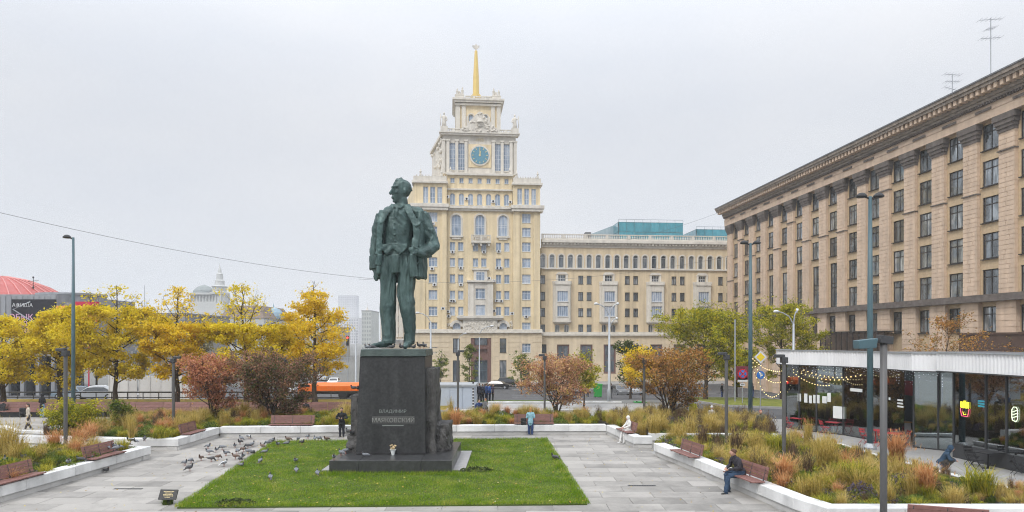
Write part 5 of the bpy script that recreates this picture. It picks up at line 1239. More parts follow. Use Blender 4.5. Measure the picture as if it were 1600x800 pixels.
L_green = LEAF('fresh_green_leaves', [(.06, .10, .018), (.12, .17, .025), (.22, .25, .03), (.36, .33, .05)], .4)
L_dgreen = LEAF('dull_green_leaves', [(.03, .05, .015), (.06, .085, .02), (.11, .13, .03)], .3)
L_pinkgold = LEAF('pink_gold_leaves', [(.26, .14, .07), (.48, .24, .15), (.60, .36, .20), (.58, .44, .10)], .35)
YT = 'row of yellow lime trees behind the long brown bench'
def TR(px, Y, pyt, pxr, *a, z=None, **k):    # tree placed by its foot, height read at that distance
    zz = terr(Y) if z is None else z; return dict(loc=AT(px, Y, zz), H=ZA(pyt, Y)-zz, spread=pxr*Y/F)
def T_(label, px, Y, pyt, pxr, leafm, n, seed, name='lime_tree', z=None, **k):
    d = TR(px, Y, pyt, pxr, z=z); return tree(name, label, d['loc'], d['H'], d['spread'], leafm, n, seed, **k)
T_('yellow lime tree cut by the left edge of the picture', 5, 56, 492, 59, L_yel, 19608, 11, z=.45, group=YT, z0=.17, clump=.5, shape='lime', up=.42, nl=36, bare=.97)
T_('yellow lime tree in front of the black theatre poster', 95, 56.5, 478, 55, L_yel, 19608, 17, z=.45, group=YT, z0=.17, clump=.5, shape='lime', up=.42, nl=36, bare=.95)
T_('dense yellow lime tree right of the tall teal lamp at the left', 181, 56, 448, 66, L_yel, 27778, 12, z=.45, group=YT, z0=.17, clump=.5, shape='lime', up=.42, nl=36, bare=.82)
T_('orange yellow lime tree with bare dark top below the white spire', 276, 56.5, 450, 59, L_yel2, 21242, 13, z=.45, group=YT, z0=.17, clump=.5, shape='lime', up=.42, nl=36, bare=.68)
T_('lime tree with a thin bare leader standing before the brown roof', 385, 57, 446, 64, L_yel, 22876, 14, z=.45, group=YT, z0=.17, clump=.5, shape='lime', up=.42, nl=36, bare=.66)
T_('tall airy lime tree with sparse leaves left of the pedestal', 492, 57.5, 440, 55, L_yel2, 13072, 15, z=.45, group=YT, z0=.17, clump=.5, shape='lime', up=.42, nl=36, bare=.90)
T_('yellow lime tree low behind the orange lorry', 440, 60, 512, 41, L_yel, 11438, 16, z=.45, group=YT, z0=.17, clump=.5, shape='lime', up=.42, nl=36, bare=.97)
T_('russet pink shrub with several stems behind the pigeon flock', 333, 44.5, 552, 46, L_red, 10500, 21, name='multi_stem_shrub', z=.3, stems=6, trunk=.13, z0=.2, lsize=.16, nl=36, bare=.97, clump=.4, shape='vase', limb_r=.6, up=.65)
T_('purple brown shrub left of the pedestal', 428, 45, 543, 64, L_maroon, 19000, 22, name='multi_stem_shrub', z=.3, stems=7, trunk=.13, z0=.12, lsize=.16, nl=44, bare=.98, clump=.45, shape='vase', limb_r=.6, up=.55)
T_('rust coloured shrub with open branching right of the pedestal', 870, 49, 551, 60, L_pinkgold, 12000, 23, name='multi_stem_shrub', z=.3, stems=7, trunk=.13, z0=.2, lsize=.16, nl=40, bare=.94, clump=.38, shape='vase', limb_r=.6, up=.6)
T_('small golden green tree behind the rust coloured shrub', 912, 58, 548, 24, L_olive, 3900, 24, name='young_tree', trunk=.08, z0=.25, lsize=.2)
T_('orange brown shrub beside the person in white on the bench', 1046, 46, 538, 60, L_orange, 11500, 25, name='multi_stem_shrub', z=.3, stems=8, trunk=.13, z0=.18, lsize=.16, nl=44, bare=.94, clump=.42, shape='vase', limb_r=.6, up=.6)
T_('golden orange tree behind the orange brown shrub', 1005, 62, 538, 34, L_yel2, 5250, 29, name='street_tree', trunk=.12, z0=.25, lsize=.22, bare=.96)
T_('big yellow green tree overlapping the corner of the stone building', 1102, 70, 468, 72, L_olive, 22500, 26, name='street_tree', trunk=.24, z0=.22, lsize=.24, bare=.90, shape='round', nl=34)
T_('yellow green tree behind the string lights and yellow diamond sign', 1222, 72, 462, 60, L_olive, 15000, 27, name='street_tree', trunk=.22, z0=.25, lsize=.24, bare=.90, shape='round')
T_('dull green tree low between the grey lamp and orange shrub', 985, 78, 532, 24, L_dgreen, 3500, 33, name='street_tree', trunk=.15, z0=.2, lsize=.28, shape='round', bare=.98)
T_('yellow green tree left of the side street sign post', 1150, 80, 540, 40, L_olive, 9000, 34, name='street_tree', trunk=.2, z0=.3, lsize=.26, shape='round', bare=.98)
T_('nearly bare orange tree behind the white cafe roof', 1480, 56, 484, 54, L_orange, 2250, 28, name='bare_tree', trunk=.12, z0=.35, lsize=.20, bare=.95, nl=22, up=.6)
T_('small russet leaved tree at the brown canopy', 1578, 58, 528, 16, L_orange, 750, 35, name='bare_tree', trunk=.07, z0=.4, lsize=.20)
YG = 'slim young green trees before the hotel'
T_('slim young green tree left of the hotel entrance', 689, 118, 548, 12, L_green, 900, 41, name='young_tree', trunk=.10, z0=.25, lsize=.36, group=YG)
T_('slim young green tree directly left of the hotel doorway', 733, 112, 538, 15, L_green, 1500, 42, name='young_tree', trunk=.10, z0=.15, lsize=.36, group=YG, bare=.98)
T_('young tree with dark leaves by the black parked cars', 815, 108, 539, 18, L_green, 1100, 43, name='young_tree', trunk=.10, z0=.2, lsize=.36, group=YG)
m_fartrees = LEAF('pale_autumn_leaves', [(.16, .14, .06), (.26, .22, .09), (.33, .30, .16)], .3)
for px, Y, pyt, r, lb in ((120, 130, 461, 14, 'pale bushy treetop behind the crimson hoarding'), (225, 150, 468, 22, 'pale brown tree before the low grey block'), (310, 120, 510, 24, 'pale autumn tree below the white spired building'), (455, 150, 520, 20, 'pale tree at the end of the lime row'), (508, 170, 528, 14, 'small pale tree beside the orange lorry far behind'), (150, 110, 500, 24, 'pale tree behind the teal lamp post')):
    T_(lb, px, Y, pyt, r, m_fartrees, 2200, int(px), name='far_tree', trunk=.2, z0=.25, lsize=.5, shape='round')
# ---- grasses and perennials
G_gold = LEAF('golden_grass', [(0.250, 0.200, 0.037), (0.450, 0.338, 0.075), (0.625, 0.475, 0.150), (0.688, 0.550, 0.250)], .35)
G_org = LEAF('orange_grass', [(0.375, 0.163, 0.062), (0.575, 0.275, 0.100), (0.700, 0.400, 0.188), (0.750, 0.525, 0.300)], .35)
G_yg = LEAF('yellow_green_grass', [(0.125, 0.163, 0.019), (0.275, 0.288, 0.025), (0.450, 0.400, 0.037), (0.600, 0.500, 0.075)], .35)
G_grn = LEAF('green_blades', [(0.037, 0.075, 0.015), (0.088, 0.150, 0.022), (0.163, 0.225, 0.031), (0.250, 0.275, 0.062)], .35)
G_brn = LEAF('brown_seed_stems', [(.07, .045, .03), (.14, .09, .055), (.24, .17, .10)], .25)
G_pur = LEAF('purple_asters', [(.04, .05, .03), (.09, .07, .10), (.16, .12, .22), (.12, .14, .05)], .3)
def tuft(n, h, r, w, rg, spread=.6, base=.12):
    a = rg.uniform(0, 2*np.pi, n); q = np.sqrt(rg.random(n))*base; P = np.column_stack([q*np.cos(a), q*np.sin(a), np.zeros(n)])
    hh = h*rg.uniform(.5, 1.1, n); ln = r*rg.uniform(.15, 1.1, n)*spread
    return blades(P, hh, ln, w, rg, 2)
def leafball(n, h, r, sz, rg):
    a = rg.uniform(0, 2*np.pi, n); q = np.sqrt(rg.random(n))*r; z = h*rg.random(n)**.7*np.sqrt(np.maximum(.05, 1-(q/r)**2)); C = np.column_stack([q*np.cos(a), q*np.sin(a), z])
    nr = rg.normal(0, 1, (n, 3))+[0, 0, .7]; nr /= np.linalg.norm(nr, axis=1)[:, None]; u = np.cross(nr, rg.normal(0, 1, (n, 3))); u /= np.linalg.norm(u, axis=1)[:, None]; v = np.cross(nr, u); s = sz*rg.uniform(.6, 1.3, n)[:, None]
    return np.stack([C-u*s, C-v*s*.45, C+u*s, C+v*s*.45], 1).reshape(-1, 3), np.arange(4*n).reshape(-1, 4)
rg = np.random.default_rng(77); TUF = {}
for k, (m, n, h, r, w, sp) in dict(gold=(G_gold, 330, 1.15, .75, .008, .8), orange=(G_org, 360, .85, .62, .009, .9), yg=(G_yg, 300, .7, .6, .011, .9), green=(G_grn, 260, .5, .45, .012, .9), brown=(G_brn, 130, .95, .4, .008, .6), tall=(G_gold, 240, 1.7, .6, .009, .7)).items():
    TUF[k] = []
    for q in range(3):
        V, Fc = tuft(n, h, r, w, rg, sp, .28 if k in ('gold', 'yg', 'green') else .16)
        if k in ('brown', 'gold', 'orange', 'tall'):      # seed heads on some stems
            t = V.reshape(-1, 6, 3)[::3, 4]; nn = len(t); s = .022 if k != 'brown' else .035; d = rg.normal(0, 1, (nn, 3)); d /= np.linalg.norm(d, axis=1)[:, None]; Z = np.array([[0, 0, 1.]])*s*2.6
            V2 = np.stack([t-d*s*.5, t-Z*.6, t+d*s*.5, t+Z], 1).reshape(-1, 3); Fc = np.concatenate([Fc, np.arange(4*nn).reshape(-1, 4)+len(V)]); V = np.concatenate([V, V2])
        TUF[k].append((V, Fc, m))
for k, (m, n, h, r, s) in dict(aster=(G_pur, 420, .55, .5, .045), leafy=(G_grn, 480, .55, .6, .06), yleafy=(G_yg, 420, .5, .55, .055)).items():
    TUF[k] = [(*leafball(n, h, r, s, rg), m) for q in range(3)]
def bed(name, label, poly, step, weights, seed, zs=.42, scale=(.5, 1.05), density=1.0, low=None):
    rg = np.random.default_rng(seed); xs = [p[0] for p in poly]; ys = [p[1] for p in poly]
    sb = MB(); sb.prism(poly, 0, zs); struct(sb.build('bed_soil', m_soil))
    acc = {}; ks = list(weights); 
    x = min(xs)
    while x < max(xs):
        y = min(ys)
        while y < max(ys):
            p = (x+rg.uniform(-.5, .5)*step, y+rg.uniform(-.5, .5)*step); y += step
            if not inpoly(p, poly) or rg.random() > density: continue
            px = 800+F*p[0]/p[1]
            if px < -120 or px > 1720: continue
            nv = [max(.02, weights[k]*(1+1.6*noise.noise(Vector((p[0]*.35+i*9.1, p[1]*.35, seed))))) for i, k in enumerate(ks)]
            tot = sum(nv); k = rg.choice(ks, p=[v/tot for v in nv]); V, Fc, m = TUF[k][rg.integers(3)]
            a = rg.uniform(0, 6.28); s = rg.uniform(*scale)*(low(p) if low else 1); Rm = np.array([[math.cos(a), -math.sin(a), 0], [math.sin(a), math.cos(a), 0], [0, 0, 1]]); Vn = (V*s*np.array([1, 1, rg.uniform(.8, 1.15)]))@Rm.T+np.array([p[0], p[1], zs])
            acc.setdefault(m, []).append((Vn, Fc))
        x += step
    # join into one mesh
    VV = []; FF = []; mi = []; mats = []; o = 0
    for j, (m, lst) in enumerate(acc.items()):
        mats.append(m)
        for V, Fc in lst: VV.append(V); FF.append(Fc+o); o += len(V); mi.append(np.full(len(Fc), j))
    ob = link(name, npmesh(name, np.concatenate(VV), np.concatenate(FF), mats, np.concatenate(mi))); tag(ob, label, 'planting', kind='stuff')
bed('bed_planting', 'mixed autumn grasses filling the bed at the left edge', [(-27, 23.6), (-18.5, 23.6), (-18.05, 32.7), (-27, 32.9)], .55, dict(yg=3, green=3, leafy=2, gold=1, aster=.7, orange=.5), 3)
bed('bed_planting', 'mixed grasses and perennials behind the pigeon flock', [(-25.8, 37.0), (-19.3, 36.0), (-17.8, 36.0), (-17.75, 40.8), (-5.6, 41.6), (5.3, 41.9), (5.4, 47.5), (-13, 48.3), (-26, 47)], .62, dict(yg=3.2, green=2.6, gold=1.2, leafy=2, orange=.9, brown=.5), 5)
bed('bed_planting', 'dry brown and golden grasses right of the person in white', [(6.3, 41.9), (7.1, 37.7), (14.4, 37.5), (15.5, 41), (15, 47.5), (5.5, 47.5)], .55, dict(gold=2.4, brown=3, yg=1.2, green=1.2, leafy=1, aster=.5), 7)
bed('bed_planting', 'colourful grasses and asters in the right flower bed before the cafe', [(7.75, 34.0), (8.7, 29.1), (9.85, 22.5), (10.1, 21.55), (20.4, 21.55), (19.1, 24.4), (18.1, 26.8), (17.8, 29.3), (17.3, 33.0), (17.2, 36.6), (8.0, 36.8)], .40, dict(yg=2.4, green=2.2, gold=1.4, leafy=3.0, yleafy=2.2, aster=1.6, brown=1.2, orange=.5), 9, zs=.22, low=lambda p: .55 if p[0] > 15.0 else (.8 if p[1] < 24 else 1.12))
TG = {}
def clump(label, kind, px, py, zb=.42, s=1.0, group='ornamental grass clumps in the flower beds', name='grass_clump', cat='grass clump'):
    key = (kind, len(TG) % 3)
    V, Fc, m = TUF[kind][key[1]]
    if key not in TG: TG[key] = npmesh(name, V, Fc, m)
    p = G(px, py, zb); o = link(name, TG[key], None, p, random.uniform(0, 6)); o.scale = (s, s, s); return tag(o, label, cat, group)
for a in (('orange grass clump beside the slim lamp in the right bed', 'orange', 1226, 757, .42, 1.35), ('pale pink orange grass clump left of the big grey lamp at the bed front', 'orange', 1446, 771, .42, 1.3), ('golden grass clump in the middle of the right flower bed', 'gold', 1292, 735, .42, 1.35),
          ('tall golden grass clump at the back of the right bed near the red tables', 'tall', 1262, 705, .42, .95), ('pinkish grass clump right of the big grey lamp near the teal lamp foot', 'orange', 1400, 722, .42, 1.6), ('yellow green grass clump behind the big grey lamp', 'yg', 1330, 760, .42, 1.5),
          ('purple aster clump near the front of the right bed', 'aster', 1345, 775, .42, 1.0), ('purple aster clump right of the big grey lamp', 'aster', 1410, 765, .42, 1.1), ('bright yellow green clump at the right end of the flower bed', 'yg', 1530, 772, .42, 1.5), ('dark seed head clump left in the right bed', 'brown', 1262, 745, .42, 1.1),
          ('yellow green clump behind the seated man in jeans', 'yg', 1215, 712, .42, 1.6), ('brown seed stem clump behind the empty right bench', 'brown', 1098, 700, .42, 1.3), ('dry brown grass clump by the slim lamp behind the seated man', 'brown', 1150, 712, .42, 1.4), ('golden clump right of the person in white', 'gold', 1030, 678, .42, 1.2),
          ('golden brown grass clump before the kiosk right of the pedestal', 'tall', 704, 662, .42, .95), ('orange grass clump low beside the kiosk lamp', 'orange', 712, 668, .42, 1.4), ('brown dry plant in the bed right of the kiosk', 'tall', 768, 660, .42, .65), ('bright yellow green clump left of the woman in blue', 'yg', 790, 664, .42, 1.0),
          ('large golden green grass clump at the left edge', 'gold', 12, 722, .42, 1.7), ('orange grass clump left of the slim lamp in the left bed', 'orange', 85, 706, .42, 1.25), ('orange grass clump right of the slim lamp in the left bed', 'orange', 122, 703, .42, 1.3), ('tall pale grass clump in the bed behind the pigeons on the bench', 'tall', 205, 690, .42, .8),
          ('russet grass clump right of the green bush at the left', 'orange', 140, 690, .42, 1.35), ('golden grass clump below the slim lamp near the angled bench', 'gold', 280, 680, .42, 1.0), ('bright green clump in the bed below the red shrub', 'yg', 250, 690, .42, 1.3), ('yellow green clump left of the man looking at his phone', 'yg', 515, 668, .42, 1.1)):
    clump(*a)
def bush(label, px, py, pyt, pxr, leafm, n, seed, zb=.4): 
    p = G(px, py, zb); return tree('leafy_bush', label, p, ZA(pyt, p.y)-zb, pxr*p.y/F, leafm, n, seed, trunk=.10, z0=.08, stems=6, nl=36, lsize=.13, bare=.99, clump=.35, cat='bush', shape='vase', limb_r=.6, up=.5)
bush('rounded yellow green bush behind the slim lamp at the left', 112, 684, 622, 38, L_olive, 6500, 51)
bush('small light green bush before the long brown bench', 190, 672, 624, 18, L_green, 2600, 52)

# ================================================================ LAMPS, SIGNS, WIRES
LG = 'slim dark park lamps round the flower beds'
def slim(label, px, Y, pyt, s=-1, z=.1, rz=0, r=.085):
    root = thing('park_lamp', label, 'lamp', AT(px, Y, z), rz, LG); h = ZA(pyt, Y)-z
    b = MB(); b.lathe([(r*1.7, 0), (r*1.7, .05), (r, .06), (r, h)], 10); b.build('pole', m_lampgrey, root, smooth=False)
    b = MB(); b.box(min(0, s*.40), max(0, s*.40), -.14, .14, h-.02, h+.12) ; b.box(-.13, .13, -.15, .15, h-.25, h+.0)
    b.build('lamp_head', m_steel, root, bevel=.02); return root
slim('slim dark park lamp in the left edge bed beside the orange grass', 102.5, 32.2, 548)
slim('slim dark park lamp near the angled bench and red shrub', 271, 40.5, 560, 1)
slim('slim dark park lamp half hidden by the purple brown shrub', 446, 46.5, 562, -1, r=.07)
slim('slim dark park lamp in front of the blue grey kiosk', 715.5, 44, 550, 1, r=.07)
slim('slim dark park lamp in front of the rust coloured shrub', 851, 46, 556, -1, r=.07)
slim('slim dark park lamp left of the orange brown shrub', 1006.5, 45.5, 562, -1)
slim('slim dark park lamp behind the seated man in jeans', 1135, 33.9, 554, -1)
slim('slim dark park lamp standing in the right bed left of the cafe', 1225, 29.5, 558, -1)
bigl = thing('park_lamp', 'thick grey brown lamp post with two square floodlights in right foreground', 'lamp', AT(1380.5, 18, 0)); h = ZA(532, 18)
b = MB(); b.lathe([(.088, 0), (.088, h)], 16); b.build('pole', m_lampgrey, bigl, smooth=True)
b = MB(); b.cbox((.03, 0, h+.02), (.34, .26, .2), ry=R(8)); b.tube([(-.1, 0, h-.05), (-.25, 0, h)], .03); b.build('floodlight', m_steel, bigl, bevel=.02)
b = MB(); b.xprism([(-.72, h-.22), (-.26, h-.2), (-.22, h+.06), (-.74, h+.0)], -.16, .16); b.build('floodlight', m_teal, bigl, bevel=.02)
TL = 'tall teal lamp masts'
def tall(label, px, Y, pyt, heads, z=0.0, r=.15):
    root = thing('lamp_mast', label, 'lamp', AT(px, Y, z), 0, TL); h = ZA(pyt, Y)-z
    b = MB(); b.lathe([(r*1.05, .3), (r*.95, h*.5), (r*.6, h)], 12); b.build('mast', m_teal, root, smooth=True)
    b = MB(); b.lathe([(r*2.2, 0), (r*2.2, .12), (r*1.4, .28), (r*1.05, .32)], 12); b.build('foot', m_galv, root)
    for s in heads:
        b = MB(); b.tube([(0, 0, h-.12), (s*.28, 0, h-.02)], .05); b.lathe([(.03, .20), (.15, .17), (.27, .05), (.28, -.02), (.2, -.06), (.02, -.07)], 12, (s*.45, 0, h)); b.build('lamp_head', m_black, root)
    return root
tall('tall teal double headed lamp mast in front of the cafe glass', 1359.5, 36, 307, (-1, 1))
tall('tall teal double headed lamp mast beside the yellow green trees', 1172.5, 48, 380, (-1, 1))
tall('tall teal single headed lamp mast among the left lime trees', 114.5, 49, 371, (-1,), r=.13)
SG = 'grey street lamps with pale cobra heads'
def cobra(label, px, Y, pyt, arms, r=.14, z=None):
    z = terr(Y) if z is None else z; root = thing('street_lamp', label, 'lamp', AT(px, Y, z), 0, SG); h = ZA(pyt, Y)-z
    b = MB(); b.lathe([(r*1.4, 0), (r*1.4, 1.2), (r, 1.3), (r*.6, h-1.0)], 10); b.build('pole', m_galv, root, smooth=True)
    for dx, dz in arms:
        b = MB(); b.tube([(0, 0, h-1.1+dz), (dx*.25, 0, h-.4+dz), (dx*.6, 0, h-.1+dz), (dx*.85, 0, h+dz)], .05); b.build('arm', m_galv, root)
        b = MB(); x = dx; b.tube([(dx*.8, 0, h+dz), (dx*.9, 0, h+.03+dz), (dx*1.05, 0, h+.02+dz), (dx*1.12, 0, h-.02+dz)], [.07, .2, .22, .06], [.05, .11, .12, .04]); b.build('lamp_head', m_winframe, root, smooth=True)
cobra('grey double headed street lamp before the white oriel bays', 952, 62.5, 475, [(-1.25, 0), (.8, 0), (.7, -1.35)])
cobra('grey double headed street lamp rising behind the cafe roof corner', 1240, 57, 487, [(-1.5, 0), (.3, .05)])
cobra('grey street lamp beside the statue legs with arm to the left', 673, 80, 489, [(-1.6, 0)])
cobra('grey street lamp left of the pedestal by the red traffic light', 556, 96, 506, [(-1.5, 0)])
cobra('thin grey lamp pole left of the hotel entrance', 716, 110, 521, [(1.2, 0)], r=.12)
cobra('grey lamp pole in front of the hotel entrance', 749, 100, 516, [(1.9, .6)], r=.11)
b = MB()
def wire(label, p0, p1, sag, r=.022):
    a, c = Vector(p0), Vector(p1); b = MB(); b.tube([a.lerp(c, i/16)-Vector((0, 0, sag*4*(i/16)*(1-i/16))) for i in range(17)], r, n=4); tag(b.build('overhead_wire', m_steel), label, 'wire')
wire('long overhead wire sagging from the left edge to the statue', AT(-60, 60, ZA(318, 60)), AT(600, 95, ZA(437, 95)), .9, .02)
wire('overhead wire crossing the hotel tower and wing', AT(560, 97, ZA(436, 97)), AT(1150, 110, ZA(398, 110)), 2.0, .015)
wire('thin overhead wire by the stone building corner', AT(980, 120, ZA(375, 120)), AT(1190, 100, ZA(305, 100)), .6, .015)
# traffic lights and signs
m_redlamp = EMIT('red_signal', (1, .05, .04), 3)
def signal(label, px, Y, pyb, pyt, z=None):
    z = terr(Y) if z is None else z; root = thing('traffic_light', label, 'traffic light', AT(px, Y, z)); zt = ZA(pyt, Y)-z; zb = ZA(pyb, Y)-z
    b = MB(); b.lathe([(.07, 0), (.07, zt)], 8); b.build('pole', m_galv, root); b = MB(); b.box(-.2, .2, -.3, -.08, zb, zt); b.build('housing', m_black, root)
    b = MB(); b.tube([(0, -.33, zt-.28), (0, -.29, zt-.28)], .16, n=12); b.build('red_lamp', m_redlamp, root)
    for k in (1, 2): b = MB(); b.tube([(0, -.33, zt-.28-.36*k), (0, -.29, zt-.28-.36*k)], .15, n=12); b.build('dark_lamp', m_steel, root)
signal('traffic light showing red beside the blue grey kiosk', 741.5, 66, 621, 600)
signal('traffic light showing red far down the avenue left of pedestal', 543.5, 110, 540, 525)
def sign(label, px, Y, parts, z=None, pole=m_galv):
    z = terr(Y) if z is None else z; root = thing('road_sign', label, 'road sign', AT(px, Y, z)); top = 0
    for nm, kind, py, hw, fn in parts: fn(root, nm, hw, ZA(py, Y)-z); top = max(top, ZA(py, Y)-z)
    b = MB(); b.lathe([(.04, 0), (.04, top)], 8); b.build('pole', pole, root)
m_sblue = M('sign_blue', (.03, .16, .48), .4, .05); m_sred = M('sign_red', (.55, .02, .03), .4, .05); m_maroon = M('maroon_board', (.16, .03, .04), .5, .05); m_syel = M('sign_yellow', (.78, .58, .03), .4, .05)
def s_disc(root, nm, r, z):
    b = MB(); b.tube([(0, -.09, z), (0, -.05, z)], r, n=24); b.build(nm, m_sblue, root); b = MB(); b.tube([(0, -.105, z-.3*r), (0, -.092, z+.25*r)], .05); b.cbox((0, -.1, z), (.09, .012, r*1.1)); b.xprism([(-.17, z+.2*r), (.17, z+.2*r), (0, z+.65*r)], -.108, -.094); b.build('white_arrow', m_winframe, root)
def s_diam(root, nm, r, z):
    b = MB(); b.xprism([(-r, z), (0, z-r), (r, z), (0, z+r)], -.08, -.05); b.build(nm, m_winframe, root); r *= .68; b = MB(); b.xprism([(-r, z), (0, z-r), (r, z), (0, z+r)], -.09, -.081); b.build('yellow_face', m_syel, root)
def s_nostop(root, nm, r, z):
    b = MB(); b.box(-r*1.35, r*1.35, -.07, -.05, z-r*1.25, z+r*1.6); b.build('red_board', m_maroon, root)
    b = MB(); b.tube([(0, -.09, z), (0, -.071, z)], r, n=24); b.build(nm, m_sred, root); b = MB(); b.tube([(0, -.10, z), (0, -.091, z)], r*.78, n=24); b.build('blue_face', m_sblue, root)
    b = MB()
    for s in (-1, 1): b.cbox((0, -.106, z), (.1, .01, r*1.6), ry=s*R(45))
    b.build('red_cross', m_sred, root)
def s_plate(root, nm, hw, z): b = MB(); b.box(-hw, hw, -.07, -.05, z-hw*.45, z+hw*.45); b.build(nm, m_winframe, root); b = MB(); b.box(-hw*.7, hw*.7, -.076, -.071, z-.03, z+.03); b.build('black_arrow', m_black, root)
sign('round blue arrow sign below a yellow diamond priority sign', 1188, 56, [('blue_disc', 0, 586, .33, s_disc), ('diamond_plate', 0, 558, .52, s_diam)])
sign('red bordered no stopping sign with white plates below', 1160, 60, [('red_disc', 0, 584, .42, s_nostop), ('plate', 0, 593, .42, s_plate), ('plate', 0, 601, .22, s_plate)], z=.17)
b = MB(); b.lathe([(.07, 0), (.06, 7.5)], 8); o = b.build('post', m_galv, None, AT(1148.5, 62, .1)); tag(o, 'plain grey post left of the no stopping sign', 'post')
for px, py, lb in ((1003, 759, 'slot drain grate in the paving right of the lawn'), (200, 764, 'slot drain grate in the paving left of the lawn')):
    b = MB(); b.box(-.55, .55, -.07, .07, 0, .012)
    for i in range(10): b.box(-.5+.1*i, -.46+.1*i, -.05, .05, .0125, .016, 1)
    tag(b.build('drain_grate', [m_steel, m_black], None, G(px, py, .028)), lb, 'drain')
# small plaque in the lawn corner
pq = thing('information_plaque', 'small dark plaque with gold lettering at the near left lawn corner', 'plaque', G(263, 790), R(-4))
b = MB(); b.box(-.32, .32, -.02, .02, -.18, .18); o = b.build('board', m_granite, pq, (0, 0, .38)); o.rotation_euler.x = R(-28)
for k, w in enumerate((.36, .26, .34, .30, .18)):
    q = MB(); x = -w/2; rr = random.Random(k)
    while x < w/2: l = rr.uniform(.02, .05); q.box(x, x+l, -.026, -.021, .09-.05*k, .113-.05*k); x += l+.012
    q.build('gold_lettering', m_gold, o)
b = MB(); b.box(-.05, .05, .0, .08, 0, .36); b.build('stand', m_steel, pq)
V, Fc, m = TUF['green'][0]; o = link('grass_tuft', npmesh('grass_tuft', V*.6, Fc, m), None, G(262, 789)); tag(o, 'green grass tuft growing round the foot of the small plaque', 'grass tuft')
for px, py, lb in ((366, 787, 'leafy weed patch at the near left part of the lawn'), (745, 735, 'leafy weed patch on the lawn beside the stepped slab')):
    V, Fc = leafball(160, .16, .55, .07, np.random.default_rng(px)); o = link('weed_patch', npmesh('weed_patch', V*np.array([1.3, .8, 1]), Fc, L_dgreen), None, G(px, py, .1)); tag(o, lb, 'weeds')
# ================================================================ CAFE PAVILION
cafe = thing('cafe_pavilion', 'glass cafe pavilion with white corrugated roof band and curved front', 'building', (0, 0, 0))
front = [(20.0, 47.6), (18.6, 46.6), (18.05, 45.0), (18.35, 43.6), (19.0, 42.6), (20.05, 41.3), (20.6, 39.4), (21.05, 36.6)]
door = [(21.5, 36.55), (23.1, 34.9), (22.2, 33.75)]
front2 = [(21.75, 33.6), (21.95, 31.6), (22.2, 29.3), (22.5, 26.5)]
ZG = 4.22
def glazing(pts, nm, z0=.06, z1=ZG, seg=1.35):
    for a, c in zip(pts[:-1], pts[1:]):
        a, c = Vector((*a, 0)), Vector((*c, 0)); n = max(1, round((c-a).length/seg)); d = (c-a).normalized(); rz = math.atan2(d.y, d.x); L = (c-a).length/n
        for i in range(n):
            p = a+d*L*(i+.5); b = MB(); b.box(-L/2+.03, L/2-.03, -.012, .012, z0, z1); b.build('glass_pane', m_cafeglass, cafe, p, rz)
            b = MB(); b.box(-.035, .035, -.06, .06, z0, z1); b.build('mullion', m_steel, cafe, a+d*L*i, rz)
        b = MB(); b.box(-L*n/2, L*n/2, -.08, .08, 0, z0); b.build('base_rail', m_steel, cafe, a.lerp(c, .5), rz)
m_lowp = M('slate_blue_panel', (.11, .125, .145), .5, .1, 2)
glazing(front, 'w'); glazing(door, 'w'); glazing(front2, 'w', .7, 4.25, 1.5)
for a, c in zip(front2[:-1], front2[1:]):
    a, c = Vector((*a, 0)), Vector((*c, 0)); d = c-a; b = MB(); b.box(-d.length/2+.01, d.length/2, -.05, .05, .065, .69); b.build('lower_panel', m_lowp, cafe, a.lerp(c, .5), math.atan2(d.y, d.x))
def off_(pts, k):      # offset roof edge outwards (towards -x)
    return [(p[0]-k, p[1]+(k*.3 if i == 0 else 0)) for i, p in enumerate(pts)]
band1 = off_(front, .55)+[(21.05-.55, 35.0), (21.5, 33.9)]
band2 = [(21.0, 33.75), (21.35, 31.5), (21.6, 29.3), (21.9, 26.3)]
def corrug(pts, z0, z1, nm):
    P = []; 
    for a, c in zip(pts[:-1], pts[1:]):
        L = math.dist(a, c); n = max(1, round(L/.05)); P += [(a[0]+(c[0]-a[0])*i/n, a[1]+(c[1]-a[1])*i/n) for i in range(n)]
    P.append(pts[-1]); b = MB(); vs = []
    for i, p in enumerate(P): e = .018*(1 if (i//2) % 2 else -1); vs += [(p[0]+e, p[1], z0), (p[0]+e, p[1], z1)]
    b.add(vs, [(2*i, 2*i+2, 2*i+3, 2*i+1) for i in range(len(P)-1)]); b.build(nm, m_corr, cafe)
corrug(band1, 4.19, 5.07, 'corrugated_fascia'); corrug(band2, 4.25, 5.12, 'corrugated_fascia')
m_roofs = M('roof_felt', (.12, .12, .125), .9, .15, 1)
b = MB(); b.prism([(p[0]+.06, p[1]) for p in band1]+[(34, 34), (34, 48)], 4.28, 4.94); b.build('roof_slab', m_roofs, cafe)
b = MB(); b.prism([(p[0]+.06, p[1]) for p in band2]+[(34, 26.3), (34, 33.7)], 4.29, 5.02); b.build('roof_slab', m_roofs, cafe)
for bd_, z in ((band1, 5.07), (band2, 5.12)):
    b = MB()
    for a, c in zip(bd_[:-1], bd_[1:]):
        a, c = Vector((*a, 0)), Vector((*c, 0)); d = c-a; b.cbox(((a.x+c.x)/2, (a.y+c.y)/2, z+.03), (d.length, .16, .05), rz=math.atan2(d.y, d.x)); b.cbox(((a.x+c.x)/2, (a.y+c.y)/2, z-.905), (d.length, .12, .05), 1, rz=math.atan2(d.y, d.x))
    b.build('fascia_cap', [m_galv, m_steel], cafe)
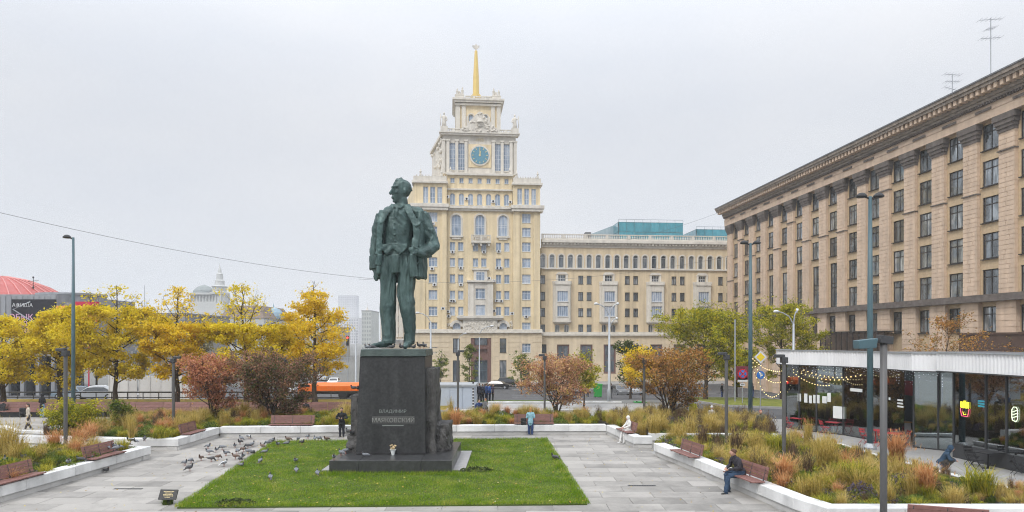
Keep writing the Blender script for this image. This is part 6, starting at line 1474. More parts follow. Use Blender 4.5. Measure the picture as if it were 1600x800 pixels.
# interior
b = MB(); b.prism([(p[0]+.1, p[1]) for p in front]+[(21.5, 36.5), (23, 34.9), (22.3, 33.7)]+[(p[0]+.1, p[1]) for p in front2]+[(33, 26.6), (33, 47.4)], .008, .03); b.build('floor', M('cafe_floor', (.34, .33, .32), .4, .1, 2), cafe)
for q in ((33, 33.2, 26.3, 48, 0, 4.27), (20.5, 33, 47.6, 47.75, 0, 4.27), (22.6, 33, 26.3, 26.45, 0, 4.27), (24.6, 24.8, 37.2, 47, .03, 4.27)): b = MB(); b.box(*q); b.build('back_wall', m_darkfloor, cafe)
for q in ((21.9, 22.0, 37.4, 45.5, 2.7, 3.5), (25.5, 25.6, 27, 33, .8, 3.6)): b = MB(); b.box(*q); b.build('red_wall_panel', m_redpaint, cafe)
mcg = M('counter_grey', (.42, .42, .43), .5, .1, 2)
for q in ((21.7, 22.2, 38.0, 43.5, .03, 1.15), (24.3, 25.0, 28.3, 32.5, .03, 1.1)): b = MB(); b.box(*q); b.build('counter', mcg, cafe)
mcw = M('counter_wood', (.48, .28, .08), .5, .15, 4)
for q in ((21.65, 22.25, 37.95, 43.55, 1.152, 1.2), (22.6, 23.2, 27.2, 32.6, 1.0, 1.06)): b = MB(); b.box(*q); b.build('wooden_counter_top', mcw, cafe)
for y0, y1 in ((34.95, 35.65), (35.75, 36.45)):
    b = MB(); t0 = (21.5+(36.55-y0)*1.6/1.65+.12, y0); t1 = (21.5+(36.55-y1)*1.6/1.65+.12, y1)
    b.add([(t0[0], t0[1], 2.45), (t1[0], t1[1], 2.45), (t1[0], t1[1], 3.6), (t0[0], t0[1], 3.6)], [(0, 1, 2, 3)]); b.build('olive_blind', m_olive, cafe)
stoolm = MB(); stoolm.lathe([(.2, 0), (.03, .03), (.03, .68), (.22, .7), (.22, .76)], 10); stoolm = stoolm.mesh('yellow_stool', M('yellow_plastic', (.62, .42, .03), .5, .05))
rr = random.Random(8)
for i, (x, y) in enumerate(((22.75, 32.6), (22.75, 31.7), (22.9, 30.4), (22.95, 29.2), (24.2, 35.4), (24.6, 34.6))):
    tag(link('bar_stool', stoolm, None, (x, y, .03)), 'yellow bar stool inside the cafe behind the fries sign glass', 'stool', 'yellow bar stools inside the cafe')
# notices stuck on the glass, lettering, neon
def onglass(a, c, t, off=-.03):
    a, c = Vector((*a, 0)), Vector((*c, 0)); d = (c-a).normalized(); return a.lerp(c, t)+Vector((-abs(d.y), d.x*(1 if d.y < 0 else -1)*.2, 0))*.05, math.atan2(d.y, d.x)
def notice(x0, x1, y0, y1, pts, mat=m_paper, label='', nm='notice'):
    """a sheet between image columns x0..x1 and rows y0..y1, laid on the pane that crosses there"""
    for a, c in zip(pts[:-1], pts[1:]):
        pa, pc = 800+F*a[0]/a[1], 800+F*c[0]/c[1]; m_ = (x0+x1)/2
        if min(pa, pc) <= m_ <= max(pa, pc):
            def at(px):
                t = (px-800)/F; dx, dy = c[0]-a[0], c[1]-a[1]; s = (t*a[1]-a[0])/(dx-t*dy); return Vector((a[0]+dx*s, a[1]+dy*s, 0))
            p, q = at(x0), at(x1); dv = (q-p); nrm = Vector((dv.y, -dv.x, 0)).normalized()*.03; Y = at(m_).y
            return p+nrm, q+nrm, ZA(y1, Y), ZA(y0, Y)
    return None
def sheet_on(x0, x1, y0, y1, pts, mat=m_paper, nm='paper_notice', th=.008):
    r = notice(x0, x1, y0, y1, pts)
    if not r: return
    p, q, z0, z1 = r; d = q-p; b = MB(); b.box(0, d.length, -th, 0, z0, z1); return b.build(nm, mat, cafe, p, math.atan2(d.y, d.x))
for x0, x1, y0, y1 in ((1247, 1252, 615, 627), (1257, 1262, 615, 629), (1264.5, 1269, 618, 630), (1271, 1276, 617, 630), (1276.7, 1281, 617, 630), (1285, 1292, 619, 630), (1293, 1298.5, 614, 628), (1302, 1323, 635, 654), (1389.5, 1392, 621, 625)):
    sheet_on(x0, x1, y0, y1, front)
sheet_on(1329, 1348, 607, 612, front); sheet_on(1471, 1481, 634, 651, door[1:])
for i, y in enumerate((624, 629, 634)): sheet_on(1403, 1411.5+(i == 2), y, y+2.6, front, m_paper, 'white_lettering')
for i, y in enumerate((625.5, 629.5, 633.5)): sheet_on(1529, 1540, y, y+2.6, front2, M('cyan_print', (.05, .40, .52), .6, .1, 5) if i == 0 else bpy.data.materials['cyan_print'], 'cyan_lettering')
ny = EMIT('yellow_neon', (.95, .85, .05), 1.3); nr = EMIT('pink_neon', (1, .12, .22), 1.2); nw = EMIT('pale_neon', (.75, .85, .6), 1.0)
r = notice(1502, 1516, 626, 651, front2); p, q, z0, z1 = r; d = q-p; w = d.length; h = z1-z0
ns = thing('neon_fries_sign', 'neon sign of yellow fries in a pink box on the cafe glass', 'neon sign', p, math.atan2(d.y, d.x))
b = MB()
for k in range(5):
    x = w*(.05+.19*k); zt = z1-h*(.05 if k % 2 else .0)-h*.04*abs(k-2); b.tube([(x, -.03, z0+h*.55), (x, -.03, zt), (x+w*.13, -.03, zt), (x+w*.13, -.03, z0+h*.52)], .014, n=5)
b.build('yellow_tube', ny, ns)
b = MB(); b.tube([(w*.02, -.03, z0+h*.5), (w*.16, -.03, z0+.02), (w*.84, -.03, z0+.02), (w*1.0, -.03, z0+h*.5)], .014, n=5); b.build('pink_tube', nr, ns)
b = MB(); b.tube([(w*.3, -.03, z0+h*.3), (w*.4, -.03, z0+h*.12), (w*.62, -.03, z0+h*.14)], .013, n=5); b.build('yellow_tube', ny, ns)
r = notice(1583, 1592, 636, 659, front2)
if r:
    p, q, z0, z1 = r; d = q-p; w = d.length; h = z1-z0; ns = thing('neon_outline_sign', 'pale neon outline sign on the cafe glass at far right', 'neon sign', p, math.atan2(d.y, d.x)); b = MB()
    b.tube([(w*.1, -.03, z0+.1*h), (0, -.03, z0+.3*h), (0, -.03, z1-.2*h), (w*.3, -.03, z1), (w*.8, -.03, z1), (w, -.03, z1-.2*h), (w, -.03, z0+.2*h), (w*.7, -.03, z0), (w*.1, -.03, z0+.1*h)], .018, n=5)
    for k in range(3): b.tube([(w*.15, -.03, z0+h*(.25+.2*k)), (w*.85, -.03, z0+h*(.4+.2*k))], .016, n=4)
    b.build('neon_tube', nw, ns)
# string lights
m_bulb = EMIT('warm_bulb', (1, .76, .36), 2.2); m_cold = EMIT('cold_bulb', (.85, .92, 1), 1.0)
bm_ = MB(); bm_.ball((0, 0, -.06), .03, 8); bulb = bm_.mesh('bulb', m_bulb)
def lights(label, a, c, n, sag):
    a, c = Vector(a), Vector(c); root = thing('string_lights', label, 'string lights', a, 0, 'warm bulb strings by the cafe'); pts = [a.lerp(c, i/n)-Vector((0, 0, sag*4*(i/n)*(1-i/n)))-a for i in range(n+1)]
    b = MB(); b.tube(pts, .012, n=4); b.build('cable', m_black, root)
    for p in pts[1:-1]: link('bulb', bulb, root, p)
mast = AT(1172.5, 48, 0); lp2 = AT(1172.5, 48, ZA(556, 48))
for k, (px, Y, py, n, sg, lb) in enumerate(((1232, 45.4, 575, 18, .5, 'top string of warm bulbs from the teal mast to the cafe corner'), (1245, 46, 574, 20, 1.3, 'middle string of warm bulbs from the teal mast to the cafe'), (1236, 44.2, 578, 20, 2.1, 'lowest sagging string of warm bulbs from the teal mast'))):
    lights(lb, lp2+Vector((0, -.1, -.15*k)), AT(px, Y, ZA(py, Y)), n, sg)
for k, (a, c, lb) in enumerate(((AT(1234, 44.0, ZA(573, 44)), AT(1332, 40.0, ZA(590, 40)), 'upper warm bulb string along the curved cafe glass'), (AT(1236, 43.4, ZA(577, 43.4)), AT(1300, 40.6, ZA(600, 40.6)), 'lower warm bulb string in front of the curved cafe glass'), (AT(1250, 42.6, ZA(574, 42.6)), AT(1352, 38.0, ZA(583, 38)), 'warm bulb string below the cafe roof edge'))): lights(lb, a, c, 15, .35)
b = MB(); pts = band1[3:]; rr = random.Random(3)
for a, c in zip(pts[:-1], pts[1:]):
    L = math.dist(a, c); n = int(L/.2)
    for i in range(n):
        t = i/n; x, y = a[0]+(c[0]-a[0])*t+.12, a[1]+(c[1]-a[1])*t; ln = rr.choice([.2, .35, .75, .3])
        k = rr.uniform(0, .12)
        while k < ln: b.cbox((x+rr.uniform(-.02, .02), y+rr.uniform(-.04, .04), 4.2-k), (.018, .018, .018)); k += rr.uniform(.1, .19)
ic = b.build('icicle_lights', m_cold); tag(ic, 'curtain of tiny cold white lights hanging under the cafe roof band', 'string lights', kind='stuff')
# outdoor tables and chairs
def red_table(label, px, py):
    p = G(px, py); root = thing('red_table', label, 'table', p, rr.uniform(0, 1), 'red outdoor tables by the cafe')
    b = MB(); b.box(-.38, .38, -.38, .38, .70, .74); b.build('table_top', m_redpaint, root, bevel=.01); b = MB(); b.tube([(0, 0, .03), (0, 0, .7)], .035); b.box(-.25, .25, -.04, .04, 0, .03); b.box(-.04, .04, -.25, .25, .004, .034); b.build('pedestal', m_redpaint, root)
def chair(label, p, rz, mat, group):
    root = thing('folding_chair', label, 'chair', p, rz, group)
    b = MB(); 
    for i in range(4): b.box(-.21, .21, -.2+.1*i, -.12+.1*i, .44, .46)
    b.build('seat', mat, root); b = MB(); 
    for i in range(2): b.box(-.21, .21, .235+.02*i, .255+.02*i, .62+.13*i, .71+.13*i)
    b.build('backrest', mat, root)
    for s in (-1, 1):
        b = MB(); b.tube([(s*.22, -.2, 0), (s*.22, .14, .46), (s*.22, .27, .88)], .014, n=5); b.build('leg', mat, root); b = MB(); b.tube([(s*.2, .26, 0), (s*.2, -.16, .45)], .014, n=5); b.build('leg', mat, root)
    return root
RT = [(1248, 671, 'red table nearest the left end of the curved cafe glass'), (1278, 674, 'second red table from the left cafe end'), (1303, 678, 'third red table from the left cafe end'), (1368, 692, 'red table behind the thick grey lamp post'), (1397, 698, 'red table right of the thick grey lamp post')]
for px, py, lb in RT:
    red_table(lb, px, py); p = G(px, py)
    for s in (-1, 1): chair('red folding chair beside %s' % lb.replace('red table', 'the red table'), p+Vector((s*.65, s*.2, 0)), R(90)*-s+rr.uniform(-.2, .2), m_redpaint, 'red folding chairs by the cafe')
p = G(1544, 732); root = thing('black_table', 'black square cafe table outside the fries sign', 'table', p, .3); b = MB(); b.box(-.55, .55, -.4, .4, .72, .75); b.build('table_top', m_black, root); b = MB(); b.tube([(0, 0, .02), (0, 0, .72)], .04); b.box(-.3, .3, -.05, .05, 0, .02); b.box(-.05, .05, -.3, .3, .003, .023); b.build('pedestal', m_black, root)
CB = 'black folding chairs outside the cafe'
chair('black folding chair at the left of the black cafe table', p+Vector((-.8, -.35, 0)), R(-80)+R(180), m_black, CB); chair('black folding chair turned to the glass behind the black table', p+Vector((-.25, .7, 0)), R(10), m_black, CB)
chair('black folding chair right of the black table near the glass', p+Vector((.75, .5, 0)), R(-60), m_black, CB); chair('black folding chair right front of the black cafe table', p+Vector((.85, -.4, 0)), R(-110), m_black, CB); chair('black folding chair at the right edge of the picture', G(1592, 742), R(70), m_black, CB)

# ================================================================ KIOSK, BINS, VEHICLES
kk = thing('metal_kiosk', 'blue grey sheet metal kiosk behind the bed right of the pedestal', 'kiosk', AT(742, 55, 0), 0); x0 = AT(664, 55).x-AT(742, 55).x
n = 4; w = -x0/n; pmn = MB(); pmn.box(.015, w-.015, 0, .05, .12, ZA(604, 55)); pme = pmn.mesh('wall_panel', m_bluegrey)
for i in range(n): link('wall_panel', pme, kk, (x0+w*i, 0, 0))
for i in range(3): o = link('wall_panel', pme, kk, (.0, .03+w*i, 0), R(90))
b = MB(); b.box(x0+.03, -.06, .06, 3.0, 0, ZA(605, 55)-.02); b.build('core', m_bluegrey, kk); b = MB(); b.box(x0-.1, .1, -.1, 3.1, ZA(604, 55)+.002, ZA(601, 55)); b.build('roof', m_galv, kk)
b = MB(); b.box(-.2, -.06, -.06, -.002, .2, ZA(606, 55)); 
for i in range(9): b.box(-.2, -.06, -.066, -.061, .3+.24*i, .42+.24*i, 1)
b.build('striped_post', [m_winframe, m_black], kk)
BG = 'green bins by the street'; m_gbin = M('green_plastic', (.03, .32, .06), .5, .08)
for px, py, Y, lb in ((934, 610, 84, 'bright green bin by the far pavement under the grey lamp'), (1000, 638, 63, 'bright green box beside the orange brown shrub')):
    z = terr(Y); root = thing('green_bin', lb, 'bin', AT(px, Y, z), 0, BG); h = ZA(py-9, Y)-z; b = MB(); b.prism([(-.45, -.35), (.45, -.35), (.45, .35), (-.45, .35)], .1, h, top=[(-.52, -.4), (.52, -.4), (.52, .4), (-.52, .4)]); b.build('body', m_gbin, root, bevel=.03); b = MB(); b.box(-.56, .56, -.44, .44, h+.002, h+.09); b.build('lid', m_gbin, root, bevel=.03)
    b = MB(); b.tube([(-.4, -.3, .1), (-.3, -.3, .1)], .1, n=10); b.tube([(.3, -.3, .1), (.4, -.3, .1)], .1, n=10); b.build('wheel', m_rubber, root)
def car_meshes(name, paint, L=4.5, Wd=1.8, H=1.45, suv=False):
    prof = [(-L/2, .35), (-L/2, .62), (-L/2+.1, .82), (-L*.27, .95), (-L*.14, H-.06), (L*.0, H), (L*.22, H-.02) if not suv else (L*.36, H-.03), (L*.38, 1.0) if not suv else (L*.46, 1.02), (L/2-.04, .92), (L/2, .6), (L/2, .35)]
    b = MB(); n = len(prof); vs = []
    for s in (-1, 1):
        for x, z in prof: k = 1 if z < .98 else 1-.24*(z-.95)/(H-.95); vs.append((x, s*Wd/2*k, z))
    b.add(vs, [tuple(range(n)), tuple(range(2*n-1, n-1, -1))]+[(i, n+i, n+(i+1) % n, (i+1) % n) for i in range(n)]); body = b.mesh('body', paint)
    g = MB(); top = prof[3:8]; hgt = [(x*.93, .98+(z-.98)*.86) for x, z in top if z > .97]; hgt = [(-L*.25, .99)]+hgt+[(L*.36 if not suv else L*.44, .99)]
    for s in (-1, 1): g.add([(x, s*(Wd/2*(1-.24*(z-.95)/(H-.95))+.008), z) for x, z in hgt], [tuple(range(len(hgt)))])
    a, c = prof[3], prof[4]; k0, k1 = .82, .66
    g.add([(a[0]+.06-.012, -Wd/2*k0, a[1]+.05), (a[0]+.06-.012, Wd/2*k0, a[1]+.05), (c[0]-.03-.012, Wd/2*k1, c[1]-.03), (c[0]-.03-.012, -Wd/2*k1, c[1]-.03)], [(0, 1, 2, 3)])
    a, c = prof[7], prof[6]; g.add([(a[0]-.02+.012, -Wd/2*k0, a[1]+.03), (a[0]-.02+.012, Wd/2*k0, a[1]+.03), (c[0]+.03+.012, Wd/2*k1, c[1]-.05), (c[0]+.03+.012, -Wd/2*k1, c[1]-.05)], [(0, 1, 2, 3)]); gl = g.mesh('windscreen', m_carglass)
    w = MB(); w.tube([(0, -.1, 0), (0, .1, 0)], .33, n=16); wh_ = w.mesh('wheel', m_rubber); r = MB(); r.tube([(0, -.105, 0), (0, .105, 0)], .2, n=10); rim = r.mesh('rim', m_galv)
    l = MB(); l.cbox((0, 0, 0), (.06, .32, .13)); li = l.mesh('headlight', m_winframe); t = MB(); t.cbox((0, 0, 0), (.06, .3, .14)); ti = t.mesh('tail_light', m_sred)
    return body, gl, wh_, rim, li, ti, L, Wd
PA = {c: M('car_paint_'+c, v, .3, .03, 1, spec=.6) for c, v in dict(black=(.012, .013, .015), white=(.7, .71, .72), silver=(.38, .40, .42), bluegrey=(.16, .22, .27), grey=(.14, .145, .15)).items()}
CM = {}
def car(label, px, Y, rz, paint, suv=False, group='cars parked or driving along the street'):
    key = (paint, suv)
    if key not in CM: CM[key] = car_meshes('car', PA[paint], 4.6, 1.85, 1.72 if suv else 1.45, suv)
    body, gl, wh_, rim, li, ti, L, Wd = CM[key]; root = thing('parked_car', label, 'car', AT(px, Y, terr(Y)+.01), R(rz), group); link('body', body, root); link('windscreen', gl, root)
    for sx_ in (-1, 1):
        for s in (-1, 1): w = link('wheel', wh_, root, (sx_*L*.31, s*(Wd/2-.08), .33)); link('rim', rim, w)
    for s in (-1, 1): link('headlight', li, root, (-L/2+.06, s*Wd*.34, .7)); link('tail_light', ti, root, (L/2-.02, s*Wd*.36, .8))
car('black estate car parked at the hotel corner', 795, 126, 172, 'black', True); car('low black saloon car in front of the hotel steps', 778, 121, 168, 'black')
car('silver car behind the railing right of the teal lamp mast', 150, 74, 15, 'silver'); car('pale blue grey car behind the railing at the left', 118, 76, 170, 'bluegrey'); car('white car behind the railing by the tall fence panels', 150, 88, 20, 'white')
car('white car seen above the long pale fence panels', 248, 86, 12, 'white'); car('dark grey car behind the rust coloured shrub', 968, 100, 100, 'grey'); car('silver car parked by the green bin', 985, 104, 115, 'silver'); car('black car far down the avenue by the orange lorry', 500, 118, 96, 'grey'); car('white car far down the avenue', 522, 130, 95, 'white'); car('silver car far down the avenue by the pale trees', 505, 145, 95, 'silver'); car('black estate car beside the silver car near the bin', 1003, 108, 120, 'black', True)
car('grey car in traffic left of the pedestal', 478, 128, 96, 'grey'); car('white car in traffic behind the lime tree', 455, 112, 96, 'white'); car('red tinted silver car behind the pedestal', 905, 112, 150, 'silver')
# orange street lorry
Y = 78; lo_ = thing('orange_lorry', 'orange street cleaning lorry with long ribbed tank behind the brown bench', 'lorry', AT(525, Y, terr(Y)), R(2)); z = ZA(599, Y)-terr(Y)
b = MB(); b.box(-2.2, 3.4, -1.2, 1.2, .95, z-.18); b.tube([(-2.1, 0, z-.5), (3.3, 0, z-.5)], .62, n=16); b.build('tank', m_orange, lo_, bevel=.05)
b = MB()
for i in range(9): x = -2.0+.65*i; b.box(x, x+.07, -1.25, -1.202, .95, z-.2)
b.build('rib', m_orange, lo_); b = MB(); b.prism([(-4.1, -1.15), (-2.45, -1.15), (-2.45, 1.15), (-4.1, 1.15)], .7, z-.05, top=[(-3.9, -1.1), (-2.45, -1.1), (-2.45, 1.1), (-3.9, 1.1)]); b.build('cab', m_orange, lo_, bevel=.06)
b = MB(); b.box(-3.7, -2.7, -1.17, -1.14, 1.7, z-.3); b.build('cab_window', m_carglass, lo_); b = MB(); b.box(-4.0, 3.5, -1.0, 1.0, .6, .94); b.build('chassis', m_black, lo_)
for x in (-3.2, 1.0, 2.4):
    for s in (-1, 1): b = MB(); b.tube([(x, s*1.0-.15, .5), (x, s*1.0+.15, .5)], .5, n=16); b.build('wheel', m_rubber, lo_)

# ================================================================ PEOPLE
def at(px, py, z=0.0): return G(px, py, z)
HIP = .60
person('seated man in dark jacket and jeans on the right bench looking left', G(1157, 741, .70)*1.0-Vector((0, 0, .70)), R(-78), (.030, .027, .035), (.030, .06, .11), (.10, .05, .03), pose='sit', hip=.66, lean=.36, look=-.35, h=2.05, vox=.013,
       slim=1.12, arms=[((-.28, -.20, .86), (-.10, -.44, .80)), ((.28, -.20, .86), (.06, -.42, .77))], knees=[(-.10, -.47, .62), (.12, -.50, .58)], feet=[(-.10, -.36, .085), (.16, -.60, .085)])
person('person in a white hooded suit sitting on the planter wall', at(984, 692, 0), R(-68), (.70, .69, .66), (.68, .67, .65), (.2, .1, .06), pose='sit', hip=.77, lean=.16, look=-.2, hood=True, h=1.68, shoes=(.6, .6, .6), arms=[((-.24, -.14, 1.02), (-.10, -.42, .93)), ((.24, -.14, 1.02), (.06, -.40, .9))], knees=[(-.10, -.44, .70), (.12, -.44, .68)], feet=[(-.06, -.62, .085), (.16, -.48, .085)])
person('man in black standing left of the pedestal looking at his phone', at(534, 683.5), R(0), (.014, .015, .018), (.02, .022, .03), (.03, .02, .015), h=1.76, look=.0, arms=[((-.31, -.02, 1.14), (-.10, -.26, 1.16)), ((.31, -.02, 1.14), (.10, -.26, 1.16))])
ph_ = MB(); ph_.box(-.04, .04, -.006, .006, -.08, .08); tag(ph_.build('phone', m_black, None, at(534, 683.5)+Vector((0, -.36, 1.24))), 'dark phone held by the man in black', 'phone')
person('woman in pale blue jacket standing with her back by the bench', at(829, 680.5), R(172), (.28, .50, .58), (.03, .06, .16), (.42, .22, .07), 'long', h=1.68, coat=.02, shoes=(.6, .6, .6), slim=.95, arms=[((-.24, .0, 1.14), (-.16, -.22, 1.12)), ((.24, .0, 1.14), (.18, -.18, 1.05))])
bpk = MB(); bpk.box(-.16, .16, -.1, .1, 0, .42); bpk.box(-.12, .12, -.17, -.1, .04, .24); tag(bpk.build('backpack', m_black, None, at(818, 664, .72), .2, bevel=.05), 'black backpack on the bench beside the woman in blue', 'backpack')
person('woman in long cream coat walking at the far left', at(44, 671), R(-50), (.50, .44, .36), (.06, .05, .05), (.03, .02, .015), 'long', h=1.66, coat=.42, shoes=(.6, .6, .6), feet=[(-.08, .16, .085), (.08, -.16, .085)])
bpk2 = MB(); bpk2.box(-.17, .17, -.09, .09, 0, .45); tag(bpk2.build('shoulder_bag', m_black, None, at(40, 671)+Vector((-.12, -.1, .95)), .5, bevel=.04), 'black bag carried by the woman in the cream coat', 'bag')
person('man in black hoodie and pale jeans at the far left', at(66, 653), R(165), (.012, .012, .014), (.22, .35, .45), (.02, .015, .012), h=1.78, hood=True, arms=[((-.28, -.02, 1.14), (-.14, -.2, 1.1)), ((.28, -.02, 1.14), (.14, -.2, 1.1))])
person('hooded man in navy jacket crouching by the cafe at the right bed', at(1470, 737), R(60), (.025, .055, .095), (.05, .045, .04), (.02, .02, .02), pose='sit', hip=.36, lean=.5, hood=True, h=1.9, slim=1.15, arms=[((-.25, -.30, .56), (-.1, -.48, .50)), ((.25, -.30, .56), (.1, -.48, .50))], knees=[(-.15, -.40, .52), (.15, -.40, .52)], feet=[(-.12, -.1, .085), (.12, -.12, .085)])
person('dark figure sitting on the long brown bench behind the red shrub', at(353, 655), R(180), (.03, .03, .035), (.03, .03, .04), (.03, .02, .015), pose='sit', hip=.52, h=1.75, vox=.025, lean=.15)
person('person in dark coat sitting on the long bench left of the pedestal', at(478, 653), R(200), (.025, .025, .03), (.025, .025, .035), (.04, .02, .015), pose='sit', hip=.52, h=1.72, vox=.025, lean=.1)
person('dark figure on the long brown bench at the far left', at(3, 652), R(170), (.02, .02, .022), (.03, .03, .03), (.02, .02, .02), pose='sit', hip=.52, h=1.7, vox=.025, lean=.2)
person('grey haired figure with pale cap walking behind the right beds', at(1112, 676), R(120), (.38, .36, .34), (.2, .2, .2), (.55, .55, .53), h=1.68, vox=.022)
person('man in olive jacket behind the right bed near the slim lamp', at(1188, 688), R(20), (.10, .095, .06), (.05, .05, .045), (.3, .12, .10), h=1.75, vox=.022)
person('worker in yellow vest behind the orange brown shrub', at(1083, 664), R(150), (.62, .66, .05), (.1, .1, .12), (.6, .6, .58), h=1.74, vox=.022)
person('person in white top beside the worker in the yellow vest', at(1075, 658), R(40), (.62, .62, .6), (.12, .12, .14), (.1, .07, .05), h=1.7, vox=.025)
person('person crouching in dark blue at the kiosk corner', at(747, 648), R(20), (.03, .06, .18), (.02, .02, .03), (.12, .06, .03), pose='sit', hip=.45, h=1.72, vox=.025, lean=.4)
person('person in grey coat crouching right of the kiosk', at(756, 648), R(160), (.10, .10, .10), (.03, .03, .03), (.3, .15, .07), pose='sit', hip=.5, h=1.75, vox=.025, lean=.5)
crowd = [(749, 628, (.02, .02, .03), (.02, .02, .025), 1.8, 'man in black coat at the left of the crossing crowd'), (754, 626, (.025, .03, .05), (.02, .02, .03), 1.74, 'person in dark navy coat in the crossing crowd'), (760, 627, (.02, .05, .16), (.02, .025, .05), 1.78, 'person in dark blue jacket in the middle of the crossing crowd'), (765, 625, (.03, .09, .30), (.02, .02, .04), 1.76, 'person in bright blue jacket in the crossing crowd'), (770, 625, (.05, .03, .06), (.02, .02, .02), 1.7, 'person with dark red bag at the right of the crossing crowd')]
for i, (px, py, t, l, h, lb) in enumerate(crowd): Y = 66+i*.5; person(lb, AT(px, Y, terr(Y)), R(170-20*i), t, l, (.12, .07, .04), h=h, vox=.028)
for px, Y, t, l, lb in ((955, 78, (.03, .03, .04), (.03, .03, .04), 'dark figure on the far pavement by the grey lamp'), (1176, 84, (.02, .02, .03), (.05, .1, .25), 'dark figure standing in the shade behind the blue sign'), (1128, 82, (.02, .02, .025), (.04, .08, .2), 'dark figure walking under the yellow green tree'), (908, 84, (.42, .04, .06), (.04, .04, .05), 'person in red jacket behind the rust coloured shrub'), (918, 86, (.5, .1, .12), (.05, .05, .06), 'person in pink jacket near the green bin')):
    person(lb, AT(px, Y, terr(Y)), R(px % 360), t, l, (.05, .03, .02), h=1.75, vox=.03)
person('woman in pale top sitting inside the cafe behind the glass', (23.6, 30.6, .03), R(-90), (.42, .52, .52), (.05, .05, .05), (.25, .12, .05), 'long', pose='sit', hip=.72, h=1.68, vox=.025)

# ================================================================ PIGEONS
def pigeon_mesh(pose, mats):
    f = Fig()
    if pose == 'peck': hd_, nk, tl = (0, -.19, .07), (0, -.14, .13), (0, .20, .19)
    elif pose == 'sit': hd_, nk, tl = (0, -.115, .20), (0, -.10, .15), (0, .21, .07)
    else: hd_, nk, tl = (0, -.13, .27), (0, -.115, .20), (0, .21, .09)
    bz = .10 if pose == 'sit' else .155
    f.loft([(0, -.12, bz+.02), (0, -.09, bz+.015), (0, -.02, bz), (0, .07, bz), (0, .13, bz-.01), (0, tl[1]-.02, tl[2])], [.025, .055, .068, .055, .038, .02], [.03, .058, .065, .05, .03, .012], 'body')
    f.cap((0, -.10, bz+.03), .043, nk, .034, 'neck', 8); f.cap(nk, .034, hd_, .029, 'neck', 8); f.cap((hd_[0], hd_[1]-.02, hd_[2]), .012, (hd_[0], hd_[1]-.05, hd_[2]-.012), .006, 'foot', 6)
    for s in (-1, 1):
        f.loft([(s*.052, -.08, bz+.015), (s*.066, 0, bz+.012), (s*.05, .09, bz+.01), (s*.022, .17, bz-.005)], [.014, .02, .018, .008], [.035, .052, .04, .014], 'wing', n=8)
    f.loft([(0, .12, bz-.005), (0, tl[1]+.05, tl[2]-.01)], [.03, .04], [.012, .008], 'tail', n=8)
    if pose != 'sit':
        for s in (-1, 1): f.cap((s*.03, 0, bz-.04), .011, (s*.03, -.01, .012), .008, 'foot', 6); f.cap((s*.03, .01, .008), .008, (s*.03, -.045, .008), .007, 'foot', 6)
    me = f.mesh(.0085, ['body', 'neck', 'wing', 'tail', 'foot'], mats); me.name = 'pigeon'; return me
pg = lambda n, c: M('feathers_'+n, c, .6, .2, 25)
mfoot = M('pigeon_foot', (.35, .10, .08), .6, .1)
PGM = {'grey': [pg('slate', (.15, .16, .18)), pg('dark_neck', (.045, .055, .06)), pg('wing', (.20, .21, .23)), pg('tail', (.06, .06, .07)), mfoot], 'dark': [pg('sooty', (.05, .05, .055)), pg('black_neck', (.025, .03, .03)), pg('sooty_wing', (.075, .075, .08)), pg('black_tail', (.03, .03, .03)), mfoot],
       'brown': [pg('brown', (.13, .085, .065)), pg('brown_neck', (.08, .05, .04)), pg('brown_wing', (.17, .115, .09)), pg('brown_tail', (.07, .05, .04)), mfoot], 'pied': [pg('white', (.6, .6, .6)), pg('pied_neck', (.06, .065, .07)), pg('pied_wing', (.22, .23, .25)), pg('pied_tail', (.5, .5, .5)), mfoot]}
PM = {}
def pigeon(p, rz, colr='grey', pose='stand', label=None, group='pigeon flock on the paving left of the lawn', s=1.12):
    if (colr, pose) not in PM: PM[(colr, pose)] = pigeon_mesh(pose, PGM[colr])
    o = link('pigeon', PM[(colr, pose)], None, p, rz); o.scale = (s*random.uniform(.93, 1.07),)*3; return tag(o, label, 'pigeon', group)
FLC = dict(grey='one of the grey pigeons feeding on the paving left of the lawn', dark='one of the sooty dark pigeons in the flock left of the lawn', brown='one of the brown pigeons in the flock left of the lawn', pied='one of the grey pigeons feeding on the paving left of the lawn')
FL = 'one of the many pigeons feeding on the paving left of the lawn'
rr = random.Random(21)
for i, (x, y, c) in enumerate([(243, 438, 'grey'), (280, 482, 'dark'), (290, 420, 'grey'), (370, 400, 'brown'), (435, 352, 'grey'), (425, 306, 'grey'), (450, 408, 'dark'), (490, 334, 'grey'), (505, 390, 'brown'), (537, 314, 'grey'), (567, 362, 'grey'), (635, 302, 'grey'), (640, 388, 'brown'), (655, 345, 'grey'), (675, 272, 'dark'), (678, 408, 'dark'), (685, 245, 'grey'), (700, 385, 'grey'), (703, 330, 'brown'), (738, 304, 'dark'), (770, 292, 'grey'), (740, 348, 'grey'), (775, 358, 'dark'), (850, 305, 'brown'), (893, 280, 'grey'), (937, 252, 'dark'), (925, 260, 'grey'), (1052, 252, 'brown'), (1130, 248, 'grey'), (1205, 230, 'grey'), (1258, 246, 'grey'), (1290, 244, 'pied'), (1352, 250, 'brown')]):
    pigeon(G(240+x/5, 640+y/5, .028), rr.uniform(0, 6.28), c if c != 'pied' else 'grey', rr.choice(['peck', 'stand', 'stand']), FLC[c])
pigeon(G(240+550/5, 640+444/5, .028), 2.6, 'pied', 'stand', 'white pigeon with dark neck at the near side of the flock'); pigeon(G(240+742/5, 640+230/5, .028), 1.0, 'pied', 'peck', 'white pigeon at the far side of the flock by the wall')
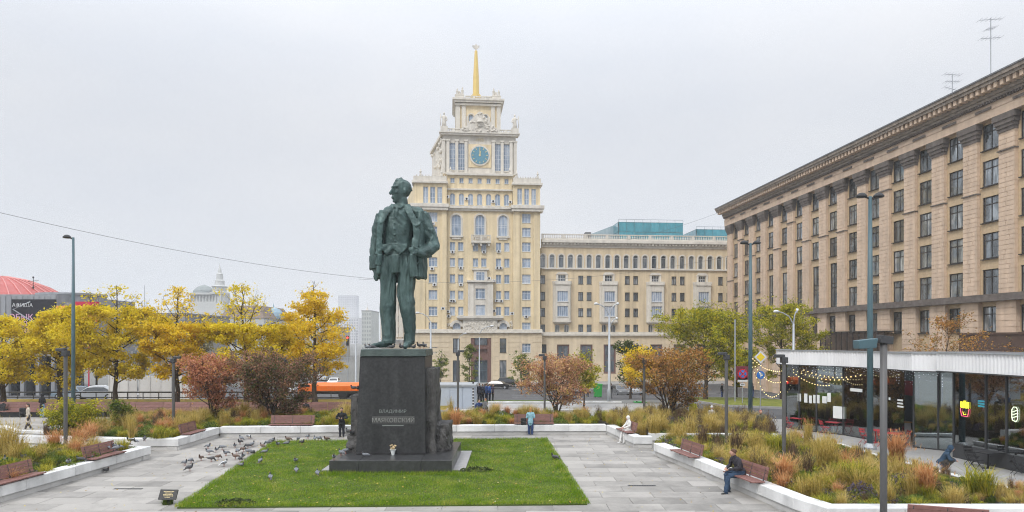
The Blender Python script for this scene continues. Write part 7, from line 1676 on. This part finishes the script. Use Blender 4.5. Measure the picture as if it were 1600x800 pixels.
for x, y, c in ((870, 352, 'grey'), (835, 425, 'grey'), (970, 292, 'grey'), (1040, 276, 'grey'), (1160, 275, 'dark'), (1110, 412, 'grey'), (1115, 490, 'grey'), (912, 556, 'grey'), (1280, 512, 'grey'), (685, 446, 'grey')):
    pigeon(G(240+x/5, 640+y/5, .11), rr.uniform(0, 6.28), c, rr.choice(['sit', 'stand']), 'one of the pigeons in the grass on the left half of the lawn', 'pigeons on the lawn')
for px, py in ((8.5, 724), (37, 717), (107, 725), (125, 721), (140, 716), (142, 690.5), (204, 693), (212, 692), (226, 690), (198, 697), (186, 703)):
    pigeon(G(px, py, .65 if px > 60 else .75), rr.uniform(0, 6.28), rr.choice(['grey', 'dark', 'grey']), rr.choice(['sit', 'stand']), 'one of the pigeons sitting on the left planter wall and its benches', 'pigeons on the left planter wall')
for px, py in ((168, 706), (178, 704), (171, 701), (182, 707)): pigeon(G(px, py-4, .85), rr.uniform(0, 6.28), 'grey', 'sit', 'one of the pigeons crowded on the end of the left timber bench', 'pigeons crowded on the bench end')
pigeon(G(166, 738, .028), 1.2, 'dark', 'sit', 'dark pigeon alone on the paving below the left wall'); pigeon(G(867, 720, .028), 4.1, 'dark', 'stand', 'single dark pigeon on the paving right of the lawn', s=1.2)
for px, y in ((574, 31.0), (581, 31.4), (612, 31.3), (627, 31.1), (656, 31.1), (663, 31.6), (646, 31.4)): pigeon((AT(px, y).x, y, 5.345), rr.uniform(0, 6.28), rr.choice(['grey', 'dark']), rr.choice(['sit', 'stand']), 'one of the pigeons perched beside the feet of the bronze statue', 'pigeons at the statue feet')
for px, z, y in ((553, 3.42, 32.0), (560, 3.42, 31.7), (545, 1.45, 31.5), (550, 1.42, 31.2)): pigeon((AT(px, y).x, y, z), rr.uniform(0, 6.28), 'dark', 'sit', 'one of the pigeons on the rough stones left of the pedestal', 'pigeons on the rough stones')
for px, py in ((522, 719), (533, 712), (540, 709), (571, 714)): pigeon(G(px, py, .61), rr.uniform(0, 6.28), 'grey', rr.choice(['sit', 'stand']), 'one of the pigeons on the stepped slab of the pedestal', 'pigeons on the pedestal slab')
# ================================================================ HAZE
hz = MB(); hz.box(-1500, 1500, -60, 2200, -4.2, 84)
hm = bpy.data.materials.new('haze'); hm.use_nodes = True; t = hm.node_tree
for x in list(t.nodes):
    if x.type == 'BSDF_PRINCIPLED': t.nodes.remove(x)
pv = t.nodes.new('ShaderNodeVolumePrincipled'); pv.inputs['Color'].default_value = (.97, .98, 1, 1); pv.inputs['Density'].default_value = .00045; pv.inputs['Anisotropy'].default_value = .2
t.links.new(pv.outputs[0], t.nodes['Material Output'].inputs['Volume'])
stuff(hz.build('haze', hm))
